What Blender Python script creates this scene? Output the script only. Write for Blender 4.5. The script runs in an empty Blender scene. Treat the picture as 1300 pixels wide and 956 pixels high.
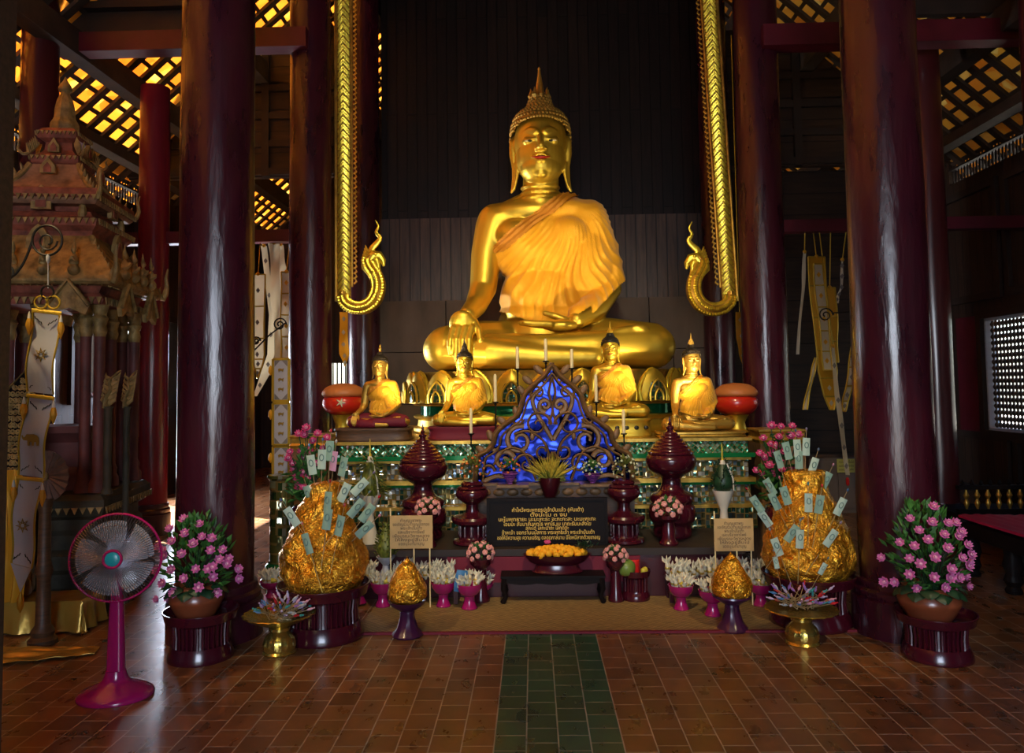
import bpy, bmesh, math, random
from mathutils import Vector as V, Matrix as MX, noise as NZ, Euler
random.seed(7)
SC = bpy.context.scene
COL = SC.collection
PI = math.pi
sin, cos = math.sin, math.cos
# ---------------------------------------------------------------- camera
F = 1011.0; CH = 1.57; CX, CY = 650.0, 433.0
yaw, pitch, roll = math.radians(1.47), math.radians(3.23), math.radians(-0.8)
cam_d = bpy.data.cameras.new('camera'); cam = bpy.data.objects.new('camera', cam_d); COL.objects.link(cam)
RM = MX.Rotation(yaw, 3, 'Z') @ MX.Rotation(PI/2 + pitch, 3, 'X') @ MX.Rotation(roll, 3, 'Z')
cam.matrix_world = MX.Translation((0, 0, CH)) @ RM.to_4x4()
cam_d.sensor_width = 36; cam_d.lens = F/1300*36; cam_d.shift_y = -(478-CY)/1300; cam_d.clip_start = .05
SC.camera = cam
def ray(px, py): return RM @ V(((px-CX)/F, (CY-py)/F, -1))
def P(px, py, Y):
    d = ray(px, py); return V((0, 0, CH)) + d*(Y/d.y)
def G(px, py, z=0):
    d = ray(px, py); return V((0, 0, CH)) + d*((z-CH)/d.z)
def S(Y): return Y/F
def PX(px, py, X):          # point on the plane x = X
    d = ray(px, py); return V((0, 0, CH)) + d*(X/d.x)
# ---------------------------------------------------------------- materials
MATS = {}
class N:
    def __init__(s, name):
        s.m = bpy.data.materials.new(name); s.m.use_nodes = True; s.t = s.m.node_tree
        s.b = s.t.nodes['Principled BSDF']; s.o = s.t.nodes['Material Output']
        MATS[name] = s.m
    def n(s, typ, **k):
        x = s.t.nodes.new('ShaderNode'+typ)
        for a, v in k.items():
            if a.startswith('i_'):
                key = a[2:]; key = int(key) if key.isdigit() else key.replace('_', ' ')
                x.inputs[key].default_value = v
            else: setattr(x, a, v)
        return x
    def l(s, a, b): s.t.links.new(a, b)
    def co(s, sc=(1, 1, 1), rot=(0, 0, 0), kind='Object'):
        tc = s.n('TexCoord'); mp = s.n('Mapping'); mp.inputs['Scale'].default_value = sc; mp.inputs['Rotation'].default_value = rot
        s.l(tc.outputs[kind], mp.inputs[0]); return mp.outputs[0]
    def ramp(s, fac, stops):
        r = s.n('ValToRGB'); e = r.color_ramp.elements
        e[0].position, e[0].color = stops[0][0], (*stops[0][1], 1)
        e[1].position, e[1].color = stops[-1][0], (*stops[-1][1], 1)
        for p, c in stops[1:-1]:
            q = e.new(p); q.color = (*c, 1)
        s.l(fac, r.inputs[0]); return r.outputs[0]
    def bump(s, h, strength=.3, dist=.01):
        b = s.n('Bump'); b.inputs['Strength'].default_value = strength; b.inputs['Distance'].default_value = dist
        s.l(h, b.inputs['Height']); s.l(b.outputs[0], s.b.inputs['Normal'])
    def set(s, **k):
        for a, v in k.items():
            key = a.replace('_', ' ')
            s.b.inputs[key].default_value = (*v, 1) if isinstance(v, tuple) and len(v) == 3 else v
        return s
def mat(name, col, rough=.5, metal=0, coat=0, var=0, scale=8, bump=0, bdist=.005, spec=.5, trans=0, stretch=(1, 1, 1), sub=None):
    m = N(name).set(Base_Color=col, Roughness=rough, Metallic=metal, Coat_Weight=coat)
    m.b.inputs['Specular IOR Level'].default_value = spec
    if coat: m.b.inputs['Coat Roughness'].default_value = .12
    if trans: m.b.inputs['Transmission Weight'].default_value = trans
    if var or bump:
        nz = m.n('TexNoise', i_Scale=scale, i_Detail=5.0); m.l(m.co(stretch), nz.inputs[0])
        if var:
            lo = tuple(c*(1-var) for c in col); hi = tuple(min(1, c*(1+var)) for c in col)
            m.l(m.ramp(nz.outputs[0], [(.3, lo), (.7, hi)]), m.b.inputs['Base Color'])
        if bump: m.bump(nz.outputs[0], bump, bdist)
    return m.m
# ---------------------------------------------------------------- mesh building
class MB:
    def __init__(s): s.v = []; s.f = []; s.m = []; s.mi = 0
    def add(s, vs, fs):
        o = len(s.v); s.v += [tuple(x) for x in vs]
        s.f += [tuple(i+o for i in f) for f in fs]; s.m += [s.mi]*len(fs); return s
    def mb(s, o, M=None):
        k = len(s.v); s.v += [tuple(M @ V(x)) for x in o.v] if M else list(o.v)
        s.f += [tuple(i+k for i in f) for f in o.f]; s.m += [x+s.mi for x in o.m]; return s
    def box(s, c, d, rz=0, R=None):
        x, y, z = d[0]/2, d[1]/2, d[2]/2; R = R or MX.Rotation(rz, 3, 'Z'); c = V(c)
        vs = [c + R @ V((a*x, b*y, e*z)) for e in (-1, 1) for a, b in ((-1, -1), (1, -1), (1, 1), (-1, 1))]
        return s.add(vs, [(3, 2, 1, 0), (4, 5, 6, 7), (0, 1, 5, 4), (1, 2, 6, 5), (2, 3, 7, 6), (3, 0, 4, 7)])
    def bb(s, x0, x1, y0, y1, z0, z1): return s.box(((x0+x1)/2, (y0+y1)/2, (z0+z1)/2), (abs(x1-x0), abs(y1-y0), abs(z1-z0)))
    def lathe(s, prof, n=32, c=(0, 0, 0), sx=1, sy=1, power=2, fn=None, rz=0):
        # prof: (r, z); power > 2 gives a squarer plan; fn(angle, k) -> radius factor
        vs = []; fs = []; k = len(prof)
        for j, (r, z) in enumerate(prof):
            for i in range(n):
                a = 2*PI*i/n + rz; ca, sa = cos(a), sin(a)
                q = 1 if power == 2 else (abs(ca)**power+abs(sa)**power)**(-1/power)
                if fn: q *= fn(a, j)
                vs.append((c[0]+r*q*ca*sx, c[1]+r*q*sa*sy, c[2]+z))
        for j in range(k-1):
            for i in range(n):
                fs.append((j*n+i, j*n+(i+1) % n, (j+1)*n+(i+1) % n, (j+1)*n+i))
        fs.append(tuple(range(n))[::-1]); fs.append(tuple((k-1)*n+i for i in range(n)))
        return s.add(vs, fs)
    def tube(s, pts, r, n=10, closed=False, up=None, flat=1):
        pts = [V(p) for p in pts]; m = len(pts)
        rs = r if isinstance(r, (list, tuple)) else [r]*m
        vs = []; fs = []; prev = None
        for i, p in enumerate(pts):
            t = (pts[(i+1) % m]-pts[i-1]) if closed else (pts[min(i+1, m-1)]-pts[max(i-1, 0)])
            t = t.normalized() if t.length > 1e-9 else V((0, 0, 1))
            if prev is None:
                u = V(up) if up else (V((0, 0, 1)) if abs(t.z) < .9 else V((0, 1, 0)))
                prev = u
            a = prev - t*prev.dot(t)
            if a.length < 1e-6: a = t.orthogonal()
            a.normalize(); prev = a; b = t.cross(a)
            for k in range(n):
                w = 2*PI*k/n; vs.append(p + a*(cos(w)*rs[i]) + b*(sin(w)*rs[i]*flat))
        q = m if closed else m-1
        for i in range(q):
            for k in range(n):
                fs.append((i*n+k, i*n+(k+1) % n, ((i+1) % m)*n+(k+1) % n, ((i+1) % m)*n+k))
        if not closed: fs.append(tuple(range(n))[::-1]); fs.append(tuple((m-1)*n+k for k in range(n)))
        return s.add(vs, fs)
    def ell(s, c, r, n=16, m=10, R=None):
        if isinstance(r, (int, float)): r = (r, r, r)
        c = V(c); vs = []; fs = []
        def q(x): return c + (R @ V(x) if R else V(x))
        vs.append(q((0, 0, -r[2])))
        for j in range(1, m):
            a = -PI/2+PI*j/m
            for i in range(n):
                w = 2*PI*i/n; vs.append(q((r[0]*cos(a)*cos(w), r[1]*cos(a)*sin(w), r[2]*sin(a))))
        vs.append(q((0, 0, r[2]))); L = len(vs)-1
        for i in range(n): fs.append((0, 1+(i+1) % n, 1+i)); fs.append((L, L-n+i, L-n+(i+1) % n))
        for j in range(m-2):
            for i in range(n): fs.append((1+j*n+i, 1+j*n+(i+1) % n, 1+(j+1)*n+(i+1) % n, 1+(j+1)*n+i))
        return s.add(vs, fs)
    def prism(s, poly, y0, y1, M=None):          # polygon in x,z extruded along y
        n = len(poly)
        vs = [V((p[0], y0, p[1])) for p in poly]+[V((p[0], y1, p[1])) for p in poly]
        if M: vs = [M @ v for v in vs]
        fs = [tuple(range(n)), tuple(range(2*n-1, n-1, -1))]+[(i, i+n, (i+1) % n+n, (i+1) % n) for i in range(n)]
        return s.add(vs, fs)
    def grid(s, fn, nu, nv):
        vs = [fn(i/nu, j/nv) for j in range(nv+1) for i in range(nu+1)]
        return s.add(vs, [(j*(nu+1)+i, j*(nu+1)+i+1, (j+1)*(nu+1)+i+1, (j+1)*(nu+1)+i) for j in range(nv) for i in range(nu)])
    def slab(s, fn, nu, nv, th):                 # grid sheet with thickness along its normal
        g = MB().grid(fn, nu, nv); W = nu+1
        N_ = []
        for j in range(nv+1):
            for i in range(W):
                a = V(g.v[j*W+min(i+1, nu)])-V(g.v[j*W+max(i-1, 0)]); b = V(g.v[min(j+1, nv)*W+i])-V(g.v[max(j-1, 0)*W+i])
                n = a.cross(b); N_.append(n.normalized() if n.length > 1e-12 else V((0, -1, 0)))
        L = len(g.v); vs = [V(v)+n*th/2 for v, n in zip(g.v, N_)]+[V(v)-n*th/2 for v, n in zip(g.v, N_)]
        fs = list(g.f)+[tuple(i+L for i in f[::-1]) for f in g.f]
        edge = [i for i in range(W)]+[j*W+nu for j in range(1, nv+1)]+[nv*W+i for i in range(nu-1, -1, -1)]+[j*W for j in range(nv-1, 0, -1)]
        for a, b in zip(edge, edge[1:]+edge[:1]): fs.append((b, a, a+L, b+L))
        return s.add(vs, fs)
    def mesh(s, name='m', mats=(), smooth=True, ang=40):
        me = bpy.data.meshes.new(name); me.from_pydata(s.v, [], s.f)
        for m in mats: me.materials.append(MATS[m] if isinstance(m, str) else m)
        if len(mats) > 1: me.polygons.foreach_set('material_index', s.m)
        me.update()
        if smooth:
            me.shade_smooth()
            try: me.set_sharp_from_angle(angle=math.radians(ang))
            except Exception: pass
        return me
def remesh(mb, vox, it=4, fac=.5):
    me = mb.mesh(smooth=False); o = bpy.data.objects.new('tmp', me); COL.objects.link(o)
    r = o.modifiers.new('r', 'REMESH'); r.mode = 'VOXEL'; r.voxel_size = vox
    if it:
        q = o.modifiers.new('s', 'SMOOTH'); q.iterations = it; q.factor = fac
    dg = bpy.context.evaluated_depsgraph_get(); dg.update()
    out = bpy.data.meshes.new_from_object(o.evaluated_get(dg)); bpy.data.objects.remove(o); bpy.data.meshes.remove(me)
    return out
def me2mb(me):
    b = MB(); b.v = [tuple(v.co) for v in me.vertices]; b.f = [tuple(p.vertices) for p in me.polygons]; b.m = [0]*len(b.f); return b
def vnormals(me): return [v.normal.copy() for v in me.vertices]
# ---------------------------------------------------------------- objects
def tagit(o, label=None, cat=None, group=None, kind=None):
    if label: o['label'] = label
    if cat: o['category'] = cat
    if group: o['group'] = group
    if kind: o['kind'] = kind
    return o
def thing(name, label, cat, loc, rz=0, group=None, sc=1):
    o = bpy.data.objects.new(name, None); COL.objects.link(o); o.location = loc; o.rotation_euler = (0, 0, rz)
    o.scale = (sc,)*3; o.empty_display_size = .1
    return tagit(o, label, cat, group)
def part(name, mb, mats, parent, label=None, loc=None, rot=None, smooth=True, ang=40):
    me = mb if isinstance(mb, bpy.types.Mesh) else mb.mesh(name, [mats] if isinstance(mats, str) else mats, smooth, ang)
    o = bpy.data.objects.new(name, me); COL.objects.link(o); o.parent = parent
    if loc is not None: o.location = loc
    if rot is not None: o.rotation_euler = rot
    if label: o['label'] = label
    return o
def solo(name, mb, mats, label, cat, loc=(0, 0, 0), rz=0, group=None, rot=None, smooth=True, ang=40):
    o = part(name, mb, mats, None, smooth=smooth, ang=ang); o.location = loc; o.rotation_euler = rot or (0, 0, rz)
    return tagit(o, label, cat, group)
def struct(name, mb, mats, parent=None, smooth=False):
    o = part(name, mb, mats, parent, smooth=smooth)
    if not parent: o['kind'] = 'structure'
    return o
def dup(root, loc, rz=None, sc=None, label=None, group=None, rot=None):
    def cp(o, par):
        c = o.copy(); COL.objects.link(c); c.parent = par
        for ch in [x for x in KIDS.get(o.name, [])]: cp(ch, c)
        return c
    KIDS = {}
    for x in bpy.data.objects:
        if x.parent: KIDS.setdefault(x.parent.name, []).append(x)
    c = cp(root, None); c.location = loc
    if rz is not None: c.rotation_euler = (0, 0, rz)
    if rot is not None: c.rotation_euler = rot
    if sc is not None: c.scale = sc if isinstance(sc, tuple) else (sc,)*3
    if label: c['label'] = label
    if group: c['group'] = group
    return c
def lat(prof, Y, n=32, **k):      # profile in photo pixels at depth Y: (r, height)
    s = S(Y); return MB().lathe([(r*s, h*s) for r, h in prof], n, **k)
def smoothprof(pts, k=4):          # Catmull-Rom through profile points
    out = []
    for i in range(len(pts)-1):
        p0, p1, p2, p3 = pts[max(i-1, 0)], pts[i], pts[i+1], pts[min(i+2, len(pts)-1)]
        for j in range(k):
            t = j/k
            out.append(tuple(.5*(2*b+(c-a)*t+(2*a-5*b+4*c-d)*t*t+(3*b-a-3*c+d)*t**3) for a, b, c, d in zip(p0, p1, p2, p3)))
    out.append(tuple(pts[-1])); return out
spl = smoothprof
def spiral(cx, cz, r0, r1, a0, a1, n=24, y=0):
    return [(cx+(r0+(r1-r0)*i/n)*cos(a0+(a1-a0)*i/n), y, cz+(r0+(r1-r0)*i/n)*sin(a0+(a1-a0)*i/n)) for i in range(n+1)]
# ---------------------------------------------------------------- palette
mat('gold', (.72, .48, .05), .38, .8, var=.2, scale=5, bump=.12, bdist=.004)
mat('old_gold', (.62, .38, .07), .38, .8, var=.3, scale=14, bump=.3, bdist=.004)
mat('dark_gold', (.40, .25, .07), .42, .6, var=.35, scale=20, bump=.4, bdist=.004)
mat('carved_gold', (.95, .62, .06), .3, .85, var=.3, scale=25, bump=.35, bdist=.006)
mat('curl_gold', (.50, .30, .05), .42, .6)
mat('hair_dark', (.035, .025, .015), .4, .3, bump=.5, scale=60)
mat('lip_red', (.42, .01, .01), .4)
mat('eye_white', (.75, .62, .3), .4)
mat('black', (.008, .007, .006), .4)
mat('brass', (.62, .45, .10), .25, .9, bump=.5, scale=40, bdist=.004)
mat('magenta_plastic', (.36, .008, .12), .22, coat=.6)
mat('maroon_lacquer', (.055, .004, .012), .22, coat=.5)
mat('maroon_dark', (.045, .003, .008), .3, coat=.3)
mat('purple_lacquer', (.05, .008, .04), .3, coat=.4)
mat('black_wood', (.008, .005, .005), .5, spec=.12)
mat('brown_wood', (.09, .042, .018), .5, var=.35, scale=12, stretch=(1, 1, 6), bump=.2)
mat('carved_brown', (.19, .10, .04), .5, .25, var=.4, scale=16, bump=.4)
mat('old_wood', (.05, .026, .014), .55, var=.4, scale=6, stretch=(1, 8, 8), bump=.25)
mat('red_velvet', (.16, .004, .02), .7)
mat('red_cloth', (.42, .006, .06), .6, bump=.3, scale=20)
mat('leaf', (.05, .17, .03), .5, var=.5, scale=30)
mat('leaf_dark', (.012, .045, .018), .45, var=.4, scale=30)
mat('leaf_olive', (.13, .15, .02), .5, var=.4, scale=30)
mat('leaf_yellow', (.45, .34, .04), .5, var=.3, scale=40)
mat('petal_pink', (.72, .20, .48), .6, var=.2, scale=60)
mat('petal_core', (.85, .45, .60), .6)
mat('petal_rose', (.75, .33, .30), .6)
mat('petal_hot', (.70, .08, .25), .6)
mat('petal_magenta', (.5, .04, .28), .6)
mat('petal_purple', (.22, .05, .28), .6)
mat('petal_white', (.62, .62, .40), .6)
mat('petal_orange', (.75, .18, .03), .5)
mat('marigold', (.9, .42, .01), .7, bump=.8, scale=120, bdist=.006)
mat('terracotta', (.22, .055, .022), .3, coat=.4, var=.25, scale=4)
mat('white_paint', (.62, .58, .50), .5)
mat('white_cloth', (.55, .56, .62), .75, bump=.15, scale=30)
mat('cream_cloth', (.78, .72, .58), .7, bump=.3, scale=30)
mat('gold_thread', (.55, .36, .03), .45, .45, bump=.8, scale=90, bdist=.004)
mat('gold_cloth', (.85, .50, .04), .5, .2)
mat('gold_print', (.33, .21, .03), .5, .3)
mat('grey_print', (.22, .2, .2), .6)
mat('candle', (.85, .70, .38), .45)
mat('paper_cream', (.50, .33, .14), .7, var=.06, scale=3)
mat('paper_yellow', (.55, .52, .12), .7)
mat('ink', (.09, .05, .03), .7)
mat('ink_gold', (.85, .55, .10), .5, .2)
mat('iron', (.02, .017, .015), .5, .6)
mat('stone_dark', (.055, .045, .026), .7, var=.5, scale=6, bump=.6, bdist=.02)
mat('shrine_gold', (.34, .23, .08), .55, .25, var=.5, scale=14, bump=.9, bdist=.02)
mat('shrine_red', (.27, .075, .045), .65, var=.6, scale=12, bump=.8, bdist=.015)
mat('shrine_pink', (.30, .16, .09), .7, var=.5, scale=10, bump=.8, bdist=.015)
mat('shrine_post', (.15, .045, .04), .6, var=.4, scale=6)
mat('board_pink', (.28, .10, .09), .7, var=.15, scale=4)
mat('side_lacquer', (.07, .010, .012), .28, coat=.4, var=.3, scale=3, stretch=(1, 1, .3), bump=.2, bdist=.01)
mat('red_pillar', (.20, .010, .024), .28, coat=.4, var=.3, scale=3, stretch=(1, 1, .3), bump=.15, bdist=.01)
mat('beam_red', (.10, .007, .018), .4, var=.3, scale=3, bump=.1)
mat('cabinet_grey', (.16, .12, .10), .6, var=.2, scale=3)
mat('melon_red', (.55, .02, .008), .3, coat=.5)
mat('melon_orange', (.50, .16, .04), .5)
mat('wrap_white', (.72, .68, .52), .35, bump=.4, scale=40)
mat('wrap_gold', (.62, .45, .10), .3, .6, bump=.4, scale=40)
mat('wrap_yellow', (.62, .50, .04), .4)
mat('coconut', (.16, .24, .04), .4, var=.2, scale=20)
mat('candle_red', (.65, .02, .02), .35)
mat('blue_pack', (.05, .18, .38), .3)
mat('note_green', (.24, .38, .30), .7)
mat('note_pale', (.42, .55, .46), .7)
mat('note_pink', (.55, .28, .42), .7)
mat('note_ink', (.12, .22, .20), .7)
mat('stick', (.32, .22, .10), .6)
for a, c in (('red', (.6, .02, .03)), ('violet', (.32, .16, .5)), ('blue', (.08, .22, .45)), ('pinkish', (.7, .35, .45)), ('silver', (.5, .5, .5)), ('teal', (.05, .35, .35)), ('lilac', (.55, .42, .62))):
    mat('head_'+a, c, .4)
mat('fan_dark', (.02, .02, .03), .3)
mat('fan_pink', (.42, .006, .10), .25, coat=.5)
mat('fan_cyan', (.02, .35, .42), .25)
mat('chrome', (.30, .29, .32), .3, .9)
m = N('fan_blade').set(Base_Color=(.85, .8, .85), Roughness=.12, Alpha=.26); m.b.inputs['Specular IOR Level'].default_value = .8
m = N('clear_wrap').set(Base_Color=(1, .95, .8), Roughness=.12, Alpha=.3)
mat('gold_satin', (.50, .30, .05), .28, .5, bump=.3, scale=8, bdist=.02)
mat('peacock', (.12, .06, .04), .5, var=.3, scale=20)
# lacquered pillars: dark maroon, worn and dented, in streaks along the shaft
m = N('lacquer').set(Base_Color=(.05, .004, .012), Roughness=.24, Coat_Weight=.35)
m.b.inputs['Coat Roughness'].default_value = .15
nz = m.n('TexNoise', i_Scale=3.0, i_Detail=6.0, i_Roughness=.6); m.l(m.co((2, 2, .5)), nz.inputs[0])
n2 = m.n('TexNoise', i_Scale=14.0, i_Detail=4.0); m.l(m.co((1, 1, .22)), n2.inputs[0])
m.l(m.ramp(nz.outputs[0], [(.3, (.026, .003, .008)), (.55, (.050, .005, .014)), (.75, (.036, .009, .014))]), m.b.inputs['Base Color'])
rr = m.n('MapRange'); rr.inputs['To Min'].default_value = .16; rr.inputs['To Max'].default_value = .42; m.l(nz.outputs[0], rr.inputs[0]); m.l(rr.outputs[0], m.b.inputs['Roughness'])
m.bump(n2.outputs[0], .6, .016)
# dark vertical planks
def planks(name, c0, c1, w, rough=.45, vert=True, bump=.5):
    m = N(name).set(Roughness=rough)
    br = m.n('TexBrick', offset=.5, offset_frequency=2); br.inputs['Scale'].default_value = 1
    br.inputs['Brick Width'].default_value = 2.6; br.inputs['Row Height'].default_value = w; br.inputs['Mortar Size'].default_value = .008; br.inputs['Mortar Smooth'].default_value = .3
    br.inputs['Color1'].default_value = (*c0, 1); br.inputs['Color2'].default_value = (*c1, 1); br.inputs['Mortar'].default_value = (c0[0]*.2, c0[1]*.2, c0[2]*.2, 1)
    tc = m.n('TexCoord'); sp = m.n('SeparateXYZ'); m.l(tc.outputs['Object'], sp.inputs[0]); cb = m.n('CombineXYZ')
    ad = m.n('Math', operation='ADD'); m.l(sp.outputs[0], ad.inputs[0]); m.l(sp.outputs[1], ad.inputs[1])
    m.l(sp.outputs[2], cb.inputs[0 if vert else 1]); m.l(ad.outputs[0], cb.inputs[1 if vert else 0]); m.l(cb.outputs[0], br.inputs[0])
    nz = m.n('TexNoise', i_Scale=5.0, i_Detail=7.0); m.l(m.co((5, 5, .5) if vert else (.5, .5, 5)), nz.inputs[0])
    mx = m.n('MixRGB', blend_type='MULTIPLY'); mx.inputs[0].default_value = .8
    m.l(br.outputs[0], mx.inputs[1]); m.l(m.ramp(nz.outputs[0], [(.25, (.25, .22, .2)), (.7, (1.3, 1.2, 1.1))]), mx.inputs[2]); m.l(mx.outputs[0], m.b.inputs['Base Color'])
    b1 = m.n('Bump'); b1.inputs['Strength'].default_value = bump; b1.inputs['Distance'].default_value = .02; b1.invert = True; m.l(br.outputs[1], b1.inputs['Height'])
    b2 = m.n('Bump'); b2.inputs['Strength'].default_value = .25; b2.inputs['Distance'].default_value = .008; m.l(nz.outputs[0], b2.inputs['Height']); m.l(b1.outputs[0], b2.inputs['Normal'])
    m.l(b2.outputs[0], m.b.inputs['Normal'])
planks('plank_wall', (.008, .004, .0035), (.016, .008, .006), .135, .42)
MATS['plank_wall'].node_tree.nodes['Principled BSDF'].inputs['Specular IOR Level'].default_value = .3
planks('plank_lower', (.05, .027, .018), (.09, .052, .034), .135)
planks('plank_side', (.028, .014, .008), (.042, .022, .012), .16, .5)
planks('plank_flat', (.035, .018, .010), (.05, .026, .014), .3, .5, vert=False)
mat('block_wall', (.10, .068, .05), .75, var=.35, scale=3, stretch=(1, 1, .4), bump=.15)
mat('dark_timber', (.024, .013, .009), .6, var=.3, scale=5, bump=.2)
mat('roof_timber', (.05, .032, .02), .7, var=.3, scale=5, bump=.2)
# clay roof tiles let daylight through: diffuse + translucent
m = N('roof_tile'); tr = m.n('BsdfTranslucent'); ms = m.n('MixShader'); ms.inputs[0].default_value = .75
vo = m.n('TexVoronoi', i_Scale=5.0); m.l(m.co(), vo.inputs[0]); sp = m.n('SeparateXYZ'); m.l(vo.outputs['Color'], sp.inputs[0])
c = m.ramp(sp.outputs[0], [(.0, (.48, .20, .045)), (.45, (.54, .32, .085)), (.75, (.52, .25, .06)), (1, (.62, .46, .19))])
m.l(c, m.b.inputs['Base Color']); m.l(c, tr.inputs[0]); m.l(m.b.outputs[0], ms.inputs[1]); m.l(tr.outputs[0], ms.inputs[2]); m.l(ms.outputs[0], m.o.inputs[0])
# robe satin
m = N('satin').set(Base_Color=(.90, .36, .012), Roughness=.3, Metallic=.3, Sheen_Weight=.2)
nz = m.n('TexNoise', i_Scale=3.0, i_Detail=4.0); m.l(m.co(), nz.inputs[0])
m.l(m.ramp(nz.outputs[0], [(.3, (.92, .38, .008)), (.7, (1.0, .54, .012))]), m.b.inputs['Base Color'])
n2 = m.n('TexNoise', i_Scale=22.0, i_Detail=3.0); m.l(m.co((1.6, 1, .35)), n2.inputs[0]); m.bump(n2.outputs[0], .35, .012)
mat('satin_dark', (.62, .25, .02), .42, .3, bump=.4, scale=22, bdist=.01, stretch=(1.6, 1, .35))
# crinkled gold leaf on the cones
m = N('gold_foil').set(Base_Color=(.95, .46, .03), Roughness=.27, Metallic=.85)
vo = m.n('TexVoronoi', i_Scale=22.0); vo.feature = 'F1'; n3 = m.n('TexNoise', i_Scale=9.0, i_Detail=6.0, i_Distortion=1.5); m.l(m.co(), n3.inputs[0])
mx = m.n('MixRGB'); mx.inputs[0].default_value = .25; m.l(m.co(), mx.inputs[1]); m.l(n3.outputs[1], mx.inputs[2]); m.l(mx.outputs[0], vo.inputs[0])
b1 = m.n('Bump'); b1.inputs['Strength'].default_value = .75; b1.inputs['Distance'].default_value = .02; m.l(vo.outputs[0], b1.inputs['Height'])
b2 = m.n('Bump'); b2.inputs['Strength'].default_value = .55; b2.inputs['Distance'].default_value = .03; m.l(n3.outputs[0], b2.inputs['Height']); m.l(b1.outputs[0], b2.inputs['Normal']); m.l(b2.outputs[0], m.b.inputs['Normal'])
m.l(m.ramp(n3.outputs[0], [(.3, (.80, .30, .015)), (.65, (1, .56, .06))]), m.b.inputs['Base Color'])
# mirror mosaics
def mosaic(name, cols, sx, sz, grout=(.28, .19, .06), rough=.14, diamond=True):
    m = N(name).set(Roughness=rough, Metallic=.55)
    tc = m.n('TexCoord'); sp = m.n('SeparateXYZ'); m.l(tc.outputs['Object'], sp.inputs[0]); cb = m.n('CombineXYZ')
    ad = m.n('Math', operation='ADD'); m.l(sp.outputs[0], ad.inputs[0]); m.l(sp.outputs[1], ad.inputs[1])
    m.l(ad.outputs[0], cb.inputs[0]); m.l(sp.outputs[2], cb.inputs[1])
    mp = m.n('Mapping'); mp.inputs['Rotation'].default_value = (0, 0, PI/4 if diamond else 0); mp.inputs['Scale'].default_value = (sx, sz, 1)
    m.l(cb.outputs[0], mp.inputs[0])
    vo = m.n('TexVoronoi', i_Scale=1.0, i_Randomness=0.0 if diamond else .35); vo.distance = 'CHEBYCHEV'; m.l(mp.outputs[0], vo.inputs[0])
    wn = m.n('TexWhiteNoise'); m.l(vo.outputs['Position'], wn.inputs[0])
    c = m.ramp(wn.outputs[0], cols)
    lt = m.n('Math', operation='LESS_THAN'); lt.inputs[1].default_value = .42; m.l(vo.outputs[0], lt.inputs[0])
    mx = m.n('MixRGB'); mx.inputs[1].default_value = (*grout, 1); m.l(lt.outputs[0], mx.inputs[0]); m.l(c, mx.inputs[2]); m.l(mx.outputs[0], m.b.inputs['Base Color'])
    b = m.n('Bump'); b.inputs['Strength'].default_value = .6; b.inputs['Distance'].default_value = .01; m.l(vo.outputs[0], b.inputs['Height'])
    # every glass piece is set at its own slight angle
    vm = m.n('VectorMath', operation='SUBTRACT'); m.l(wn.outputs[1], vm.inputs[0]); vm.inputs[1].default_value = (.5, .5, .5)
    vs = m.n('VectorMath', operation='SCALE'); vs.inputs['Scale'].default_value = .55; m.l(vm.outputs[0], vs.inputs[0])
    va = m.n('VectorMath', operation='ADD'); m.l(b.outputs[0], va.inputs[0]); m.l(vs.outputs[0], va.inputs[1])
    vn = m.n('VectorMath', operation='NORMALIZE'); m.l(va.outputs[0], vn.inputs[0]); m.l(vn.outputs[0], m.b.inputs['Normal'])
G1, G2, G3, W1 = (.01, .10, .04), (.02, .22, .10), (.05, .30, .16), (.55, .75, .60)
mosaic('mosaic_green', [(0, G1), (.35, G2), (.6, G3), (.8, (.35, .6, .42)), (1, W1)], 34, 34)
mosaic('mosaic_mixed', [(0, (.02, .06, .04)), (.3, (.05, .16, .12)), (.5, (.35, .25, .06)), (.7, (.12, .2, .28)), (.85, (.6, .65, .6)), (1, (.8, .8, .75))], 30, 24, diamond=False)
mosaic('mosaic_dark', [(0, (.01, .03, .02)), (.4, (.02, .09, .05)), (.7, (.10, .07, .02)), (.9, (.05, .10, .12)), (1, (.2, .25, .2))], 28, 20, diamond=False)
mosaic('mosaic_column', [(0, (.02, .08, .03)), (.5, (.12, .12, .03)), (.8, (.2, .22, .1)), (1, (.5, .5, .35))], 22, 14, diamond=False)
mat('green_glass', (.01, .16, .05), .1, .5)
mat('green_trim', (.01, .20, .06), .2, .3)
# cobalt mirror behind the fretwork
m = N('blue_glass').set(Base_Color=(.02, .05, .42), Roughness=.06, Metallic=.94)
nz = m.n('TexNoise', i_Scale=5.0, i_Detail=1.0); m.l(m.co(), nz.inputs[0]); m.bump(nz.outputs[0], .4, .05)
m.l(m.ramp(nz.outputs[0], [(.35, (.003, .006, .09)), (.65, (.012, .03, .28))]), m.b.inputs['Base Color'])
# woven mat
m = N('woven').set(Roughness=.6)
ck = m.n('TexChecker', i_Scale=48.0); m.l(m.co((1, 1, .01)), ck.inputs[0]); nz = m.n('TexNoise', i_Scale=6.0, i_Detail=6.0); m.l(m.co((3, 9, 1)), nz.inputs[0])
mx = m.n('MixRGB', blend_type='MULTIPLY'); mx.inputs[0].default_value = .7
m.l(m.ramp(nz.outputs[0], [(.3, (.18, .11, .038)), (.7, (.38, .24, .09))]), mx.inputs[1]); m.l(m.ramp(ck.outputs[1], [(0, (.62, .6, .55)), (1, (1, 1, 1))]), mx.inputs[2])
m.l(mx.outputs[0], m.b.inputs['Base Color']); m.bump(ck.outputs[1], .3, .004)
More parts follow.
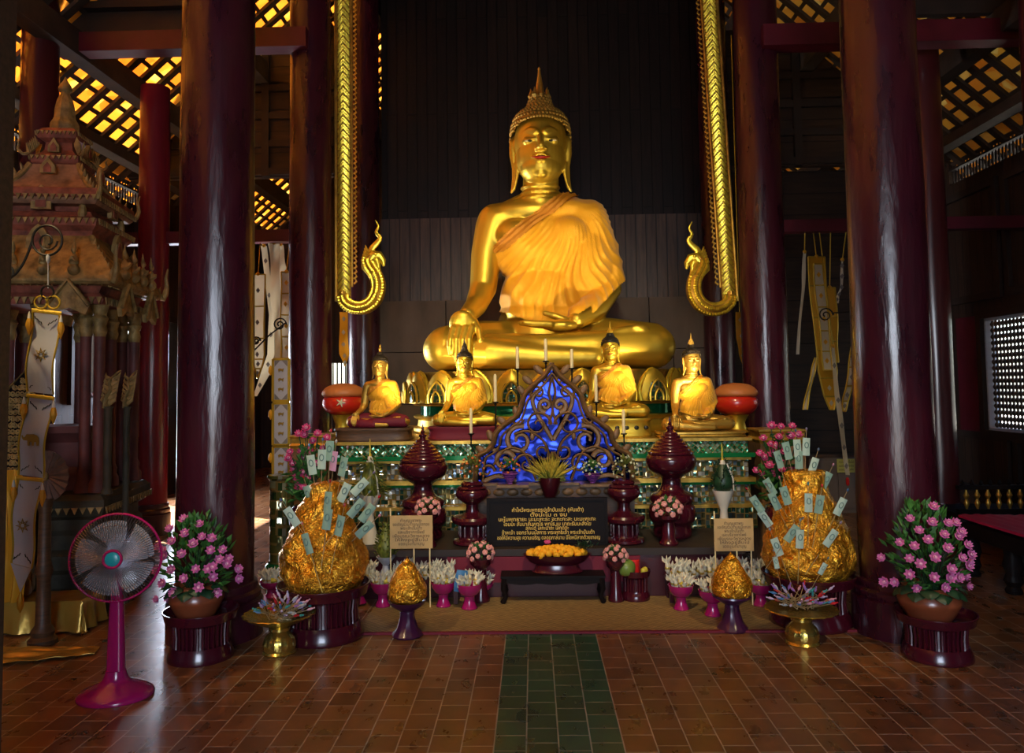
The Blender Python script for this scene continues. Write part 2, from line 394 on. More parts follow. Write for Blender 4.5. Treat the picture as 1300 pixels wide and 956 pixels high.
# glazed floor tiles with the green strip on the axis
gx0, gx1 = G(643.1, 799.5).x, G(755, 799.5).x; TW = (gx1-gx0)/4; gy0 = G(698, 800).y
m = N('floor_tile').set(Roughness=.3)
tc = m.n('TexCoord'); sp = m.n('SeparateXYZ'); m.l(tc.outputs['Object'], sp.inputs[0])
sx = m.n('Math', operation='SUBTRACT'); sx.inputs[1].default_value = gx0; m.l(sp.outputs[0], sx.inputs[0])
cb = m.n('CombineXYZ'); m.l(sp.outputs[1], cb.inputs[0]); m.l(sx.outputs[0], cb.inputs[1])
def fb(c1, c2, mo, off, bw):
    b = m.n('TexBrick', offset=off, offset_frequency=2, squash=1); b.inputs['Scale'].default_value = 1
    b.inputs['Brick Width'].default_value = bw; b.inputs['Row Height'].default_value = TW; b.inputs['Mortar Size'].default_value = .0035; b.inputs['Mortar Smooth'].default_value = .2
    b.inputs['Bias'].default_value = -.1
    for k, c in (('Color1', c1), ('Color2', c2), ('Mortar', mo)): b.inputs[k].default_value = (*c, 1)
    m.l(cb.outputs[0], b.inputs[0]); return b
b1 = fb((.235, .098, .034), (.125, .050, .018), (.42, .33, .24), .37, .17)
b2 = fb((.010, .090, .050), (.016, .060, .026), (.28, .30, .24), .5, .15)
g1 = m.n('Math', operation='GREATER_THAN'); g1.inputs[1].default_value = 0; m.l(sx.outputs[0], g1.inputs[0])
g2 = m.n('Math', operation='LESS_THAN'); g2.inputs[1].default_value = 4*TW; m.l(sx.outputs[0], g2.inputs[0])
gm = m.n('Math', operation='MULTIPLY'); m.l(g1.outputs[0], gm.inputs[0]); m.l(g2.outputs[0], gm.inputs[1])
mx = m.n('MixRGB'); m.l(gm.outputs[0], mx.inputs[0]); m.l(b1.outputs[0], mx.inputs[1]); m.l(b2.outputs[0], mx.inputs[2])
nz = m.n('TexNoise', i_Scale=5.0, i_Detail=8.0); m.l(m.co((2, 1, 1)), nz.inputs[0])
mu = m.n('MixRGB', blend_type='MULTIPLY'); mu.inputs[0].default_value = .85; m.l(mx.outputs[0], mu.inputs[1]); m.l(m.ramp(nz.outputs[0], [(.28, (.62, .6, .58)), (.65, (1.3, 1.22, 1.1))]), mu.inputs[2]); m.l(mu.outputs[0], m.b.inputs['Base Color'])
mf = m.n('MixRGB'); m.l(gm.outputs[0], mf.inputs[0]); m.l(b1.outputs[1], mf.inputs[1]); m.l(b2.outputs[1], mf.inputs[2])
bp = m.n('Bump'); bp.invert = True; bp.inputs['Strength'].default_value = .5; bp.inputs['Distance'].default_value = .004; m.l(mf.outputs[0], bp.inputs['Height'])
bq = m.n('Bump'); bq.inputs['Strength'].default_value = .12; bq.inputs['Distance'].default_value = .01; m.l(nz.outputs[0], bq.inputs['Height']); m.l(bp.outputs[0], bq.inputs['Normal']); m.l(bq.outputs[0], m.b.inputs['Normal'])
rr = m.n('MapRange'); rr.inputs['To Min'].default_value = .18; rr.inputs['To Max'].default_value = .42; m.l(nz.outputs[0], rr.inputs[0]); m.l(rr.outputs[0], m.b.inputs['Roughness'])
# sunlit ground outside
mat('outside_ground', (.5, .47, .42), .9)

# thin cloth lets light through
for nm in ('cream_cloth', 'gold_cloth', 'white_cloth'):
    t_ = MATS[nm].node_tree; p_ = t_.nodes['Principled BSDF']; tr = t_.nodes.new('ShaderNodeBsdfTranslucent'); ms = t_.nodes.new('ShaderNodeMixShader')
    ms.inputs[0].default_value = .5 if nm != 'white_cloth' else .3; tr.inputs[0].default_value = p_.inputs['Base Color'].default_value
    t_.links.new(p_.outputs[0], ms.inputs[1]); t_.links.new(tr.outputs[0], ms.inputs[2]); t_.links.new(ms.outputs[0], t_.nodes['Material Output'].inputs[0])
# ---------------------------------------------------------------- the hall
XL, XR, YB, YF = -5.5, 5.6, 16.0, -3.0
struct('floor', MB().bb(XL-.2, XR+.2, YF, YB+.2, -.12, 0), 'floor_tile')
struct('ground', MB().bb(-30, 30, -20, 40, -.4, -.125), 'outside_ground')
# side walls with openings; holes = (y0, y1, z0, z1)
def wall_x(name, X, out, holes, mt, H=4.75):
    mb = MB(); ys = sorted({YF, YB}|{h[0] for h in holes}|{h[1] for h in holes})
    for a, b in zip(ys, ys[1:]):
        mid = (a+b)/2; hs = sorted([h for h in holes if h[0] < mid < h[1]], key=lambda h: h[2]); z = 0
        for h in hs:
            if h[2] > z: mb.bb(X, X+out*.12, a, b, z, h[2])
            z = h[3]
        if z < H: mb.bb(X, X+out*.12, a, b, z, H)
    return struct(name, mb, mt)
# eave screens
eL0, eL1 = PX(168, 243, XL), PX(182, 216, XL); eR0, eR1 = PX(1205, 224, XR), PX(1203, 204, XR)
zl0, zl1 = 4.16, 4.55
wy0, wy1 = PX(1255, 470, XR).y, 8.0
wz0, wz1 = PX(1262, 546, XR).z, PX(1256, 404, XR).z
ly0, ly1 = PX(92, 460, XL).y, PX(121, 460, XL).y
lz0, lz1 = PX(105, 503, XL).z, PX(105, 410, XL).z
print('eaves', eL0, eL1, eR0, eR1, 'win', wy0, wz0, wz1, 'lwin', ly0, ly1, lz0, lz1)
eyL, eyR = eL1.y, eR0.y
DOORL = (10.15, 11.35, 0, 2.5)
wall_x('wall_left', XL, -1, [(4.5, eyL, zl0, zl1), (ly0, ly1, lz0, lz1), DOORL], 'plank_side')
wall_x('wall_right', XR, 1, [(4.5, eyR, zl0, zl1), (wy1, wy0, wz0, wz1)], 'plank_side')
bw0, bw1, bwz0, bwz1 = P(411, 476, YB).x, P(440, 476, YB).x, P(425, 492, YB).z, P(425, 461, YB).z
struct('wall_back', MB().bb(XL, bw0, YB, YB+.12, 0, 8.5).bb(bw1, XR, YB, YB+.12, 0, 8.5).bb(bw0, bw1, YB, YB+.12, 0, bwz0).bb(bw0, bw1, YB, YB+.12, bwz1, 8.5), 'plank_side')
w3 = struct('window_3', MB().bb(bw0, bw1, YB-.03, YB+.02, bwz0-.05, bwz0), 'dark_timber'); m3 = MB(); x3 = bw0
while x3 < bw1: m3.bb(x3, x3+.025, YB+.02, YB+.05, bwz0, bwz1); x3 += .085
part('bars', m3, 'dark_timber', w3, smooth=False)
mbf = MB(); mbf.bb(XL, -1.6, YF-.12, YF, 0, 8.5).bb(1.6, XR, YF-.12, YF, 0, 8.5).bb(-1.6, 1.6, YF-.12, YF, 3.4, 8.5)
struct('wall_front', mbf, 'plank_side')
for sgn, X, e, nm in ((-1, XL, eyL, 'trim_1'), (1, XR, eyR, 'trim_2')):
    mb = MB(); y = 4.55
    while y < e: mb.bb(X+sgn*.05, X+sgn*.06, y, y+.026, zl0, zl1); y += .07
    mb.bb(X-.01*sgn, X+sgn*.08, 4.5, e, (zl0+zl1)/2-.012, (zl0+zl1)/2+.012)
    struct(nm, mb, 'dark_timber')
# big wall panelling
def panel_frame(mb, X, sgn, y0, y1, z0, z1, w=.09, d=.05):
    a, b = X-sgn*d, X-sgn*.001
    mb.bb(a, b, y0, y1, z0, z0+w); mb.bb(a, b, y0, y1, z1-w, z1); mb.bb(a, b, y0, y0+w, z0+w, z1-w); mb.bb(a, b, y1-w, y1, z0+w, z1-w)
mb = MB()
for z0, z1 in ((2.55, 4.0), (.15, .92)):
    y = 5.2
    while y < 15: panel_frame(mb, XR, 1, y, y+1.35, z0, z1); y += 1.45
panel_frame(mb, XR, 1, wy1-.1, wy0+.12, wz0-.1, wz1+.1, .1, .07)
struct('trim_3', mb, 'dark_timber')
mb = MB()
for z0, z1 in ((2.6, 4.0),):
    y = 5.2
    while y < 15: panel_frame(mb, XL, -1, y, y+1.35, z0, z1); y += 1.45
panel_frame(mb, XL, -1, ly0-.1, ly1+.1, lz0-.1, lz1+.1, .08, .05)
struct('trim_4', mb, 'dark_timber')
struct('trim_5', MB().bb(XR-.045, XR-.005, wy0+.15, wy0+.62, wz0-.05, wz1+.05), 'beam_red')
# turned spindle window on the right, slatted window on the left
w1 = struct('window_1', MB().bb(XR-.03, XR+.1, wy1, wy0, wz0, wz0+.03).bb(XR-.03, XR+.1, wy1, wy0, wz1-.03, wz1).bb(XR-.03, XR+.1, wy0-.03, wy0, wz0, wz1), 'white_cloth')
y = wy0-.06; pr = []
hgt = wz1-wz0-.06; nb = 17
for i in range(nb):
    z = i*hgt/nb; q = hgt/nb
    pr += [(.012, z), (.028, z+q*.3), (.028, z+q*.55), (.012, z+q*.85)]
pr.append((.012, hgt)); sp0 = None
while y > wy1:
    if sp0 is None: sp0 = part('spindle', MB().lathe(pr, 8), 'old_wood', w1, loc=(XR+.04, y, wz0+.03))
    else:
        c = sp0.copy(); COL.objects.link(c); c.location = (XR+.04, y, wz0+.03)
    y -= .072
w2 = struct('window_2', MB().bb(XL-.1, XL+.02, ly0, ly1, lz0, lz0+.04).bb(XL-.1, XL+.02, ly0, ly1, lz1-.04, lz1), 'shrine_post')
mb = MB(); y = ly0+.1
while y < ly1: mb.bb(XL-.06, XL-.03, y, y+.04, lz0, lz1); y += .16
part('slats', mb, 'shrine_post', w2, smooth=False)
d1 = struct('door_1', MB().bb(XL-.13, XL+.05, DOORL[0]-.1, DOORL[0], 0, 2.6).bb(XL-.13, XL+.05, DOORL[1], DOORL[1]+.1, 0, 2.6).bb(XL-.13, XL+.05, DOORL[0], DOORL[1], 2.5, 2.6), 'beam_red')
# nave ceiling and the two lean-to roofs
struct('ceiling', MB().bb(-3.2, 3.3, YF, YB, 8.4, 8.5), 'dark_timber')
SL = .9
def roofz(u): return 4.62+SL*(5.25-u)       # u = |x - .05|
def side_roof(sg, nm):
    ang = math.atan(SL); ey = MB(); x0, x1 = 5.9, 2.3
    def X(u): return .05+sg*u
    tile = MB(); 
    tile.add([(X(x0), YF, roofz(x0)+.16), (X(x1), YF, roofz(x1)+.16), (X(x1), YB, roofz(x1)+.16), (X(x0), YB, roofz(x0)+.16)], [(0, 1, 2, 3)])
    tile.add([(X(x0), YF, roofz(x0)+.18), (X(x1), YF, roofz(x1)+.18), (X(x1), YB, roofz(x1)+.18), (X(x0), YB, roofz(x0)+.18)], [(3, 2, 1, 0)])
    r = struct(nm, tile, 'roof_tile')
    lat_ = MB(); y = YF; L = (x0-x1)/cos(ang)
    R = MX.Rotation(-sg*-ang if False else sg*ang, 3, 'Y')
    cxm, czm = X((x0+x1)/2), roofz((x0+x1)/2)
    while y < YB: lat_.box((cxm, y, czm+.10), (L, .10, .04), R=R); y += .32
    part('rafters', lat_, 'roof_timber', r, smooth=False)
    b = MB(); u = x0
    while u > x1: b.box((X(u), (YF+YB)/2, roofz(u)+.135), (.05, YB-YF, .025), R=R); u -= .205*cos(ang)
    part('battens', b, 'roof_timber', r, smooth=False)
    for u, d in ((5.25, .1), (4.62, .24), (3.7, .24), (2.9, .24)):
        struct('trim_6' if u == 5.25 else 'trim_7', MB().bb(X(u)-.09, X(u)+.09, YF, YB, roofz(u)-.02-d, roofz(u)+.0), 'roof_timber')
    # clerestory boards above the pillars' inner line
    struct('wall_upper_left' if sg < 0 else 'wall_upper_right', MB().bb(X(2.3)-.05, X(2.3)+.05, YF, YB, 7.1, 8.45), 'dark_timber')
side_roof(-1, 'ceiling_left'); side_roof(1, 'ceiling_right')
# crosswise tie beams, king walls
def tie(nm, x0, x1, Y, z0, z1, mt, th=.2): struct(nm, MB().bb(x0, x1, Y-th/2, Y+th/2, z0, z1), mt)
Y2 = 7.75
tz0, tz1 = P(150, 69, Y2).z, P(150, 45, Y2).z
tie('beam', -4.75, -2.2, Y2, tz0, tz1, 'beam_red'); tie('beam', 2.3, 5.0, Y2, P(1200, 57, Y2).z, P(1200, 30, Y2).z, 'beam_red')
for x0, x1 in ((-4.9, -3.35), (3.6, 5.2)):
    tie('wall_tie_left' if x0 < 0 else 'wall_tie_right', x0, x1, Y2+.05, tz1+.01, 6.5, 'dark_timber', .08)
    tie('beam', x0, x1, Y2-.02, tz1+.25, tz1+.32, 'dark_timber', .14)
Y3 = 10.7
zp0, zp1 = P(345, 226, Y3).z, P(345, 100, Y3).z
for x0, x1, s_ in ((XL, -2.35, -1), (2.6, XR, 1)):
    tie('wall_rear_left' if x0 < 0 else 'wall_rear_right', x0, x1, Y3, zp0, zp1+.6 if s_ < 0 else zp1+.5, 'plank_flat', .1)
    for k in range(4):
        zz = zp0+.02+k*(zp1-zp0)/3.6; tie('beam', x0, x1, Y3-.06, zz, zz+.09, 'dark_timber', .1)
    for xx in (x0+1.0, x0+1.9, x0+2.7): struct('post', MB().bb(xx-.05, xx+.05, Y3-.12, Y3-.02, zp0, zp1+.3), 'dark_timber')
    # the red rail from which the banners hang
    tie('beam', x0+.6 if s_ < 0 else x0-.2, x1, 8.78, P(345, 308, 8.78).z, P(345, 293, 8.78).z, 'beam_red', .14)
# right rear: boarded bay under the rear wall
struct('wall_bay', MB().bb(2.6, XR, Y3+.4, Y3+.5, 0, zp0+.05), 'plank_flat')
# dark plank screen behind the large image
sx0, sx1 = P(485, 300, 10.4).x, P(903, 300, 10.4).x; zj, zk = P(690, 380, 10.4).z, P(690, 275, 10.4).z
struct('wall_shrine', MB().bb(sx0, sx1, 10.4, 10.52, zk, 8.4), 'plank_wall')
struct('wall_shrine_lower', MB().bb(sx0-.01, sx1+.01, 10.37, 10.5, zj, zk), 'plank_lower')
mb = MB(); n = 5; hb = zj/4
for r in range(4):
    xs = [sx0-.03+i*(sx1-sx0+.06)/n+(0 if r % 2 else .3*(0 < i < n)) for i in range(n+1)]
    for a, b in zip(xs, xs[1:]): mb.bb(a+.006, b-.006, 10.30, 10.5, r*hb+.005, (r+1)*hb-.005)
struct('wall_plinth', mb, 'block_wall')
# pillars: (px, py for the axis, depth, radius, material)
def pillar(px, Y, r0, r1, mt, plinth, label, z1=8.3):
    b = P(px, 600, Y); t = thing('pillar', label, 'pillar', (b.x, Y, 0), 0, 'lacquered pillars of the hall')
    pr = [(r0*1.0, .28 if plinth else .02), (r0*1.02, .6), (r0, 1.5), (r0*.985, 3), ((r0+r1)/2, 4.5), (r1, z1)]
    part('shaft', MB().lathe(spl(pr, 5), 48, fn=lambda a, k: 1+.008*sin(3*a+k*.7)+.006*sin(7*a-k)), mt, t)
    if plinth:
        part('plinth', MB().lathe([(r0*1.24, .0), (r0*1.24, .20), (r0*1.24, .225), (r0*1.16, .235), (r0*1.2, .25), (r0*1.2, .275), (r0*1.1, .29), (r0*1.12, .31), (r0*1.1, .335), (r0*.9, .34)], 48), 'lacquer', t)
    return t
pillar(274, 5.16, .238, .222, 'lacquer', True, 'thick dark maroon pillar standing behind the pink flower pot near the fan')
pillar(1137, 5.16, .234, .222, 'lacquer', True, 'thick dark maroon pillar with round stepped plinth beside the right golden cone')
pillar(394, 7.95, .212, .20, 'lacquer', True, 'maroon pillar left of the golden naga trim, rising behind pink lotus flowers')
pillar(976, 7.95, .222, .21, 'lacquer', True, 'maroon pillar right of the golden naga trim, rising from behind the altar end')
pillar(463, 10.2, .205, .2, 'lacquer', True, 'maroon pillar at the left edge of the plank screen behind the small seated statue')
pillar(918, 10.2, .19, .185, 'lacquer', True, 'maroon pillar at the right edge of the plank screen beyond the naga trim')
pillar(192, 8.75, .165, .155, 'red_pillar', True, 'bright red side pillar with daylight on its foot, beyond the ornate shrine', 5.0)
pillar(41, 7.4, .17, .16, 'side_lacquer', True, 'dark red side pillar rising behind the spire of the ornate shrine', 5.6)
pillar(1193, 8.3, .17, .16, 'side_lacquer', True, 'brownish red side pillar close behind the thick right pillar', 5.3)
pillar(1352, 6.4, .16, .15, 'side_lacquer', True, 'side pillar just outside the right of the long dark table', 5.6)
# ---------------------------------------------------------------- seated image (units: photo pixels, x from body axis, z from the seat, -y to the viewer)
def limb(mb, pts, n=14):
    P_ = [V(p[:3]) for p in pts]; mb.tube(P_, [p[3] for p in pts], n)
    for p in (pts[0], pts[-1]): mb.ell(p[:3], p[3], 12, 8)
def body_shapes(face=True):
    b = MB()
    limb(b, [(-30, 14, 30, 36), (-75, -14, 31, 34), (-116, -44, 28, 29)]); limb(b, [(34, 14, 30, 36), (85, -14, 31, 35), (130, -44, 28, 29)])
    b.ell((-118, -44, 27), (28, 33, 27), 20, 14); b.ell((132, -44, 27), (29, 33, 27), 20, 14)
    limb(b, [(-116, -54, 24, 23), (-60, -76, 20, 20), (0, -86, 15, 15), (60, -84, 14, 12)])
    limb(b, [(130, -52, 26, 25), (60, -70, 26, 20), (0, -76, 26, 17), (-62, -66, 34, 12)])
    b.ell((84, -66, 42), (30, 11, 7), 14, 10, MX.Rotation(-.25, 3, 'Y')); b.ell((114, -66, 48), (12, 8, 6), 12, 8)
    b.ell((4, -34, 16), (112, 58, 17), 24, 12)
    b.ell((0, 10, 42), (56, 42, 42), 24, 16); b.ell((1, 8, 92), (50, 34, 54), 24, 18); b.ell((2, 8, 160), (66, 37, 50), 24, 18)
    b.ell((-28, -12, 172), (28, 18, 22), 16, 12); b.ell((32, -12, 172), (28, 18, 22), 16, 12)
    limb(b, [(-58, 8, 194, 24), (0, 8, 203, 24), (62, 8, 194, 24)]); limb(b, [(-52, 8, 206, 11), (-22, 6, 216, 14), (0, 4, 222, 18), (24, 6, 216, 14), (56, 8, 206, 11)])
    limb(b, [(-60, 8, 188, 24), (-70, 4, 150, 20), (-74, -2, 106, 17.5), (-82, -26, 82, 14), (-90, -56, 68, 11)])
    limb(b, [(64, 8, 188, 24), (76, 8, 150, 21), (86, 8, 104, 18), (68, -22, 76, 15), (42, -52, 60, 11)])
    # right hand over the shin, fingers down
    b.ell((-95, -72, 56), (16, 9, 17), 16, 12, MX.Rotation(.35, 3, 'X'))
    for i, (dx, tip) in enumerate(((-108, 20), (-101, 11), (-93.5, 9), (-86, 14))):
        limb(b, [(dx+3, -80, 50, 4.6), (dx, -89, 36, 4.2), (dx, -91, tip+9, 3.7), (dx+.6, -89, tip, 2.8)], 8)
    limb(b, [(-82, -70, 60, 5.2), (-75, -80, 48, 4.4), (-73, -86, 36, 3.4)], 8)
    # left hand in the lap, palm up
    b.ell((22, -66, 53), (20, 13, 7.5), 14, 10)
    for i in range(4): limb(b, [(10, -57-i*6.5, 54, 4.3), (-10-1.5*i, -61-i*6.3, 55, 4.2), (-28+abs(i-1.4)*4, -62-i*6, 56.5, 3)], 8)
    limb(b, [(28, -56, 60, 5), (14, -54, 66, 4.2), (3, -57, 69, 3.2)], 8)
    b.ell((0, 6, 204), (70, 28, 20), 28, 16); b.ell((0, 5, 214), (36, 24, 14), 24, 14)
    # neck with three folds
    b.tube([(0, 6, 205), (1, 4, 226), (2, 3, 252)], [27, 23, 23], 24)
    for z, r in ((222, 25), (229, 24), (236, 23.8)): b.tube([(1+r*cos(a), 4+r*.96*sin(a), z+1.2*sin(a)) for a in [2*PI*i/24 for i in range(24)]], 2, 8, closed=True)
    # head
    b.ell((2, 3, 294), (34, 37, 39), 32, 24); b.ell((2, -2.5, 274), (31.5, 32.5, 37), 32, 24); b.ell((2, -9, 254), (23, 25, 19.5), 24, 16); b.ell((2, -28.5, 248), (8, 5.5, 7), 16, 12); b.ell((2, -8, 258), (27, 27.5, 21), 24, 16)
    b.ell((2, 2, 304), (33, 34, 30), 32, 20)
    b.tube([(2, -31.5, 298), (2, -36.5, 290), (2, -41.5, 281), (2, -42.5, 277)], [2.6, 3.2, 4.4, 4.6], 12); b.ell((2, -41.5, 277), (5, 5, 4), 12, 8)
    for e in (-1, 1):
        b.ell((2+e*5, -38, 275.6), (3.6, 4.2, 3), 10, 8)
        br = [(2+e*(1.5+i*2.9), -34.4+.085*(i*2.9)**2*.42, 292+10.5*sin(PI*min(1, .12+i/9.5)*.93)) for i in range(10)]
        b.tube(br, [1.2]+[3.2]*8+[1.0], 8)
        b.tube([(p[0]*.96+2*.04+e*.4, p[1]+.6, p[2]-3.2) for p in br[1:-1]], [1.4]+[3.0]*6+[1.4], 8)
        b.ell((2+e*14, -25.5, 289), (9, 6.5, 6.2), 16, 10)
        b.tube([(2+e*(6+i*2), -33.4+.07*(i*2-1)**2*.45, 290.4-.9*sin(PI*i/8)+.6*(i/8)) for i in range(9)], [.6]+[1.15]*7+[.6], 6)
        b.tube([(2+e*33, 4, 304), (2+e*36, 2, 296), (2+e*36, 2, 280), (2+e*34, 1, 262), (2+e*34, 0, 246), (2+e*36, -1, 234), (2+e*39, -2, 229)], [3, 4.4, 4.6, 3.6, 3.8, 3.2, 1.6], 10, flat=.62, up=(1, 0, 0))
        b.tube([(2+e*31.5, -3, 268), (2+e*30.5, -4, 252), (2+e*34, -3, 236)], [2.2, 2.4, 1.8], 8)
    # lips
    b.tube([(2-12, -31.5, 266.6), (2-7, -35.2, 267.6), (2-2.5, -37.6, 269.4), (2, -38, 268.6), (2+2.5, -37.6, 269.4), (2+7, -35.2, 267.6), (2+12, -31.5, 266.6)], [1, 2, 2.5, 2.4, 2.5, 2, 1], 8)
    b.tube([(2-9, -32.4, 263.6), (2-4, -35.4, 261.8), (2, -36.2, 261.4), (2+4, -35.4, 261.8), (2+9, -32.4, 263.6)], [1, 2, 2.3, 2, 1], 8)
    return b
def hair_cap():
    cap = [(0, 357), (9, 356), (13, 352), (15, 346), (18, 340), (26, 334), (32.5, 327), (36.5, 317), (38.5, 303), (38.5, 290), (36.5, 276), (33, 264), (20, 256), (0, 254)]
    prof = spl(cap, 3); n = 64
    b = MB(); curls = MB(); k = len(prof)
    def pt(r, z, a): return (2+r*cos(a), 5+r*1.06*sin(a), z)
    def free(x, y, z):          # face opening
        t = (x-2)/31
        return not (y < 3 and z < 318.5-5*t*t-14*max(0, abs(t)-.75))
    vs = [pt(r, z, 2*PI*i/n) for r, z in prof for i in range(n)]; fs = []
    for j in range(k-1):
        for i in range(n):
            f = (j*n+i, (j+1)*n+i, (j+1)*n+(i+1) % n, j*n+(i+1) % n)
            c = sum((V(vs[q]) for q in f), V())/4
            if free(*c): fs.append(f)
    b.add(vs, fs)
    # rows of curls by arc length
    acc = 0; 
    for j in range(1, k):
        acc += math.hypot(prof[j][0]-prof[j-1][0], prof[j][1]-prof[j-1][1])
        if acc >= 4.3:
            acc = 0; r, z = prof[j]; m = max(5, int(2*PI*r/4.7))
            for i in range(m):
                p = pt(r+.3, z, 2*PI*(i+.5*(j % 2))/m)
                if free(*p): curls.ell(p, 2.15, 7, 5)
    # hairline beads
    for i in range(-8, 9):
        t = i/8; x = 2+30*t
        curls.ell((x, 5-math.sqrt(max(0, 1-((x-2)/37)**2))*39.5+.4, 319-5*t*t), 2.0, 7, 5)
    return b, curls
def finial(spire):
    b = MB()
    if spire == 'tall':
        b.lathe(spl([(5, 348), (11, 351), (11.5, 356), (7.5, 360), (6, 364), (4.5, 372), (2.6, 384), (1.6, 392), (2, 394), (0.3, 397)], 3), 20, c=(2, 5, 0))
        for i in range(8):
            a = i*PI/4+.2
            b.tube([(2+9*cos(a), 5+9*sin(a), 350), (2+12.5*cos(a), 5+12.5*sin(a), 357), (2+11*cos(a), 5+11*sin(a), 363), (2+12*cos(a), 5+12*sin(a), 367)], [3.4, 3.2, 1.8, .3], 6)
    elif spire == 'flame':
        b.lathe(spl([(7, 350), (11, 356), (9, 364), (5, 374), (3, 386), (.4, 406)], 3), 16, c=(2, 5, 0))
        for i in range(8):
            a = i*PI/4; b.tube([(2+8*cos(a), 5+8*sin(a), 352), (2+11*cos(a), 5+11*sin(a), 362), (2+5*cos(a), 5+5*sin(a), 380)], [3, 2.4, .4], 6)
    else:
        b.lathe(spl([(8, 350), (9, 355), (5, 361), (7, 368), (7, 374), (3, 382), (4.5, 388), (.4, 394)], 3), 16, c=(2, 5, 0))
    return b
def neckline(x, z, off=0):      # > 0 : cloth side
    # line from the neck (19,222+) down to the viewer's left (-31,184) and on to the armpit
    x0, z0, x1, z1 = 26, 226, -31, 182
    d = ((x1-x0)*(z-z0)-(z1-z0)*(x-x0))/math.hypot(x1-x0, z1-z0)
    return d-off
def robe_shell(infl=3.0, vox=1.7):
    b = MB(); k = infl
    b.ell((0, 8, 62), (58+k, 40+k, 34+k), 24, 16); b.ell((1, 8, 95), (51+k, 35+k, 56), 24, 18); b.ell((2, 8, 160), (66+k, 38+k, 50+k), 24, 18)
    b.ell((-28, -12, 172), (28+k, 18+k, 22+k), 16, 12); b.ell((32, -12, 172), (28+k, 18+k, 22+k), 16, 12)
    limb(b, [(-40, 8, 196, 22+k), (0, 8, 203, 24+k), (62, 8, 194, 24+k)]); limb(b, [(0, 4, 221, 17+k), (24, 6, 216, 14+k), (58, 8, 204, 12+k)])
    limb(b, [(64, 8, 188, 24+k), (78, 8, 150, 21+k), (88, 6, 108, 19+k), (68, -22, 78, 17+k), (48, -46, 66, 14+k)])
    b.ell((56, 4, 128), (40, 34, 62), 20, 14); b.ell((0, 6, 204), (70+k, 28+k, 20+k), 28, 16); b.ell((0, 5, 214), (36+k, 24+k, 14+k), 24, 14)
    b.tube([(70, 10, 150), (92, 8, 122), (101, 4, 116)], [20, 12, 6], 12); b.tube([(101, 2, 117), (84, -10, 92), (62, -28, 66)], [6, 12, 13], 12)
    return remesh(b, vox, 14)
def cut_robe(me, keep, disp, name):
    v = [p.co.copy() for p in me.vertices]; nn = vnormals(me)
    out = MB(); vs = [p+n*disp(p, n) for p, n in zip(v, nn)]
    fs = [tuple(p.vertices) for p in me.polygons if all(keep(v[i]) > 0 for i in p.vertices)]
    used = sorted({i for f in fs for i in f}); mp = {a: b for b, a in enumerate(used)}
    out.add([vs[i] for i in used], [tuple(mp[i] for i in f) for f in fs]); return out
def robe_keep(p):
    x, y, z = p
    hem = 58 + max(0, (-x-10))*.42 if x < 30 else 58+max(0, x-30)*.62
    if x > 60: hem = 66+(x-60)*1.02
    if y > 20: hem = min(hem, 60)
    a = neckline(x, z)
    if x < -46: a = min(a, x+66)
    if z > 226: a = -1
    return min(a, z-hem)
def fold(p, n):
    x, y, z = p
    dx, dz = x-40, 228-z; r = math.hypot(dx, dz); th = math.atan2(dx, max(dz, 1))
    w = NZ.noise(V((x*.02, z*.02, 3)))*1.6
    q = th*34+w*2.6+r*.012
    s_ = math.sin(q); s_ = (1-abs(s_))**1.3*2-.8
    a = min(1, (r/100)**1.5)*(.95+.8*NZ.noise(V((x*.03, y*.03, z*.03))))
    return a*s_*1.05+NZ.noise(V((x*.06, y*.06, z*.03)))*1.2
def band_keep(p):
    a = neckline(p.x, p.z, 1.0); b_ = 17-neckline(p.x, p.z)
    if p.y > 14: return -1
    return min(a, b_, p.z-150 if p.x < 0 else 1, p.x+58, 226-p.z)
ROBE = robe_shell(); ROBE2 = None
BODY = remesh(body_shapes(), 1.15, 3)
def soften(me, it):          # even out the torso, arms and legs; leave face and hands crisp
    o = bpy.data.objects.new('tmp', me); COL.objects.link(o); g = o.vertex_groups.new(name='g')
    for v in me.vertices:
        x, y, z = v.co; w = min(1, max(0, (219-z)/12))
        if y < -50 and z < 76 and -118 < x < -66: w = 0
        if y < -46 and 44 < z < 74 and -36 < x < 46: w = 0
        if w > 0: g.add([v.index], w, 'REPLACE')
    q = o.modifiers.new('s', 'SMOOTH'); q.iterations = it; q.factor = .6; q.vertex_group = 'g'
    dg = bpy.context.evaluated_depsgraph_get(); dg.update(); out = bpy.data.meshes.new_from_object(o.evaluated_get(dg)); bpy.data.objects.remove(o); return out
BODY = soften(BODY, 40)
def scaled(mb, s): r = MB(); r.v = [(x*s, y*s, z*s) for x, y, z in mb.v]; r.f = list(mb.f); r.m = list(mb.m); return r
body_mb = me2mb(BODY); body_mb.v = [(x, y, max(z, 0)) for x, y, z in body_mb.v]; robe_mb = cut_robe(ROBE, robe_keep, fold, 'robe')
def band_disp(p, n): return 3.0+1.1*math.sin((neckline(p.x, p.z))*1.15+NZ.noise(V((p.x*.04, 0, p.z*.04)))*2)
band_mb = cut_robe(ROBE, band_keep, band_disp, 'sash')
cap_mb, curl_mb = hair_cap()
hair_mb = MB().mb(cap_mb).mb(curl_mb)
def eyes(e_open=True):
    out = []
    for e in (-1, 1):
        w = MB(); k = MB()
        w.ell((2+e*14, -30.2, 288.2), (6.4, 2.2, 1.7), 14, 8); k.ell((2+e*13.2-.5, -31.5, 287.9), (2.8, 1.6, 1.7), 10, 8)
        out.append((w, k))
    return out
